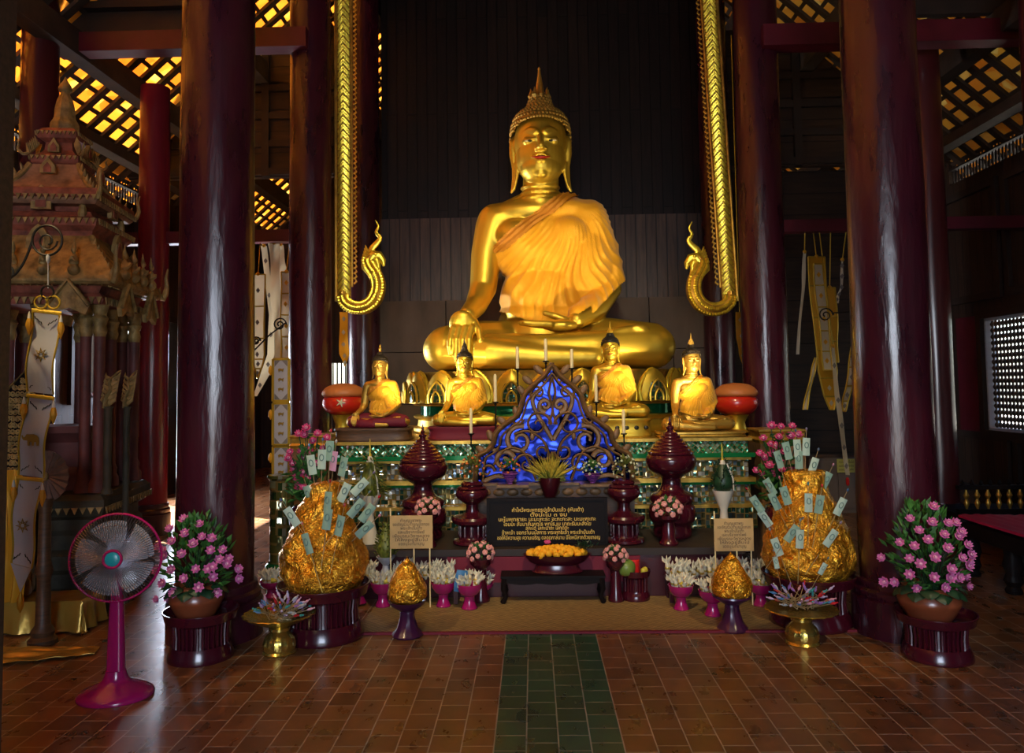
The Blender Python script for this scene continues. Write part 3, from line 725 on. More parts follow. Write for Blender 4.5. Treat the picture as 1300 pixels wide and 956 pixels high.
def statue(name, label, cat, loc, rz, s, bodymat, hairmat, spire, robemat, bandmat, group=None, lips='lip_red', band=True, eye='eye_white', spiremat=None, lowrobe=None, light=False):
    t = thing(name, label, cat, loc, rz, group, sc=s)
    bm = body_mesh if True else None
    o = part('body', bm.copy() if len(bm.materials) == 0 else bm, bodymat, t); o.data.materials.clear(); o.data.materials.append(MATS[bodymat])
    h = part('hair', hair_mb, hairmat, t); part('finial', finial(spire), spiremat or hairmat, t)
    for w, k in eyes():
        e_ = part('eye', w, eye, t); part('pupil', k, 'black', e_)
    lp = MB().tube([(2-11, -33.6, 266.6), (2-5, -37.3, 265.2), (2, -38.4, 264.8), (2+5, -37.3, 265.2), (2+11, -33.6, 266.6)], [.6, 1.4, 1.8, 1.4, .6], 6)
    part('lips', lp, lips, t, 'red painted lips' if lips == 'lip_red' else None)
    if robemat: part('robe', robe_mb, robemat, t)
    if band: part('sash', band_mb, bandmat, t)
    return t
body_mesh = body_mb.mesh('body')
SB = .0084; seat = P(686, 470, 7.85)
BY = 8.5; bx = P(686, 300, BY).x
big = statue('buddha_statue', 'very large golden seated Buddha in a satin robe on the lotus pedestal', 'statue', (bx, BY, seat.z), .0, SB, 'gold', 'curl_gold', 'tall', 'satin', 'satin_dark', spiremat='old_gold')
altar_z = P(700, 558, 6.9).z
# four small seated images in front: (px axis, py base, depth, width px, ...)
def small(px, pyb, Y, hpx, label, body, hair, spire, rz=0, spm=None, **k):
    p = P(px, pyb, Y); s = hpx*S(Y)/397
    return statue('buddha_statue', label, 'statue', (p.x, Y, p.z), rz, s, body, hair, spire, 'satin', 'satin_dark', group='small seated statues', spiremat=spm, **k)
s1 = small(482, 542, 7.15, 106, 'small seated Buddha with crimson legs on a low wooden base, leftmost of the four', 'old_gold', 'hair_dark', 'bud', -.12, 'old_gold', lips='old_gold')
s2 = small(590, 540, 7.25, 109, 'small seated Buddha with painted eyes, in front of the giant resting hand', 'gold', 'hair_dark', 'flame', -.05)
s3 = small(776, 530, 7.35, 119, 'small slender Buddha with black hair and bright flame finial, right of the tallest candles', 'gold', 'black', 'flame', -.12, 'gold')
s4 = small(880, 546, 7.15, 120, 'small seated Buddha with tall thin finial beside the right naga trim', 'old_gold', 'hair_dark', 'flame', .1, 'old_gold')
# crimson cloth over the legs of the leftmost one
leg = MB()
limb(leg, [(-30, 14, 30, 38), (-75, -14, 31, 36), (-116, -44, 28, 31)]); limb(leg, [(34, 14, 30, 38), (85, -14, 31, 37), (130, -44, 28, 31)])
limb(leg, [(130, -52, 26, 27), (60, -72, 26, 22), (0, -78, 26, 19), (-30, -72, 28, 15)]); limb(leg, [(-116, -54, 24, 25), (-60, -78, 20, 22), (0, -88, 15, 16)]); leg.ell((4, -34, 16), (112, 60, 18), 24, 12)
lm = me2mb(remesh(leg, 2.2, 4)); lm.v = [(x, y, max(z, .3)) for x, y, z in lm.v]; part('lower_robe', lm, 'red_velvet', s1)
for o, px, pyb, Y, w_, hpx, m_, lb in ((s1, 478, 558, 7.15, 96, 16, 'brown_wood', 'low worn wooden base under the leftmost small Buddha'), (s2, 592, 556, 7.25, 92, 16, 'red_velvet', 'low crimson base under the small Buddha with painted eyes'), (s3, 780, 547, 7.35, 88, 18, 'gold', 'gilded fretted base under the slender small Buddha'), (s4, 885, 556, 7.15, 108, 9, 'old_gold', 'thin gilded base under the small Buddha beside the right naga trim')):
    s_ = S(Y); z1 = o.location.z-.002; z0 = altar_z+.001; w2_ = w_*s_/2
    b = MB().lathe([(w2_*.98, 0), (w2_, .015), (w2_*.96, .03), (w2_*.95, z1-z0-.03), (w2_, z1-z0-.015), (w2_*.99, z1-z0)], 40, sy=.52, power=5)
    t = thing('statue_base', lb, 'base', (P(px, pyb, Y).x, Y-.1, z0), 0, 'bases of the small statues')
    part('plinth', b, m_, t)
    if m_ == 'gold':
        for i in range(7): part('fret_hole', MB().ell((0, 0, 0), (.022, .006, .02), 8, 4), 'black', t, loc=((i-3)*.085, -w2_*.52*.955, (z1-z0)*.5))
# ---------------------------------------------------------------- lotus pedestal under the large image
px0 = bx+.03; pz0, pz1 = altar_z+.002, seat.z-.002; PH = pz1-pz0
lot = thing('lotus_pedestal', 'gilded lotus pedestal with green glass bands under the very large golden Buddha', 'pedestal', (px0, 8.45, pz0))
def lring(prof, n=96, sx=1, sy=.62, pw=3): return MB().lathe(prof, n, sx=sx, sy=sy, power=pw)
part('pedestal_base', lring([(1.36, 0), (1.38, .02), (1.38, .05), (1.34, .07), (1.33, .13), (1.37, .15), (1.38, .17), (1.30, .18)]), 'gold', lot)
part('glass_band', lring([(1.30, .17), (1.31, .18), (1.31, .27), (1.30, .28)]), 'green_glass', lot, 'dark green glass band')
part('gilded_rim', lring([(1.30, .27), (1.37, .275), (1.39, .29), (1.37, .31), (1.30, .315), (1.26, .32), (1.24, .45), (1.28, PH-.03), (1.30, PH), (0.2, PH)]), 'old_gold', lot)
def sq(a, r, sx, sy, p):
    ca, sa = cos(a), sin(a); q = (abs(ca)**p+abs(sa)**p)**(-1/p); return V((r*q*ca*sx, r*q*sa*sy, 0))
PET = None; npet = 26
for i in range(npet):
    a = 2*PI*(i+.5)/npet
    if sin(a) > .35: continue
    p = sq(a, 1.36, 1, .62, 3); q2 = sq(a+.01, 1.36, 1, .62, 3)-sq(a-.01, 1.36, 1, .62, 3)
    rz = math.atan2(q2.y, q2.x)
    if PET is None:
        hh = PH-.31
        def arch(w, h): return [(-w, 0), (-w*1.05, h*.25), (-w*.95, h*.5), (-w*.6, h*.78), (0, h), (w*.6, h*.78), (w*.95, h*.5), (w*1.05, h*.25), (w, 0)]
        def petal(w, h, th, y): 
            m = MB(); A = arch(w, h); m.prism(A, y-th, y+th); return m
        rim = MB().tube([(x, -.05+.05*(z/hh)-.02*(1-abs(x)/.16), z) for x, z in spl(arch(.155, hh), 3)], .022, 8)
        body = MB().slab(lambda u, v: ((u-.5)*2*.16*(1-.15*v)*math.sqrt(max(0, 1-(v**2.4))) if v < 1 else 0, -.05-.045*sin(PI*u)*sin(PI*min(1, v*.8+.15)), v*hh), 10, 8, .02)
        inner = MB().slab(lambda u, v: ((u-.5)*2*.105*math.sqrt(max(0, 1-v**2.2)), -.095-.03*sin(PI*u)*(1-v*.4), .01+v*hh*.66), 8, 6, .012)
        ring = MB().tube([(x, -.115, z) for x, z in spl(arch(.09, hh*.68), 3)], .012, 6)
        core = MB().tube([(x, -.13, z+.005) for x, z in spl(arch(.045, hh*.36), 3)], .010, 6)
        PET = [('lotus_petal', body, 'gold'), ('petal_rim', rim, 'carved_gold'), ('petal_glass', inner, 'mosaic_dark'), ('petal_ridge', ring, 'gold'), ('petal_heart', core, 'gold')]
        first = []
        for k, (n_, m_, mt) in enumerate(PET): first.append(part(n_, m_, mt, lot if k == 0 else first[0]))
        PET = first; o = first[0]
    else:
        o = PET[0].copy(); COL.objects.link(o); o.parent = lot
        for c_ in PET[1:]:
            d = c_.copy(); COL.objects.link(d); d.parent = o
    o.location = (p.x, p.y, .305); o.rotation_euler = (0, 0, rz if sin(a) < 0 else rz)
# ---------------------------------------------------------------- tiered altar faced with green mirror mosaic
AX0, AX1 = P(431, 558, 6.9).x, P(949, 558, 6.9).x; ac = (AX0+AX1)/2; aw = (AX1-AX0)/2
alt = thing('mosaic_altar', 'wide tiered altar faced with green and silver mirror mosaic', 'altar', (ac, 6.9, 0))
def tier(name, z0, z1, fwd, mt, ex=0, parent=alt): return part(name, MB().bb(-aw-ex, aw+ex, -fwd, 2.9, z0, z1), mt, parent, smooth=False)
za = altar_z
def zz(py): return P(700, py, 6.9).z
tier('altar_top', zz(562), za, .03, 'old_gold', .03)
tier('mosaic_band', zz(577), zz(562), 0, 'mosaic_green'); tier('green_moulding', zz(582.5), zz(577), .05, 'green_trim', .05); tier('moulding', zz(586), zz(582.5), .03, 'old_gold', .02)
tier('mirror_band', zz(608), zz(586), .0, 'mosaic_mixed'); tier('moulding', zz(613), zz(608), .05, 'old_gold', .05); tier('green_moulding', zz(616), zz(613), .08, 'green_glass', .07)
tier('mirror_band', zz(640), zz(616), .05, 'mosaic_mixed'); tier('moulding', zz(644), zz(640), .12, 'old_gold', .09); tier('mirror_band', .36, zz(644), .12, 'mosaic_dark', .03)
# lower step
LZ = .362; lx0, lx1, LY = P(452, 690, 6.15).x, P(935, 690, 6.15).x, 6.0
stp = thing('altar_step', 'low dark step running along the foot of the mosaic altar', 'step', ((lx0+lx1)/2, LY, 0)); lw = (lx1-lx0)/2
part('step_body', MB().bb(-lw, lw, 0, .775, .0, LZ-.05), 'maroon_dark', stp, smooth=False); part('step_top', MB().bb(-lw-.02, lw+.02, -.02, .775, LZ-.05, LZ), 'dark_timber', stp, smooth=False)
b = MB(); bw_ = P(812, 700, LY).x-P(568, 700, LY).x; bxm = (P(812, 700, LY).x+P(568, 700, LY).x)/2-(lx0+lx1)/2
part('velvet_front', MB().bb(bxm-bw_/2, bxm+bw_/2, -.022, -.002, .12, LZ-.055), 'red_velvet', stp, smooth=False)
# end blocks standing against the pillars
for x_, nm, lb in ((P(431, 600, 6.9).x-.27, 'left', 'dark carved block at the left altar end behind the pink lotus flowers'), (P(949, 600, 6.9).x+.30, 'right', 'dark gilded block at the right altar end behind the pink lotus flowers')):
    t = thing('altar_block', lb, 'pedestal', (x_, 6.88, 0)); hw = .16 if nm == 'left' else .19
    z = P(990, 546, 6.8).z
    part('block_body', MB().bb(-hw, hw, 0, .38, 0, z-.12), 'carved_brown', t, smooth=False)
    part('block_cap', MB().lathe([(hw*1.41, z-.12), (hw*1.5, z-.09), (hw*1.38, z-.07), (hw*1.41, z-.03), (hw*1.52, z-.015), (hw*1.5, z)], 4, c=(0, .19, 0), rz=PI/4), 'old_gold', t, smooth=False)
# shift the altar behind those blocks apart from the altar itself
# ---------------------------------------------------------------- naga-headed gold trims hanging beside the second pillars
def naga(px, Y, flip, label):
    # built in photo pixels; x runs inward (towards the statue)
    top = P(px, 0, Y); s = S(Y)
    base = P(px, 392, Y); t = thing('naga_trim', label, 'hanging ornament', (base.x, Y, base.z-.02), 0, 'naga trims'); f = -1 if flip else 1
    H = 700
    # scaled band
    g = MB()
    def q(u, v):
        x = (-2+17*u)*s*f; z = (16+(H-16)*v)*s
        return (x, -.035*sin(PI*u)-.012, z)
    band = MB().slab(q, 10, 60, .02); part('scaled_body', band, 'old_gold', t)
    ch = MB(); z = 18
    while z < H-6:
        for r in range(2): ch.tube([((0+15*k/4)*s*f, -.048-.03*sin(PI*k/4), (z+r*3.6+(4.5 if k in (1, 3) else (9 if k == 2 else 0)))*s) for k in range(5)], .012, 4)
        z += 9.5
    part('chevrons', ch, 'carved_gold', t)
    part('side_rail', MB().tube([(-4*s*f, -.02, 12*s), (-4*s*f, -.02, H*s)], .014, 8).mb(MB().tube([(17*s*f, -.03, 30*s), (17*s*f, -.03, H*s)], .013, 8)), 'old_gold', t)
    sp_ = MB(); z = 34
    while z < H-6: sp_.tube([(19*s*f, -.01, z*s), (22.5*s*f, -.01, (z+3)*s), (21*s*f, -.01, (z+7)*s)], [.012, .010, .002], 6); z += 6.5
    part('crest', sp_, 'old_gold', t)
    # curling neck
    path = spl([(6, 24), (8, 12), (18, 4), (32, 3), (44, 10), (51, 24), (50, 40), (43, 52), (38, 62), (42, 70)], 5)
    n_ = len(path); rad = [(10.5+4*sin(PI*i/n_) if i < n_*.7 else 11.5-7*(i/n_-.7)/.3)*s for i in range(n_)]
    part('neck', MB().tube([(x*s*f, -.02, z*s) for x, z in path], rad, 14, flat=.6), 'old_gold', t)
    sc_ = MB()
    for i in range(3, n_-4, 1):
        x, z = path[i]; dx, dz = path[i+1][0]-x, path[i+1][1]-z; L = math.hypot(dx, dz)
        for w in (-6, 0, 6): sc_.ell(((x+dz/L*w)*s*f, -.02-rad[i]*(.97 if w == 0 else .62), (z-dx/L*w)*s), (.023, .024, .023), 7, 5)
    part('neck_scales', sc_, 'carved_gold', t)
    fin = MB()
    for i in range(8, n_-6, 2):
        x, z = path[i]; dx, dz = path[i+1][0]-x, path[i+1][1]-z; L = math.hypot(dx, dz); ox, oz = dz/L, -dx/L; R1 = rad[i]/s
        if i < n_*.62: ox, oz = ox, oz
        fin.tube([((x+ox*R1*.8)*s*f, -.02, (z+oz*R1*.8)*s), ((x+ox*(R1+3)+dx/L*2)*s*f, -.02, (z+oz*(R1+3)+dz/L*2)*s), ((x+ox*(R1+5)+dx/L*6)*s*f, -.02, (z+oz*(R1+5)+dz/L*6)*s)], [2.8*s, 2.0*s, .3*s], 6, flat=.6)
    pass
    hd = MB()
    hd.tube([(x*s*f, -.02, z*s) for x, z in ((40, 64), (45, 71), (52, 70), (57, 63), (58, 56))], [7*s, 7.5*s, 5.5*s, 4*s, 1.5*s], 12, flat=.7)
    hd.tube([(x*s*f, -.02, z*s) for x, z in ((46, 68), (50, 60), (51, 53), (54, 48))], [4*s, 3.4*s, 2.6*s, 1*s], 10, flat=.6)
    hd.ell((48*s*f, -.075, 71*s), (.02, .014, .018), 8, 6)
    part('head', hd, 'carved_gold', t)
    cr = MB()
    for i in range(7):
        a = i/6; x0, z0 = 41-8*a+3*a*a, 60+(-14)*a*0+13*(1-a)-10*a
        cr.tube([(x0*s*f, -.02, z0*s), ((x0-5)*s*f, -.02, (z0+4)*s), ((x0-7)*s*f, -.02, (z0+11)*s)], [3.2*s, 2.4*s, .4*s], 7, flat=.6)
    cr.tube([(x*s*f, -.02, z*s) for x, z in spl([(46, 70), (42, 78), (49, 86), (53, 93), (48, 100), (51, 108), (47, 116)], 3)], [5*s-i*.25*s for i in range(19)], 8, flat=.6)
    part('flame_crest', cr, 'carved_gold', t)
    # hanger and bracket at the very top
    part('hanger', MB().bb(-.04, .18, -.02, .05, H*s, H*s+.05), 'iron', t)
    return t
n1 = naga(431, 8.05, False, 'gold naga trim hanging left of the large statue, head curling to the right')
n2 = naga(933, 8.05, True, 'gold naga trim hanging right of the large statue, head curling to the left')
n2.rotation_euler = (0, math.radians(-2.2), 0)
# ---------------------------------------------------------------- carved fretwork stand with blue mirror, candles
FY = 6.42; fs = S(FY); fb = P(703, 612, FY); fz = fb.z
def F2(x, y): return ((x-703)*fs, (612-y)*fs)
stand = thing('candle_stand', 'brown carved fretwork stand with scrolls over cobalt blue mirror, centre of the altar', 'candle stand', (fb.x, FY, LZ+.002))
z0_ = fz-LZ
half = [(703, 466), (712, 478), (726, 490), (738, 502), (742, 515), (748, 528), (762, 538), (775, 550), (778, 562), (786, 572), (797, 578), (800, 590), (802, 611)]
full = [(1406-x, y) for x, y in half[::-1]]+half[1:]
out = spl([F2(*p) for p in full], 3)
def at(p, y=0): return (p[0], y, p[1]+z0_)
part('frame_moulding', MB().tube([at(p, -.01) for p in out], 7.2*fs, 10, flat=.5), 'carved_brown', stand)
inn = [(x*.9, (z-0)*.93+.0) for x, z in out]
part('inner_moulding', MB().tube([at(p, -.02) for p in inn], 2.0*fs, 8, flat=.7), 'carved_brown', stand)
part('mirror_panel', MB().prism([(x, z+z0_) for x, z in out]+[(out[-1][0], z0_-.0), (out[0][0], z0_)], .03, .045), 'blue_glass', stand, 'cobalt blue mirror backing')
fr = MB(); R_ = 2.9*fs
def sp2(x, y, r0, r1, a0, a1, m=26):
    for e in (1, -1):
        pts = [at(F2(703+e*((x-703)+(r0+(r1-r0)*i/m)*cos(a0+(a1-a0)*i/m)), y-(r0+(r1-r0)*i/m)*sin(a0+(a1-a0)*i/m)), -.015) for i in range(m+1)]
        fr.tube(pts, [R_*(1.15-.5*i/m) for i in range(m+1)], 6, flat=.6)
for a in ((722, 540, 17, 3, PI, -PI*1.9), (745, 560, 19, 4, PI*.6, -PI*2.1), (721, 500, 10, 2, -PI*.2, PI*2.2), (712, 516, 9, 2, -PI*.5, PI*2), (765, 585, 13, 3, PI*.9, -PI*1.6), (737, 590, 15, 3, 0, PI*2.4), (716, 574, 12, 3, PI, PI*3), (786, 598, 9, 2, PI, -PI), (713, 484, 6, 1.5, 0, PI*2), (748, 533, 8, 2, PI, PI*2.9), (775, 568, 7, 2, PI*.5, -PI)): sp2(*a)
for e in (1, -1):
    for A in ([(703, 610), (708, 580), (716, 560), (735, 548), (752, 552)], [(703, 560), (712, 545), (724, 524), (728, 506), (716, 494)], [(725, 610), (740, 575), (762, 570), (778, 590)], [(750, 610), (772, 604), (790, 610)], [(703, 480), (707, 500), (703, 520), (708, 540)]):
        fr.tube([at(F2(703+e*(x-703), y), -.015) for x, y in spl(A, 4)], R_*.95, 6, flat=.6)
part('scrollwork', fr, 'carved_brown', stand)
lv = MB()
for e in (1, -1):
    for x, y, a in ((738, 500, .6), (745, 527, .3), (763, 538, .9), (778, 556, .4), (790, 574, .9), (730, 487, .9), (716, 474, .8)):
        X0, Z0 = F2(703+e*(x-703), y); R3 = MX.Rotation(e*a, 3, 'Y')
        lv.ell((X0+e*4*fs, -.02, Z0+z0_+3*fs), (4.5*fs, .012, 8*fs), 10, 6, R3)
    lv.ell((F2(703+e*26, 555)[0], -.02, F2(0, 555)[1]+z0_), (3*fs, .012, 5*fs), 8, 6)
lv.tube([at(F2(703, 472), -.01), at(F2(703, 462), -.01)], [4*fs, 3*fs], 10)
part('carved_leaves', lv, 'carved_brown', stand)
# table-like body under the fretwork
bwid = P(812, 614, FY).x-fb.x
tb = MB().bb(-bwid, bwid, -.05, .14, z0_-.022, z0_-.002).bb(-.45, -.20, -.17, -.05, z0_-.022, z0_-.002).bb(.20, .45, -.17, -.05, z0_-.022, z0_-.002); part('stand_top', tb, 'carved_brown', stand, smooth=False)
part('stand_body', MB().bb(-bwid*.93, bwid*.93, -.04, .12, 0, z0_-.022), 'brown_wood', stand, smooth=False)
cf = MB()
for i in range(-5, 6): cf.ell((i*bwid*.16, -.042, z0_-.075), (bwid*.07, .012, .03), 10, 6)
part('carved_frieze', cf, 'carved_brown', stand)
# candles on side brackets
cn = thing('candle', 'x', 'candle', (0, 0, 0)); part('wax', MB().lathe([(.012, 0), (.0125, .02), (.0115, .17), (.006, .178), (.001, .18)], 12), 'candle', cn); part('wick', MB().tube([(0, 0, .178), (.001, 0, .188)], .0012, 5), 'black', cn)
cs = [(693, 430, 458, 'tallest and topmost candle, standing above the peak of the fretwork stand'), (657, 440, 468, 'cream candle just left of the topmost candle'), (726, 443, 467, 'cream candle just right of the topmost candle'), (629, 475, 510, 'cream candle second lowest on the left slope of the fretwork stand'), (757, 475, 510, 'cream candle second lowest on the right slope of the fretwork stand'), (598, 518, 550, 'lowest cream candle at the left foot of the fretwork stand'), (792, 520, 550, 'lowest cream candle at the right foot of the fretwork stand')]
for i, (x, yt, yb, lb) in enumerate(cs):
    p = P(x, yb, FY-.02); hgt = (yb-yt)*fs
    o = cn if i == 0 else dup(cn, (0, 0, 0)); o.location = (p.x, FY-.02, p.z); o.scale = (1.1, 1.1, hgt/.18); o['label'] = lb; o['group'] = 'candles on the fretwork stand'
    lx = p.x-fb.x; lz = p.z-LZ-.002
    h = MB().lathe([(.02, -.012), (.026, -.004), (.026, 0), (.014, -.0005)], 14, c=(lx, -.02, lz)).lathe([(.006, -.03), (.012, -.022), (.006, -.012)], 10, c=(lx, -.02, lz))
    zb = 0
    xs = min(max(lx, -.62), .62); nearest = min(out, key=lambda q: abs(q[0]-lx)+.3*abs(q[1]+z0_-lz+.1))
    h.tube([(lx, -.02, lz-.02), (lx, -.02, lz-.10), (nearest[0], -.012, min(lz-.14, nearest[1]+z0_))], .007, 6)
    part('candle_holder', h, 'iron', stand)
# inscription board
BYd = 6.08; pb = P(695, 684, BYd); bs = S(BYd)
brd = thing('inscription_board', 'dark wooden board with seven lines of gold Thai-style writing, below the fretwork', 'sign', (pb.x, BYd+.02, LZ+.002))
bw2, bh2 = 74*bs, 57*bs
part('board', MB().bb(-bw2, bw2, 0, .022, 0, bh2), 'black_wood', brd, smooth=False)
e_ = .012
part('board_frame', MB().bb(-bw2-e_, bw2+e_, -.012, .026, bh2-.01, bh2+e_).bb(-bw2-e_, bw2+e_, -.012, .026, 0, .02).bb(-bw2-e_, -bw2+.01, -.012, .026, .02, bh2-.01).bb(bw2-.01, bw2+e_, -.012, .026, .02, bh2-.01), 'black_wood', brd, smooth=False)
def text_mb(s, size, width=None, ext=.0008, bold=.0):
    c = bpy.data.curves.new('t', 'FONT'); c.body = s; c.size = size; c.align_x = 'CENTER'; c.extrude = ext; c.offset = bold; c.resolution_u = 3
    o = bpy.data.objects.new('t', c); COL.objects.link(o); dg = bpy.context.evaluated_depsgraph_get(); dg.update()
    me = bpy.data.meshes.new_from_object(o.evaluated_get(dg)); b = me2mb(me); bpy.data.objects.remove(o)
    if b.v:
        x0, x1 = min(v[0] for v in b.v), max(v[0] for v in b.v)
        k = width/(x1-x0) if width and x1 > x0 else 1
        b.v = [((x-(x0+x1)/2)*k, -z, y) for x, y, z in b.v]
    return b
lines = [('คำไหว้พระพุทธรูปเจ้าปันแล้ว (พันเต้า)', 651, 741, 641), ('ตั้งนะโม ๓ จบ', 674, 720, 647), ('นะโมพุทธายะ นะมะพะธะ จะภะกะสะ นะมะพะทะ', 634, 756, 652.5), ('โอมมะ สัมมาสัมพุทโธ พุทโธ เม นาถะธัมมะสังโฆ', 640, 750, 658.5), ('สุคะโต โลกะนาถะ โลกุตตะ', 668, 722, 663.5), ('ข้าพเจ้า ขอกราบนมัสการ พระพุทธเจ้า พระเจ้าปันเต้า', 638, 754, 669), ('ขอให้มีความสุข ความเจริญ ตลอดกาลนาน มีโชคมีลาภด้วยเทอญ', 632, 761, 675.5)]
txt = MB()
for s_, x0, x1, y in lines:
    q = text_mb(s_, .040, (x1-x0)*bs, .001, .0002); ox = ((x0+x1)/2-695)*bs
    txt.mb(q, MX.Translation((ox, -.002, (684-y)*bs-.006)))
part('lettering', txt, 'ink_gold', brd, smooth=False)
# ---------------------------------------------------------------- lacquered vessels
def vessel(px, ytip, ybot, Y, z, label, hpx=None):
    s = S(Y); H = ybot-ytip
    prof = [(22, 0), (24, 4), (23, 14), (27, 18), (29, 24), (28, 34), (25, 38), (27, 42), (25, 48), (17, 52), (13, 58), (12, 66), (17, 70), (27, 76), (31, 84), (31, 90), (27, 95)]
    prof = [(r, h*(H-45)/95) for r, h in prof]; zt = prof[-1][1]
    t = thing('lidded_vessel', label, 'vessel', (P(px, 600, Y).x, Y, z), 0, 'tall lidded lacquer vessels')
    part('bowl_stand', MB().lathe([(r*s, h*s) for r, h in spl(prof, 3)], 40), 'maroon_lacquer', t)
    lid = [(29, zt)]
    for i in range(7): r = 27-3.3*i; lid += [(r+1.8, zt+.5+i*4.0), (r+1.4, zt+2.4+i*4), (r-.6, zt+3.2+i*4)]
    lid += [(3.5, zt+29), (5, zt+31), (5, zt+33), (2.2, zt+35), (3, zt+37), (1.2, zt+39), (1.6, zt+41), (.3, zt+47)]
    part('ringed_lid', MB().lathe([(max(r, .2)*s, h*s) for r, h in lid], 36), 'maroon_lacquer', t)
vessel(537, 548, 690, 6.42, LZ+.002, 'tall maroon lidded vessel with ringed conical lid, left side of the altar')
vessel(852, 542, 690, 6.42, LZ+.002, 'tall maroon lidded vessel with ringed conical lid, right side of the altar')
def tokstand(px, ybot, Y, z, label, sc=1):
    s = S(Y)*sc; t = thing('footed_stand', label, 'stand', (P(px, ybot, Y).x, Y, z), 0, 'stacked maroon footed stands')
    a = [(23, 0), (25, 2), (24, 5), (17, 7), (16, 9)]
    part('foot', MB().lathe([(r*s, h*s) for r, h in a], 32), 'maroon_lacquer', t)
    for i in range(12):
        w = 2*PI*i/12; part('baluster', MB().lathe([(1.2*s, 0), (2.2*s, 4*s), (1.3*s, 7*s), (1.9*s, 11*s), (1.2*s, 15*s)], 6), 'maroon_lacquer', t, loc=(16.5*s*cos(w), 16.5*s*sin(w), 8*s))
    part('lower_dish', MB().lathe([(r*s, h*s) for r, h in [(14, 8), (14, 22), (18, 23), (25, 27), (26, 31), (24, 34), (14, 36), (9, 39), (7.5, 44), (8, 49), (14, 53), (19, 57), (21, 61), (20, 66), (18, 68)]], 36), 'maroon_lacquer', t)
    part('upper_rings', MB().lathe([(r*s, h*s) for r, h in [(17, 68), (19, 69), (17, 71), (13, 72), (14.5, 74), (12.5, 76), (11, 77), (11, 78)]], 30), 'maroon_lacquer', t)
    return t
tokstand(600, 689, 6.2, LZ+.002, 'maroon two-dish footed stand just left of the inscription board')
tokstand(793, 689, 6.2, LZ+.002, 'maroon two-dish footed stand just right of the inscription board')
# ---------------------------------------------------------------- red gourd-shaped lacquer bowls behind the pillars
for px, Y, lb, w in ((436, 7.55, 'red and orange lacquer bowl with white blossoms behind the left pillar', 25), (935, 7.55, 'glossy red and orange lacquer bowl behind the small Buddha on the right', 24)):
    s = S(Y); t = thing('offering_bowl', lb, 'bowl', (P(px, 530, Y).x, Y, altar_z+.003))
    zb = P(px, 528, Y).z-altar_z
    part('foot', MB().lathe([(18*s, 0), (19*s, .01), (12*s, .03), (10*s, zb*.6), (14*s, zb), (15*s, zb+.01)], 24), 'gold', t)
    part('bowl', MB().lathe(spl([(r*s, zb+h*s) for r, h in [(8, 0), (20, 4), (26, 12), (26, 20), (23, 24)]], 3), 36), 'melon_red', t)
    part('lid', MB().lathe(spl([(r*s, zb+h*s) for r, h in [(24, 24), (27, 27), (25, 33), (16, 39), (4, 41)]], 3), 36), 'melon_orange', t)
    b = MB()
    if px < 600:
        for i in range(5):
            a = 2*PI*i/5; b.tube([(3*s, -26*s, zb+17*s), ((3+6*cos(a))*s, -27.5*s, zb+(17+6*sin(a))*s)], [.012, .003], 6)
        part('blossom', b, 'petal_white', t)
# ---------------------------------------------------------------- flowers
def leafblade(mb, p, d, L, w, up=V((0, 0, 1))):
    p = V(p); d = V(d).normalized(); s_ = d.cross(up)
    s_ = s_.normalized() if s_.length > .01 else V((1, 0, 0)); n = s_.cross(d).normalized()*(w*.25)
    m = p+d*L*.5; vs = [p, m+s_*w/2+n, p+d*L, m-s_*w/2+n, m-n*.2+n*-.6]
    mb.add(vs, [(0, 1, 4), (1, 2, 4), (2, 3, 4), (3, 0, 4)])
def lotus_mb(r):
    b = MB()
    for ring, (n, tilt, L, w) in enumerate(((7, .25, 1.0, .62), (7, .75, .92, .55), (6, 1.2, .72, .45))):
        for i in range(n):
            a = 2*PI*(i+.5*ring)/n; o = V((cos(a), sin(a), 0)); d = (o*cos(tilt)+V((0, 0, sin(tilt))))
            s_ = V((-sin(a), cos(a), 0)); q = V((0, 0, 0)); pts = []
            for t, ww in ((0, .15), (.45, 1), (.8, .75), (1, .12)):
                c = q+d*(L*r*t)+V((0, 0, .22*r*sin(PI*t)*-1+.15*r*t*t)); k = w*r*ww/2
                pts += [c-s_*k, c+d.cross(s_)*(k*-.25), c+s_*k]
            fs = []
            for j in range(3):
                for m in range(2): fs.append((j*3+m, j*3+m+1, (j+1)*3+m+1, (j+1)*3+m))
            b.add(pts, fs)
    return b
LOT = {}
def flower_mesh(kind, mt, r):
    key = (kind, mt, round(r, 4))
    if key not in LOT: LOT[key] = (lotus_mb(r) if kind == 'lotus' else rose_mb(r)).mesh('flower', [mt])
    return LOT[key]
def rose_mb(r):
    b = MB()
    b.lathe(spl([(.25*r, -.5*r), (.75*r, -.35*r), (.95*r, .05*r), (.8*r, .45*r), (.55*r, .5*r), (.5*r, .25*r), (.3*r, .3*r), (.25*r, .5*r), (.05*r, .48*r)], 2), 12, fn=lambda a, k: 1+.12*sin(5*a+k*.8))
    return b
CORE = MB().ell((0, 0, 0), (1, 1, .8), 8, 6)
def facing(d): return V((0, 0, 1)).rotation_difference(V(d).normalized()).to_euler()
def put_flower(par, kind, mt, r, p, d, core=None, name='flower', label=None):
    o = bpy.data.objects.new(name, flower_mesh(kind, mt, r)); COL.objects.link(o); o.parent = par; o.location = p; o.rotation_euler = facing(d)
    if core:
        key = ('core', core, round(r, 4))
        if key not in LOT: LOT[key] = scaled(CORE, r*.36).mesh('flower_heart', [core])
        c = bpy.data.objects.new('flower_heart', LOT[key]); COL.objects.link(c); c.parent = o; c.location = (0, 0, r*.3)
    return o
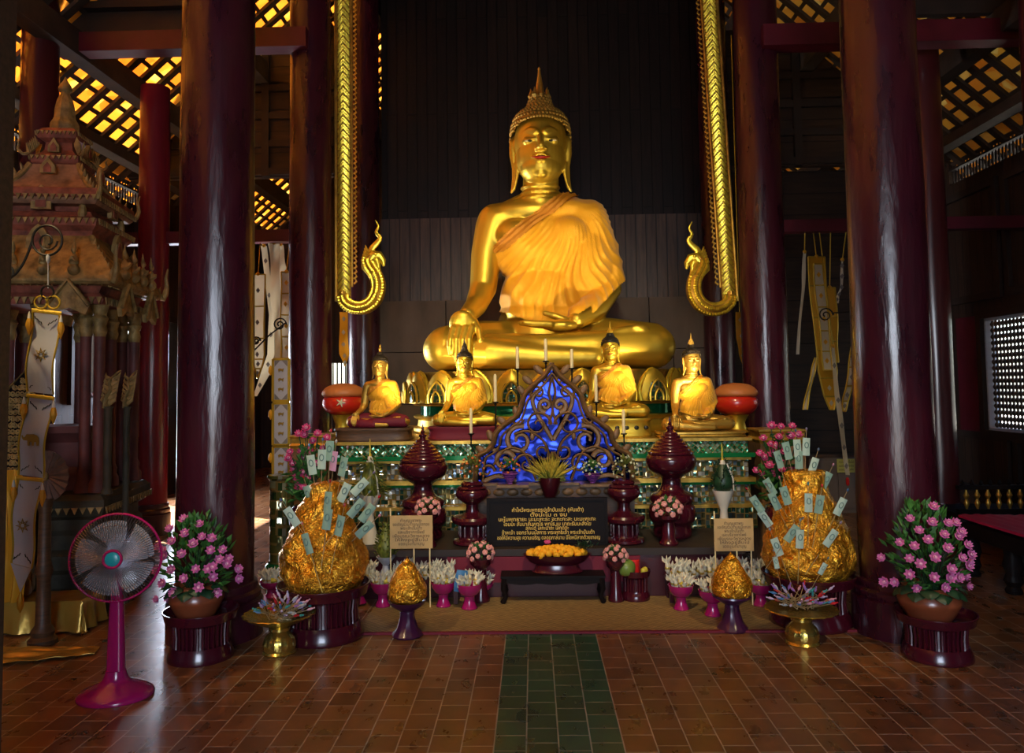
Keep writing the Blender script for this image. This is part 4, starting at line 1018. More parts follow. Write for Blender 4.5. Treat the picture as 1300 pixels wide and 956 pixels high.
def lotus_pot(name, lb, px, Y, z, fl, seed, potr, pothpx, gcx, gcy, gr, gh):
    """fl: flower centres in photo pixels"""
    rnd = random.Random(seed); s = S(Y); b0 = P(px, 700, Y)
    t = thing('potted_lotus', lb, 'potted flowers', (b0.x, Y, z), 0, 'pots of artificial pink lotus flowers')
    h = pothpx*s; r = potr*s
    part('pot', MB().lathe(spl([(.62*r, 0), (.70*r, .05*h), (.97*r, .45*h), (1.0*r, .62*h), (.86*r, .88*h), (.80*r, .95*h), (.86*r, h), (.78*r, .98*h), (.7*r, .8*h)], 3), 40), 'terracotta', t)
    zc = P(px, gcy, Y).z-z; lf = MB(); st = MB(); org = V((0, 0, h*.8))
    for (x, y) in fl:
        q = P(x, y, Y); X, Z = q.x-b0.x, q.z-z
        rr = math.sqrt(max(0, 1-((x-gcx)/gr)**2-((y-gcy)/gh)**2))*gr*s
        p = V((X, -rr*.8-.02*rnd.random(), Z)); d = (p-V((0, .05, zc-gh*s*.55))).normalized()
        d = (d+V((0, -.55, .25))).normalized()
        put_flower(t, 'lotus', 'petal_pink', 6.6*s*(.9+.2*rnd.random()), p, d, 'petal_core')
        q2 = p-d*.012; st.tube([org+V((X*.2, p.y*.2, 0)), (org+q2)*.5+V((0, 0, .03)), q2], .0028, 5)
    for i in range(260):
        a = rnd.random()*2*PI; u = rnd.random()**.5*.92; vv = rnd.uniform(-.95, .85)
        k = math.sqrt(1-vv*vv)*u; wd = (1 if vv < 0 else 1-vv*.5)
        p = V((k*cos(a)*gr*s*wd+(gcx-px)*s, k*sin(a)*gr*s*.85, zc+vv*gh*s)); dd = V((p.x, p.y, (p.z-h)*.8))+V((rnd.uniform(-.1, .1), rnd.uniform(-.1, .1), rnd.uniform(-.05, .1)))
        leafblade(lf, p-dd.normalized()*.03, dd, rnd.uniform(.055, .085), rnd.uniform(.03, .045))
    part('foliage', lf, 'leaf', t, smooth=False); part('stems', st, 'leaf_dark', t)
    bl = MB()
    for i in range(9):
        a = -PI/2+(i-4)*.42; o_ = V((cos(a)*r*.9, sin(a)*r*.9, h*(.92+.12*(i % 2))))
        bl.slab(lambda u, v, a=a, o_=o_: o_+V((cos(a), sin(a), 0))*(v*.055-.01)+V((-sin(a), cos(a), 0))*((u-.5)*.10*sin(PI*min(1, v*.75+.22)))+V((0, 0, -.035*v*v-.03*abs(u-.5))), 5, 5, .002)
    part('large_leaves', bl, 'leaf_dark', t)
    return t
def ribbed_tray(px, Y, z, r, hpx, label, group, mt='maroon_lacquer', nrib=34, sc=(1, .8, .86)):
    s = S(Y); t = thing('footed_tray', label, 'tray', (P(px, 700, Y).x, Y, z), 0, group); R = r*s; h = hpx*s
    part('foot', MB().lathe(spl([(R*sc[2], 0), (R*sc[2]*1.01, h*.06), (R*sc[2]*.97, h*.16), (R*sc[1]*1.0, h*.24), (R*sc[1]*.96, h*.3)], 2), 48), mt, t)
    part('drum', MB().lathe([(R*sc[1]*.80, h*.28), (R*sc[1]*.80, h*.72)], 40), mt, t)
    rb = MB().lathe([(R*sc[1]*.78, h*.3), (R*sc[1]*.86, h*.5), (R*sc[1]*.86, h*.52), (R*sc[1]*.80, h*.7)], 6)
    base = None
    for i in range(nrib):
        a = 2*PI*i/nrib; m = MB().tube([(R*sc[1]*.90, 0, h*.27), (R*sc[1]*.885, 0, h*.5), (R*sc[1]*.92, 0, h*.74)], .0075, 6) if base is None else None
        if base is None: base = part('rib', m, mt, t)
        o = base if i == 0 else base.copy()
        if i: COL.objects.link(o)
        o.rotation_euler = (0, 0, a)
    part('dish', MB().lathe([(R*sc[1]*.8, h*.70), (R*sc[1]*.95, h*.74), (R*.93, h*.80), (R*.97, h*.93), (R*1.0, h*.98), (R*1.0, h), (R*.965, h), (R*.93, h*.90), (R*.85, h*.84), (.01, h*.82)], 56), mt, t)
    return t, z+h*.82
# foreground pots
gL = G(256, 846).y+.155
tl, zt = ribbed_tray(256, gL, .002, 46, 60, 'dark maroon ribbed tray under the pink flower pot beside the fan', 'ribbed maroon trays')
FL = [(243, 656), (265, 661), (228, 667), (251, 671), (213, 689), (236, 680), (271, 675), (281, 678), (262, 683), (225, 691), (249, 695), (227, 698), (281, 692), (292, 693), (279, 714), (298, 705), (236, 714), (266, 713), (297, 711), (252, 724), (268, 736), (283, 725), (284, 712), (304, 734), (221, 733), (210, 718), (235, 744), (282, 748), (255, 753), (215, 758), (200, 760), (303, 722), (290, 704)]
lotus_pot('potted_lotus', 'large terracotta pot of pink lotus flowers by the left pillar, nearest to the fan', 250, gL, zt+.003, FL, 1, 33, 42, 252, 705, 52, 58)
gR = G(1184, 846).y+.155
tr, zt = ribbed_tray(1184, gR, .002, 47, 54, 'dark maroon ribbed tray under the flower pot in front of the right pillar', 'ribbed maroon trays')
FR = [(1172, 640), (1144, 655), (1164, 657), (1183, 658), (1194, 658), (1149, 667), (1176, 671), (1199, 669), (1156, 677), (1195, 674), (1131, 684), (1143, 686), (1179, 687), (1208, 685), (1139, 702), (1119, 708), (1164, 698), (1198, 699), (1213, 697), (1149, 707), (1184, 712), (1213, 712), (1229, 713), (1141, 722), (1166, 723), (1186, 724), (1199, 725), (1219, 728), (1183, 737), (1122, 738), (1135, 738), (1155, 742), (1210, 744), (1227, 743), (1224, 731)]
lotus_pot('potted_lotus', 'large terracotta pot of pink lotus flowers in front of the right pillar', 1177, gR, zt+.003, FR, 2, 36, 42, 1175, 692, 54, 60)
# ---------------------------------------------------------------- gold leaf cones
def cone_mb(r, h, seed, top=.3, cut=False):
    rnd = random.Random(seed); o = rnd.random()*9
    pr = spl([(.62, 0), (.80, .025), (.96, .12), (1.0, .23), (.95, .38), (.80, .55), (.62, .72), (.45, .86), (top*1.25, .955), (top*.9, .99), (.03, 1.0)], 7) if not cut else spl([(.6, 0), (.9, .09), (1.0, .22), (.98, .36), (.78, .56), (.42, .80), (.12, .96), (.02, 1.0)], 7)
    b = MB().lathe([(a*r, z*h) for a, z in pr], 80)
    vs = []
    for v in b.v:
        p = V(v); q = V((p.x, p.y, 0)); d = q.normalized() if q.length > 1e-5 else V((0, 0, 1))
        n = NZ.noise(V((p.x*9+o, p.y*9, p.z*9)))*.030+NZ.noise(V((p.x*26, p.y*26+o, p.z*26)))*.012
        vs.append(p+d*n*(r/.27)*min(1, p.z/h*8))
    b.v = [tuple(v) for v in vs]; return b
gc = G(411, 823).y+.235
tB, zB = ribbed_tray(411, gc, .002, 58, 66, 'large maroon ribbed tray under the left golden cone', 'ribbed maroon trays', nrib=40, sc=(1, .80, .86))
s = S(gc); c1 = thing('gold_leaf_cone', 'big gold-leaf covered cone with blunt top, stuck with banknotes, left of the altar', 'offering cone', (P(411, 700, gc).x, gc, zB+.004), 0, 'large golden cones')
part('leafed_body', cone_mb(53*s, 137*s, 3), 'gold_foil', c1)
gd = G(1026, 806).y+.25
tC, zC = ribbed_tray(1026, gd, .002, 57, 62, 'large maroon ribbed tray under the right golden cone', 'ribbed maroon trays', nrib=40, sc=(1, .80, .86))
s = S(gd); c2 = thing('gold_leaf_cone', 'big gold-leaf covered cone with blunt top, stuck with banknotes, right of the altar', 'offering cone', (P(1026, 700, gd).x, gd, zC+.004), 0, 'large golden cones')
part('leafed_body', cone_mb(53.5*s, 137*s, 5, .34), 'gold_foil', c2)
for px, yb, ytip, ymid, lb in ((517, 814, 716, 770, 'left'), (929, 806, 710, 765, 'right')):
    gy = G(px, yb).y+.10; s = S(gy); x = P(px, 760, gy).x; hb = (yb-ymid)*s
    t = thing('goblet_stand', 'dark lacquer goblet stand under the small %s golden cone' % lb, 'stand', (x, gy, .0015), 0, 'goblet stands')
    part('stem_foot', MB().lathe([(r*s, q*s) for r, q in [(18, 0), (19, 2), (17, 5), (13, 10), (10, 20), (8.5, 27), (9, 29), (8, 31)]], 32, fn=lambda a, k: 1+.04*cos(12*a)), 'purple_lacquer', t)
    part('cup', MB().lathe([(r*s, q*s) for r, q in [(8, 31), (12, 33), (20, 38), (23.5, 43), (24, hb/s), (22.5, hb/s), (20, hb/s-3), (.1, hb/s-4)]], 36), 'purple_lacquer', t)
    c = thing('gold_leaf_cone', 'small pointed gold-leaf cone resting in the %s goblet stand' % lb, 'offering cone', (x, gy, .0015+hb-4*s+.003), 0, 'small golden cones')
    part('leafed_body', cone_mb(24*s, (ymid-ytip+3)*s, 11 if lb == 'left' else 12, cut=True), 'gold_foil', c)
# ---------------------------------------------------------------- banknotes on sticks
def note(front):
    t = thing('money_stick', 'x', 'banknote on stick', (0, 0, 0), 0, 'banknotes on sticks in the golden cones')
    part('stick', MB().tube([(0, 0, -.30), (0, 0, .12)], .0022, 5), 'stick', t)
    w, h = .052, .125
    part('banknote', MB().slab(lambda u, v: ((u-.5)*w, -.006-.008*math.cos((u-.5)*3), (v-.5)*h), 6, 2, .001), front, t)
    ink = MB(); 
    ink.tube([(.013*cos(a), -.0165, .012+.020*sin(a)) for a in [2*PI*i/12 for i in range(12)]], .0028, 4, closed=True)
    part('print', ink, 'note_ink', t, smooth=False)
    return t
NOTES = {k: note(k) for k in ('note_green', 'note_pale', 'note_pink')}
HD = ['head_red', 'head_violet', 'head_blue', 'head_pinkish', 'head_silver', 'head_teal', 'head_lilac']
used_notes = set()
def put_note(x, y, Y, ang, kind, scy=1, rz=0, label='', L=.3):
    o = NOTES[kind] if kind not in used_notes else dup(NOTES[kind], (0, 0, 0)); used_notes.add(kind)
    p = P(x, y, Y); o.location = p; o.rotation_euler = Euler((0, math.radians(ang), rz), 'XYZ'); o.scale = (scy, scy, scy*L/.3 if False else scy); o['label'] = label; o['group'] = 'banknotes on sticks in the golden cones'
    m = random.choice(HD); part('stick_head', MB().lathe([(.001, -.012), (.007, -.004), (.008, .004), (.001, .014)], 8), m, o, loc=(0, 0, .125))
kN = {'note_green': 'green banknote', 'note_pale': 'pale green banknote', 'note_pink': 'pink banknote'}
LN = [(396, 590, -8, 'note_pale', 'tucked upright in front of the lotus flowers, leftmost of the tall row'), (409, 583, 2, 'note_pale', 'upright in the tall row above the left cone, second from its left'), (419, 572, 3, 'note_green', 'highest and furthest back of the row above the left cone'), (424, 585, 8, 'note_pink', 'standing among green ones above the left cone'), (436, 592, 14, 'note_green', 'rightmost of the upright row above the left cone'), (393, 629, -22, 'note_green', 'leaning left at the upper left slope of the left cone'), (437, 625, 26, 'note_pale', 'leaning right at the upper right slope of the left cone'), (417, 637, 6, 'note_green', 'in front of the blunt tip of the left cone'), (416, 659, 8, 'note_green', 'lower of the two in the middle front of the left cone'), (432, 667, 14, 'note_green', 'narrow, turned edge-on, on the right front of the left cone'), (391, 690, -20, 'note_green', 'low on the left front of the left cone'), (371, 656, -34, 'note_pale', 'leaning far left beside the left pillar, halfway up the left cone'), (452, 645, 42, 'note_green', 'leaning right above the right slope of the left cone, nearest the cone'), (466, 651, 38, 'note_green', 'leaning far right, beside the white cup, right of the left cone'), (463, 672, 48, 'note_green', 'lowest of those leaning out right of the left cone'), (457, 618, 45, 'note_pale', 'thin, sloping up rightwards beyond the upper slope of the left cone')]
for x, y, a, k, lb in LN:
    d = abs(x-411)/53; Y_ = gc-.02-(.27*math.sqrt(max(0, 1-d*d)) if y > 630 and d < 1 else .0)
    put_note(x, y, Y_-.03, a, k, 1.0, random.uniform(-.4, .4) if k != 'note_pale' else 0, kN[k]+' '+lb)
RNn = [(988, 583, -16, 'note_green', 'leaning left over the pink lotus, above the right cone'), (999, 572, -12, 'note_green', 'darker, behind the left-leaning one above the right cone'), (1012, 569, -3, 'note_pale', 'tall and upright at the top back of the right cone'), (1023, 567, 4, 'note_pale', 'rightmost upright one at the top back of the right cone'), (1014, 584, 0, 'note_green', 'upright just above the blunt tip of the right cone'), (1032, 592, 20, 'note_pale', 'tied with a blue band, leaning right above the right cone'), (997, 629, -16, 'note_green', 'against the upper left edge of the right cone'), (977, 618, -30, 'note_green', 'upper of the two leaning far left of the right cone'), (983, 636, -24, 'note_green', 'second of the two leaning far left of the right cone'), (961, 640, -32, 'note_green', 'narrow, furthest left of the right cone'), (971, 658, -34, 'note_pale', 'lower left, above the left slope of the right cone'), (1026, 638, 2, 'note_pale', 'facing the front high on the right cone'), (1040, 640, 10, 'note_green', 'edge-on at the upper right of the right cone'), (1015, 684, 4, 'note_pale', 'with violet tip low in the middle of the right cone'), (1005, 677, 36, 'note_green', 'small and tilted on the front of the right cone'), (1048, 610, 28, 'note_green', 'thin, pointing up right of the right cone tip'), (1066, 643, 28, 'note_pale', 'large, furthest right of the right cone'), (1054, 683, 36, 'note_pale', 'low on the right slope of the right cone'), (986, 694, -20, 'note_pale', 'pale blue, low on the left slope of the right cone'), (985, 714, -10, 'note_pale', 'lowest on the left side of the right cone'), (1044, 722, 30, 'note_pale', 'lying flat against the lower right of the right cone')]
for x, y, a, k, lb in RNn:
    d = abs(x-1026)/54; Y_ = gd-.02-(.27*math.sqrt(max(0, 1-d*d)) if y > 615 and d < 1 else .0)
    put_note(x, y, Y_-.03, a, k, .92 if y < 710 else .6, random.uniform(-.3, .3) if k == 'note_green' else 0, kN[k]+' '+lb)
# ---------------------------------------------------------------- gilt pedestal bowls with gold-leaf sticks
stk = thing('wrapped_stick', 'x', 'stick', (0, 0, 0)); part('stick', MB().tube([(0, 0, 0), (0, 0, .15)], .0026, 5), 'stick', stk); part('wrapped_head', MB().lathe([(.002, .12), (.008, .135), (.009, .15), (.003, .165), (.006, .175)], 7), 'head_red', stk)
STK = {}
for h_ in HD:
    if h_ == 'head_red': STK[h_] = stk; continue
    c = dup(stk, (0, 0, 0)); ch = [x for x in bpy.data.objects if x.parent == c and x.name.startswith('wrapped_head')][0]
    me = ch.data.copy(); me.materials.clear(); me.materials.append(MATS[h_]); ch.data = me; STK[h_] = c
ufirst = set()
for px, yb, ytop, wd, side, n in ((355, 835, 787, 45, 'left', 52), (1018, 823, 781, 44, 'right', 52)):
    gy = G(px, yb).y+.09; s = S(gy); x = P(px, 800, gy).x; H = (yb-ytop)*s
    t = thing('pedestal_bowl', 'embossed gilt pedestal bowl in front of the %s golden cone' % side, 'bowl', (x, gy, .0015), 0, 'gilt pedestal bowls')
    part('foot', MB().lathe([(r*s, q*s) for r, q in [(20.5, 0), (21, 1.5), (19, 4), (19.5, 6), (20, 12), (18, 19), (12, 25), (10, 27)]], 48, fn=lambda a, k: 1+(.03*cos(16*a) if 2 < k < 7 else 0)), 'brass', t)
    part('stem', MB().lathe([(r*s, q*s) for r, q in [(10, 27), (13, 28), (13, 31), (11, 32), (12, 34), (15, 37)]], 36), 'brass', t)
    dishz = H-6*s
    part('dish', MB().lathe([(14*s, 36*s), (26*s, 38*s), (wd*s*.93, H-2*s), (wd*s, H), (wd*s*.98, H+.004), (wd*s*.9, H-.002), (26*s, 40.5*s), (.01, 40*s)], 64, fn=lambda a, k: 1+(.03*cos(20*a) if 2 <= k <= 5 else 0)), 'brass', t)
    rnd = random.Random(px)
    for i in range(n):
        h_ = rnd.choice(HD); sp_ = STK[h_] if h_ not in ufirst else dup(STK[h_], (0, 0, 0)); ufirst.add(h_)
        a = rnd.random()*2*PI; r0 = rnd.random()**.5*.10
        lay = i/n; ca, sa = cos(a), sin(a)
        base = V((x+ca*r0*.9-.03*rnd.choice((-1, 1)), gy+sa*r0*.6, 41*s+.006+.07*lay)); d = V((ca*rnd.uniform(.3, 1.2)+rnd.uniform(-.6, .6), sa*.7+rnd.uniform(-.5, .5), rnd.uniform(.12, .65)))
        d.normalize(); base -= d*.04; base.z = max(base.z, 41*s+.006)
        sp_.location = base; sp_.rotation_euler = facing(d); sp_.scale = (.9,)*3
        sp_['label'] = 'thin gold-leaf stick with %s wrapped tip lying in the %s gilt bowl' % ({'head_red': 'a red', 'head_violet': 'a violet', 'head_blue': 'a blue', 'head_pinkish': 'a pinkish', 'head_silver': 'a silvery', 'head_teal': 'a teal', 'head_lilac': 'a lilac'}[h_], side)
        sp_['group'] = 'sticks in the %s gilt bowl' % side
for k in list(STK.values()):
    if k.get('label') == 'x': k['label'] = 'thin gold-leaf stick in the gilt bowl'
# ---------------------------------------------------------------- magenta footed bowls with wrapped offerings
mt_ = solo('woven_mat', MB().bb(P(452, 797, 5.17).x, P(1085, 790, 5.2).x, 5.165, 5.985, .001, .012), 'woven', 'tan woven straw mat with dark red front border on the tiled floor', 'mat', smooth=False)
part('mat_border', MB().bb(P(452, 797, 5.17).x, P(1085, 790, 5.2).x, 5.135, 5.163, .001, .014), 'red_velvet', mt_, 'dark red cloth border', smooth=False)
wrap = thing('wrapped_offering', 'x', 'offering', (0, 0, 0))
wm = MB()
wm.tube([(0, 0, 0), (0, 0, .02), (.002, 0, .055), (.004, 0, .07)], [.006, .014, .011, .004], 8)
for i in range(5):
    a = 2*PI*i/5; leafblade(wm, (0.004*cos(a), .004*sin(a), .05), (cos(a)*.5, sin(a)*.5, 1), .045, .02, V((-sin(a), cos(a), .1)))
part('wrapping', wm, 'wrap_white', wrap, smooth=True)
part('foil_tip', MB().lathe([(.010, .018), (.014, .026), (.013, .036), (.009, .042)], 8), 'wrap_gold', wrap)
w_used = [False]
def put_wrap(p, d, sc, label, group):
    o = wrap if not w_used[0] else dup(wrap, (0, 0, 0)); w_used[0] = True
    o.location = p; o.rotation_euler = facing(d); o.scale = (sc,)*3; o['label'] = label; o['group'] = group
bowls = [b for b in [(486, 774, 744, 15.5, 'leftmost bowl of the row left of the black table'), (563, 774, 744, 15.5, 'second bowl from the black table on the left'), (596, 777, 746, 16.5, 'nearest to the black table on the left'), (457, 770, 745, 14, 'half hidden behind the left golden cone tray'), (525, 762, 738, 15, 'behind the small left golden cone'), (612, 764, 745, 15, 'behind the bowl nearest the black table on the left'), (345, 760, 740, 15, 'alone between the left pillar and the left golden cone'), (865, 778, 748, 16, 'nearest to the black table on the right'), (905, 786, 755, 17, 'just left of the small right golden cone'), (890, 768, 742, 15, 'behind the first two bowls on the right'), (966, 773, 746, 15.5, 'between the small and big golden cones on the right'), (934, 768, 740, 15, 'hidden behind the small right golden cone')] if b[0] not in (525, 890, 934)]
rnd = random.Random(4)
bowl0 = None
for px, yb, yt, r, lb in bowls:
    gy = G(px, yb).y+.045; s = S(gy); x = P(px, yb, gy).x; H = (yb-yt)*s; z = .0135 if 5.165 < gy-.05 and px > 452 else .0015
    if bowl0 is None:
        t = thing('footed_bowl', '', 'bowl', (0, 0, 0)); 
        part('foot', MB().lathe([(.052, 0), (.054, .006), (.048, .016), (.036, .05), (.034, .07), (.040, .085)], 28), 'magenta_plastic', t)
        part('cup', MB().lathe([(.038, .083), (.066, .10), (.086, .135), (.090, .165), (.086, .166), (.080, .14), (.01, .118)], 32), 'magenta_plastic', t); bowl0 = t
    else: t = dup(bowl0, (0, 0, 0))
    t.location = (x, gy, z); k = r*s/.09; t.scale = (k, k, H/.166); t['label'] = 'magenta bowl of offerings, '+lb; t['group'] = 'magenta footed bowls'
    for i in range(9):
        a = 2*PI*i/8; q = V((cos(a), sin(a), 0)) if i < 8 else V((0, 0, 0))
        p = V((x, gy, z+H*.86))+q*r*s*.5; d = q*.55+V((rnd.uniform(-.3, .3), rnd.uniform(-.3, .3), 1))
        put_wrap(p, d, rnd.uniform(1.0, 1.3), 'white wrapped offering in the bowl '+lb.replace('leftmost bowl', 'leftmost').replace('second bowl', 'second'), 'wrapped offerings in the bowls')
    part_y = MB().ell((0, 0, 0), (.035, .02, .018), 10, 6)
    if rnd.random() < .7:
        solo('yellow_packet', part_y, 'wrap_yellow', 'yellow packet in the magenta bowl, '+lb, 'offering', (x+.02, gy-r*s*.45, z+H+.012), group='yellow packets')
# low trays of the same offerings behind the bowls
for x0, x1, yb, lab in ((452, 585, 742, 'left'), (845, 985, 738, 'right')):
    gy = 5.875; a, b_ = P(x0, yb, gy).x, P(x1, yb, gy).x; zt = .17
    t = thing('low_table', 'low dark table covered with wrapped offerings %s of the black table' % lab, 'table', ((a+b_)/2, gy, .0135))
    part('table_top', MB().bb(-(b_-a)/2, (b_-a)/2, -.085, .09, zt-.02, zt), 'maroon_dark', t, smooth=False)
    for sx_ in (-1, 1):
        for sy_ in (-1, 1): part('leg', MB().bb(sx_*((b_-a)/2-.03)-.015, sx_*((b_-a)/2-.03)+.015, sy_*.068-.015, sy_*.068+.015, 0, zt-.02), 'maroon_dark', t, smooth=False)
    n = 38
    for i in range(n):
        px = x0+5+(x1-x0-10)*((i % 13)+.5*((i//13) % 2))/13; row = i//13
        if x0 < 500 and 476 < px < 504: continue
        p = P(px, yb, gy); q = V((p.x, gy-.06+row*.055, .0135+zt+.002))
        put_wrap(q, (rnd.uniform(-.35, .35), rnd.uniform(-.5, .0), 1), rnd.uniform(1.1, 1.5), 'white and gold wrapped offering on the low table %s of the black table' % lab, 'wrapped offerings on the %s low table' % lab)
# ---------------------------------------------------------------- black table with marigold tray
by = G(700, 766).y+.0; s = S(by+.1); x0, x1 = P(636, 740, by).x, P(768, 740, by).x; tx = (x0+x1)/2; hw = (x1-x0)/2; TZ = P(700, 729, by).z-.0135
bt = thing('black_table', 'low black lacquer table with curved legs in front of the altar step', 'table', (tx, by+.07, .0135))
part('table_top', MB().bb(-hw, hw, -.13, .10, TZ-.018, TZ), 'black_wood', bt, smooth=False)
ap = [(-hw*.97, TZ-.018), (hw*.97, TZ-.018), (hw*.95, TZ-.06)]+[(hw*(.85-1.7*i/16), TZ-.052-.012*abs(sin(PI*3*i/16))) for i in range(17)]+[(-hw*.95, TZ-.06)]
part('apron', MB().prism(ap[::-1], -.12, -.105), 'black_wood', bt, smooth=False)
for sx_ in (-1, 1):
    for sy_ in (-.112, .085): part('leg', MB().tube([(sx_*hw*.93, sy_, TZ-.02), (sx_*hw*.95, sy_, TZ*.5), (sx_*hw*.90, sy_, TZ*.25), (sx_*hw*.96, sy_, .006), (sx_*hw*.97, sy_, 0)], [.02, .02, .014, .02, .018], 8), 'black_wood', bt)
ty = by+.09; s = S(ty); tz = .0135+TZ+.002; mx_ = P(707, 700, ty).x
mt = thing('marigold_tray', 'wide oval maroon tray on the black table, heaped with marigolds', 'tray', (mx_, ty-.035, tz))
hb = (728-706)*s
part('foot', MB().lathe([(.18, 0), (.185, .008), (.17, .02), (.155, hb*.45)], 44, sy=.46), 'maroon_lacquer', mt); part('dish', MB().lathe([(.15, hb*.42), (.20, hb*.6), (.245, hb*.95), (.255, hb*1.02), (.245, hb*1.02), (.22, hb*.8), (.01, hb*.75)], 48, sy=.42), 'maroon_lacquer', mt)
mg = MB()
def marig(r):
    b = MB().ell((0, 0, 0), (r, r, r*.75), 14, 9); o = []
    for v in b.v:
        p = V(v); o.append(tuple(p*(1+.14*math.sin(p.x/r*9+p.y/r*5)*math.cos(p.z/r*11))))
    b.v = o; return b
mgm = marig(.030).mesh('marigold', ['marigold'])
for i in range(46):
    a = i*2.399; q = math.sqrt(i/46); p = V((mx_+q*.215*cos(a), ty-.035+q*.085*sin(a), tz+hb*.98+.045*(1-q*q)+.004))
    o = bpy.data.objects.new('marigold', mgm); COL.objects.link(o); o.location = p; o.rotation_euler = (rnd.random(), rnd.random(), rnd.random()*6)
    k = rnd.uniform(.85, 1.1); o.scale = (k, k, k); tagit(o, 'orange yellow marigold heaped in the oval maroon tray on the black table', 'flower', 'marigolds in the tray')
solo('pink_blossom', rose_mb(.025), 'petal_hot', 'single hot pink blossom on top of the heaped marigolds', 'flower', (P(695, 689, ty).x, ty-.02, tz+hb+.085))
lf = MB()
for i in range(40): leafblade(lf, (rnd.gauss(0, .03), rnd.gauss(0, .02), rnd.uniform(0, .03)), (rnd.uniform(-1, 1), rnd.uniform(-1, .3), rnd.uniform(.1, .9)), .045, .018)
solo('leaf_sprig', lf, 'leaf_dark', 'dark green leafy sprig at the right end of the marigold tray', 'leaves', (P(740, 694, ty).x, ty-.035, tz+hb+.04), smooth=False)
# ---------------------------------------------------------------- bouquets
def bouquet(px, py, Y, r, n, kind, mt, label, cat='bouquet', group=None, leaf='leaf', fr=None, zbase=None, vase=None, squash=.8, seed=0):
    rnd = random.Random(px+seed); s = S(Y); c = P(px, py, Y); R = r*s; z = zbase if zbase is not None else c.z-R*squash
    t = thing('bouquet', label, cat, (c.x, Y, z), 0, group); zc = c.z-z
    if vase:
        hv = zc-R*squash*.5; part('vase', MB().lathe(vase_prof(vase, hv, R), 28), 'maroon_lacquer' if vase == 'drum' else ('petal_purple' if vase == 'cone' else ('white_paint' if vase == 'white' else 'maroon_lacquer')), t)
    lf = MB()
    for i in range(90):
        a = rnd.random()*2*PI; e = rnd.uniform(-.5, 1.4); d = V((cos(a)*cos(e), sin(a)*cos(e), sin(e)*squash+.1))
        p = V((0, 0, zc))+V((d.x, d.y, d.z))*R*rnd.uniform(.3, .8); leafblade(lf, p, d+V((rnd.uniform(-.4, .4),)*3), R*.42, R*.17)
    part('foliage', lf, leaf, t, smooth=False)
    fr = fr or 3.6
    for i in range(n):
        a = i*2.399; zf = 1-1.5*(i+.5)/n; q = math.sqrt(max(0, 1-zf*zf)); d = V((q*cos(a), q*sin(a), zf*squash))
        if d.y > .45: continue
        put_flower(t, kind, mt, fr*s*rnd.uniform(.85, 1.15), V((0, 0, zc))+V((d.x*R, d.y*R, d.z*R)), d+V((0, -.3, .2)))
    return t
def vase_prof(k, h, R):
    if k == 'drum': return [(R*.7, 0), (R*.72, h*.06), (R*.5, h*.2), (R*.45, h*.75), (R*.85, h*.88), (R*.9, h)]
    if k == 'cone':
        o = []
        for i in range(5): q = R*(.25+.12*i); o += [(q, h*i/5), (q*1.15, h*(i+.3)/5), (q*.95, h*(i+.75)/5)]
        return o+[(R*.8, h)]
    if k == 'white': return [(R*1.0, 0), (R*.95, h*.08), (R*.55, h*.3), (R*.35, h*.5), (R*.4, h*.62), (R*.8, h*.85), (R*.95, h)]
    return [(R*.7, 0), (R*.7, h*.05), (R*.3, h*.3), (R*.3, h*.5), (R*.7, h*.8), (R*.8, h)]
LSZ = LZ+.002; TPZ = fz
bouquet(543, 645, 6.1, 15, 22, 'rose', 'petal_rose', 'pale pink rose bouquet on the left, in front of the tall lidded vessel', group='pale pink rose bouquets', zbase=LSZ, vase='drum')
bouquet(848, 646, 6.1, 17, 26, 'rose', 'petal_rose', 'pale pink rose bouquet in a maroon stand, front of the right lidded vessel', group='pale pink rose bouquets', zbase=LSZ, vase='drum')
bouquet(610, 702, 5.88, 16, 22, 'rose', 'petal_rose', 'pale pink rose bouquet on the left end of the floor mat beside the blue packet', group='pale pink rose bouquets', zbase=.0135, vase='drum')
bouquet(781, 705, 5.86, 14, 20, 'rose', 'petal_rose', 'pale pink rose bouquet behind the fruit tray right of the black table', group='pale pink rose bouquets', zbase=.0135, vase='drum')
bouquet(647, 594, 6.31, 13, 16, 'rose', 'petal_orange', 'posy of orange and green flowers in tiered cone vase, left of the yellow fan', group='small posies', fr=1.8, leaf='leaf', zbase=TPZ+.002, vase='cone')
bouquet(752, 596, 6.31, 13, 30, 'rose', 'petal_white', 'small posy of white buds in a tiered cone vase, right of the yellow fan', group='small posies', fr=1.6, leaf='leaf', zbase=TPZ+.002, vase='cone')
bouquet(600, 596, 6.2, 15, 22, 'rose', 'petal_orange', 'conical posy of orange and green flowers on the left footed stand', group='small posies', fr=1.8, leaf='leaf_olive', zbase=LSZ+78*S(6.2)+.004, squash=1.2)
bouquet(794, 596, 6.2, 16, 34, 'rose', 'petal_white', 'conical posy of tiny yellow white buds on the right footed stand', group='small posies', fr=1.6, leaf='leaf_olive', zbase=LSZ+78*S(6.2)+.004, squash=1.1)
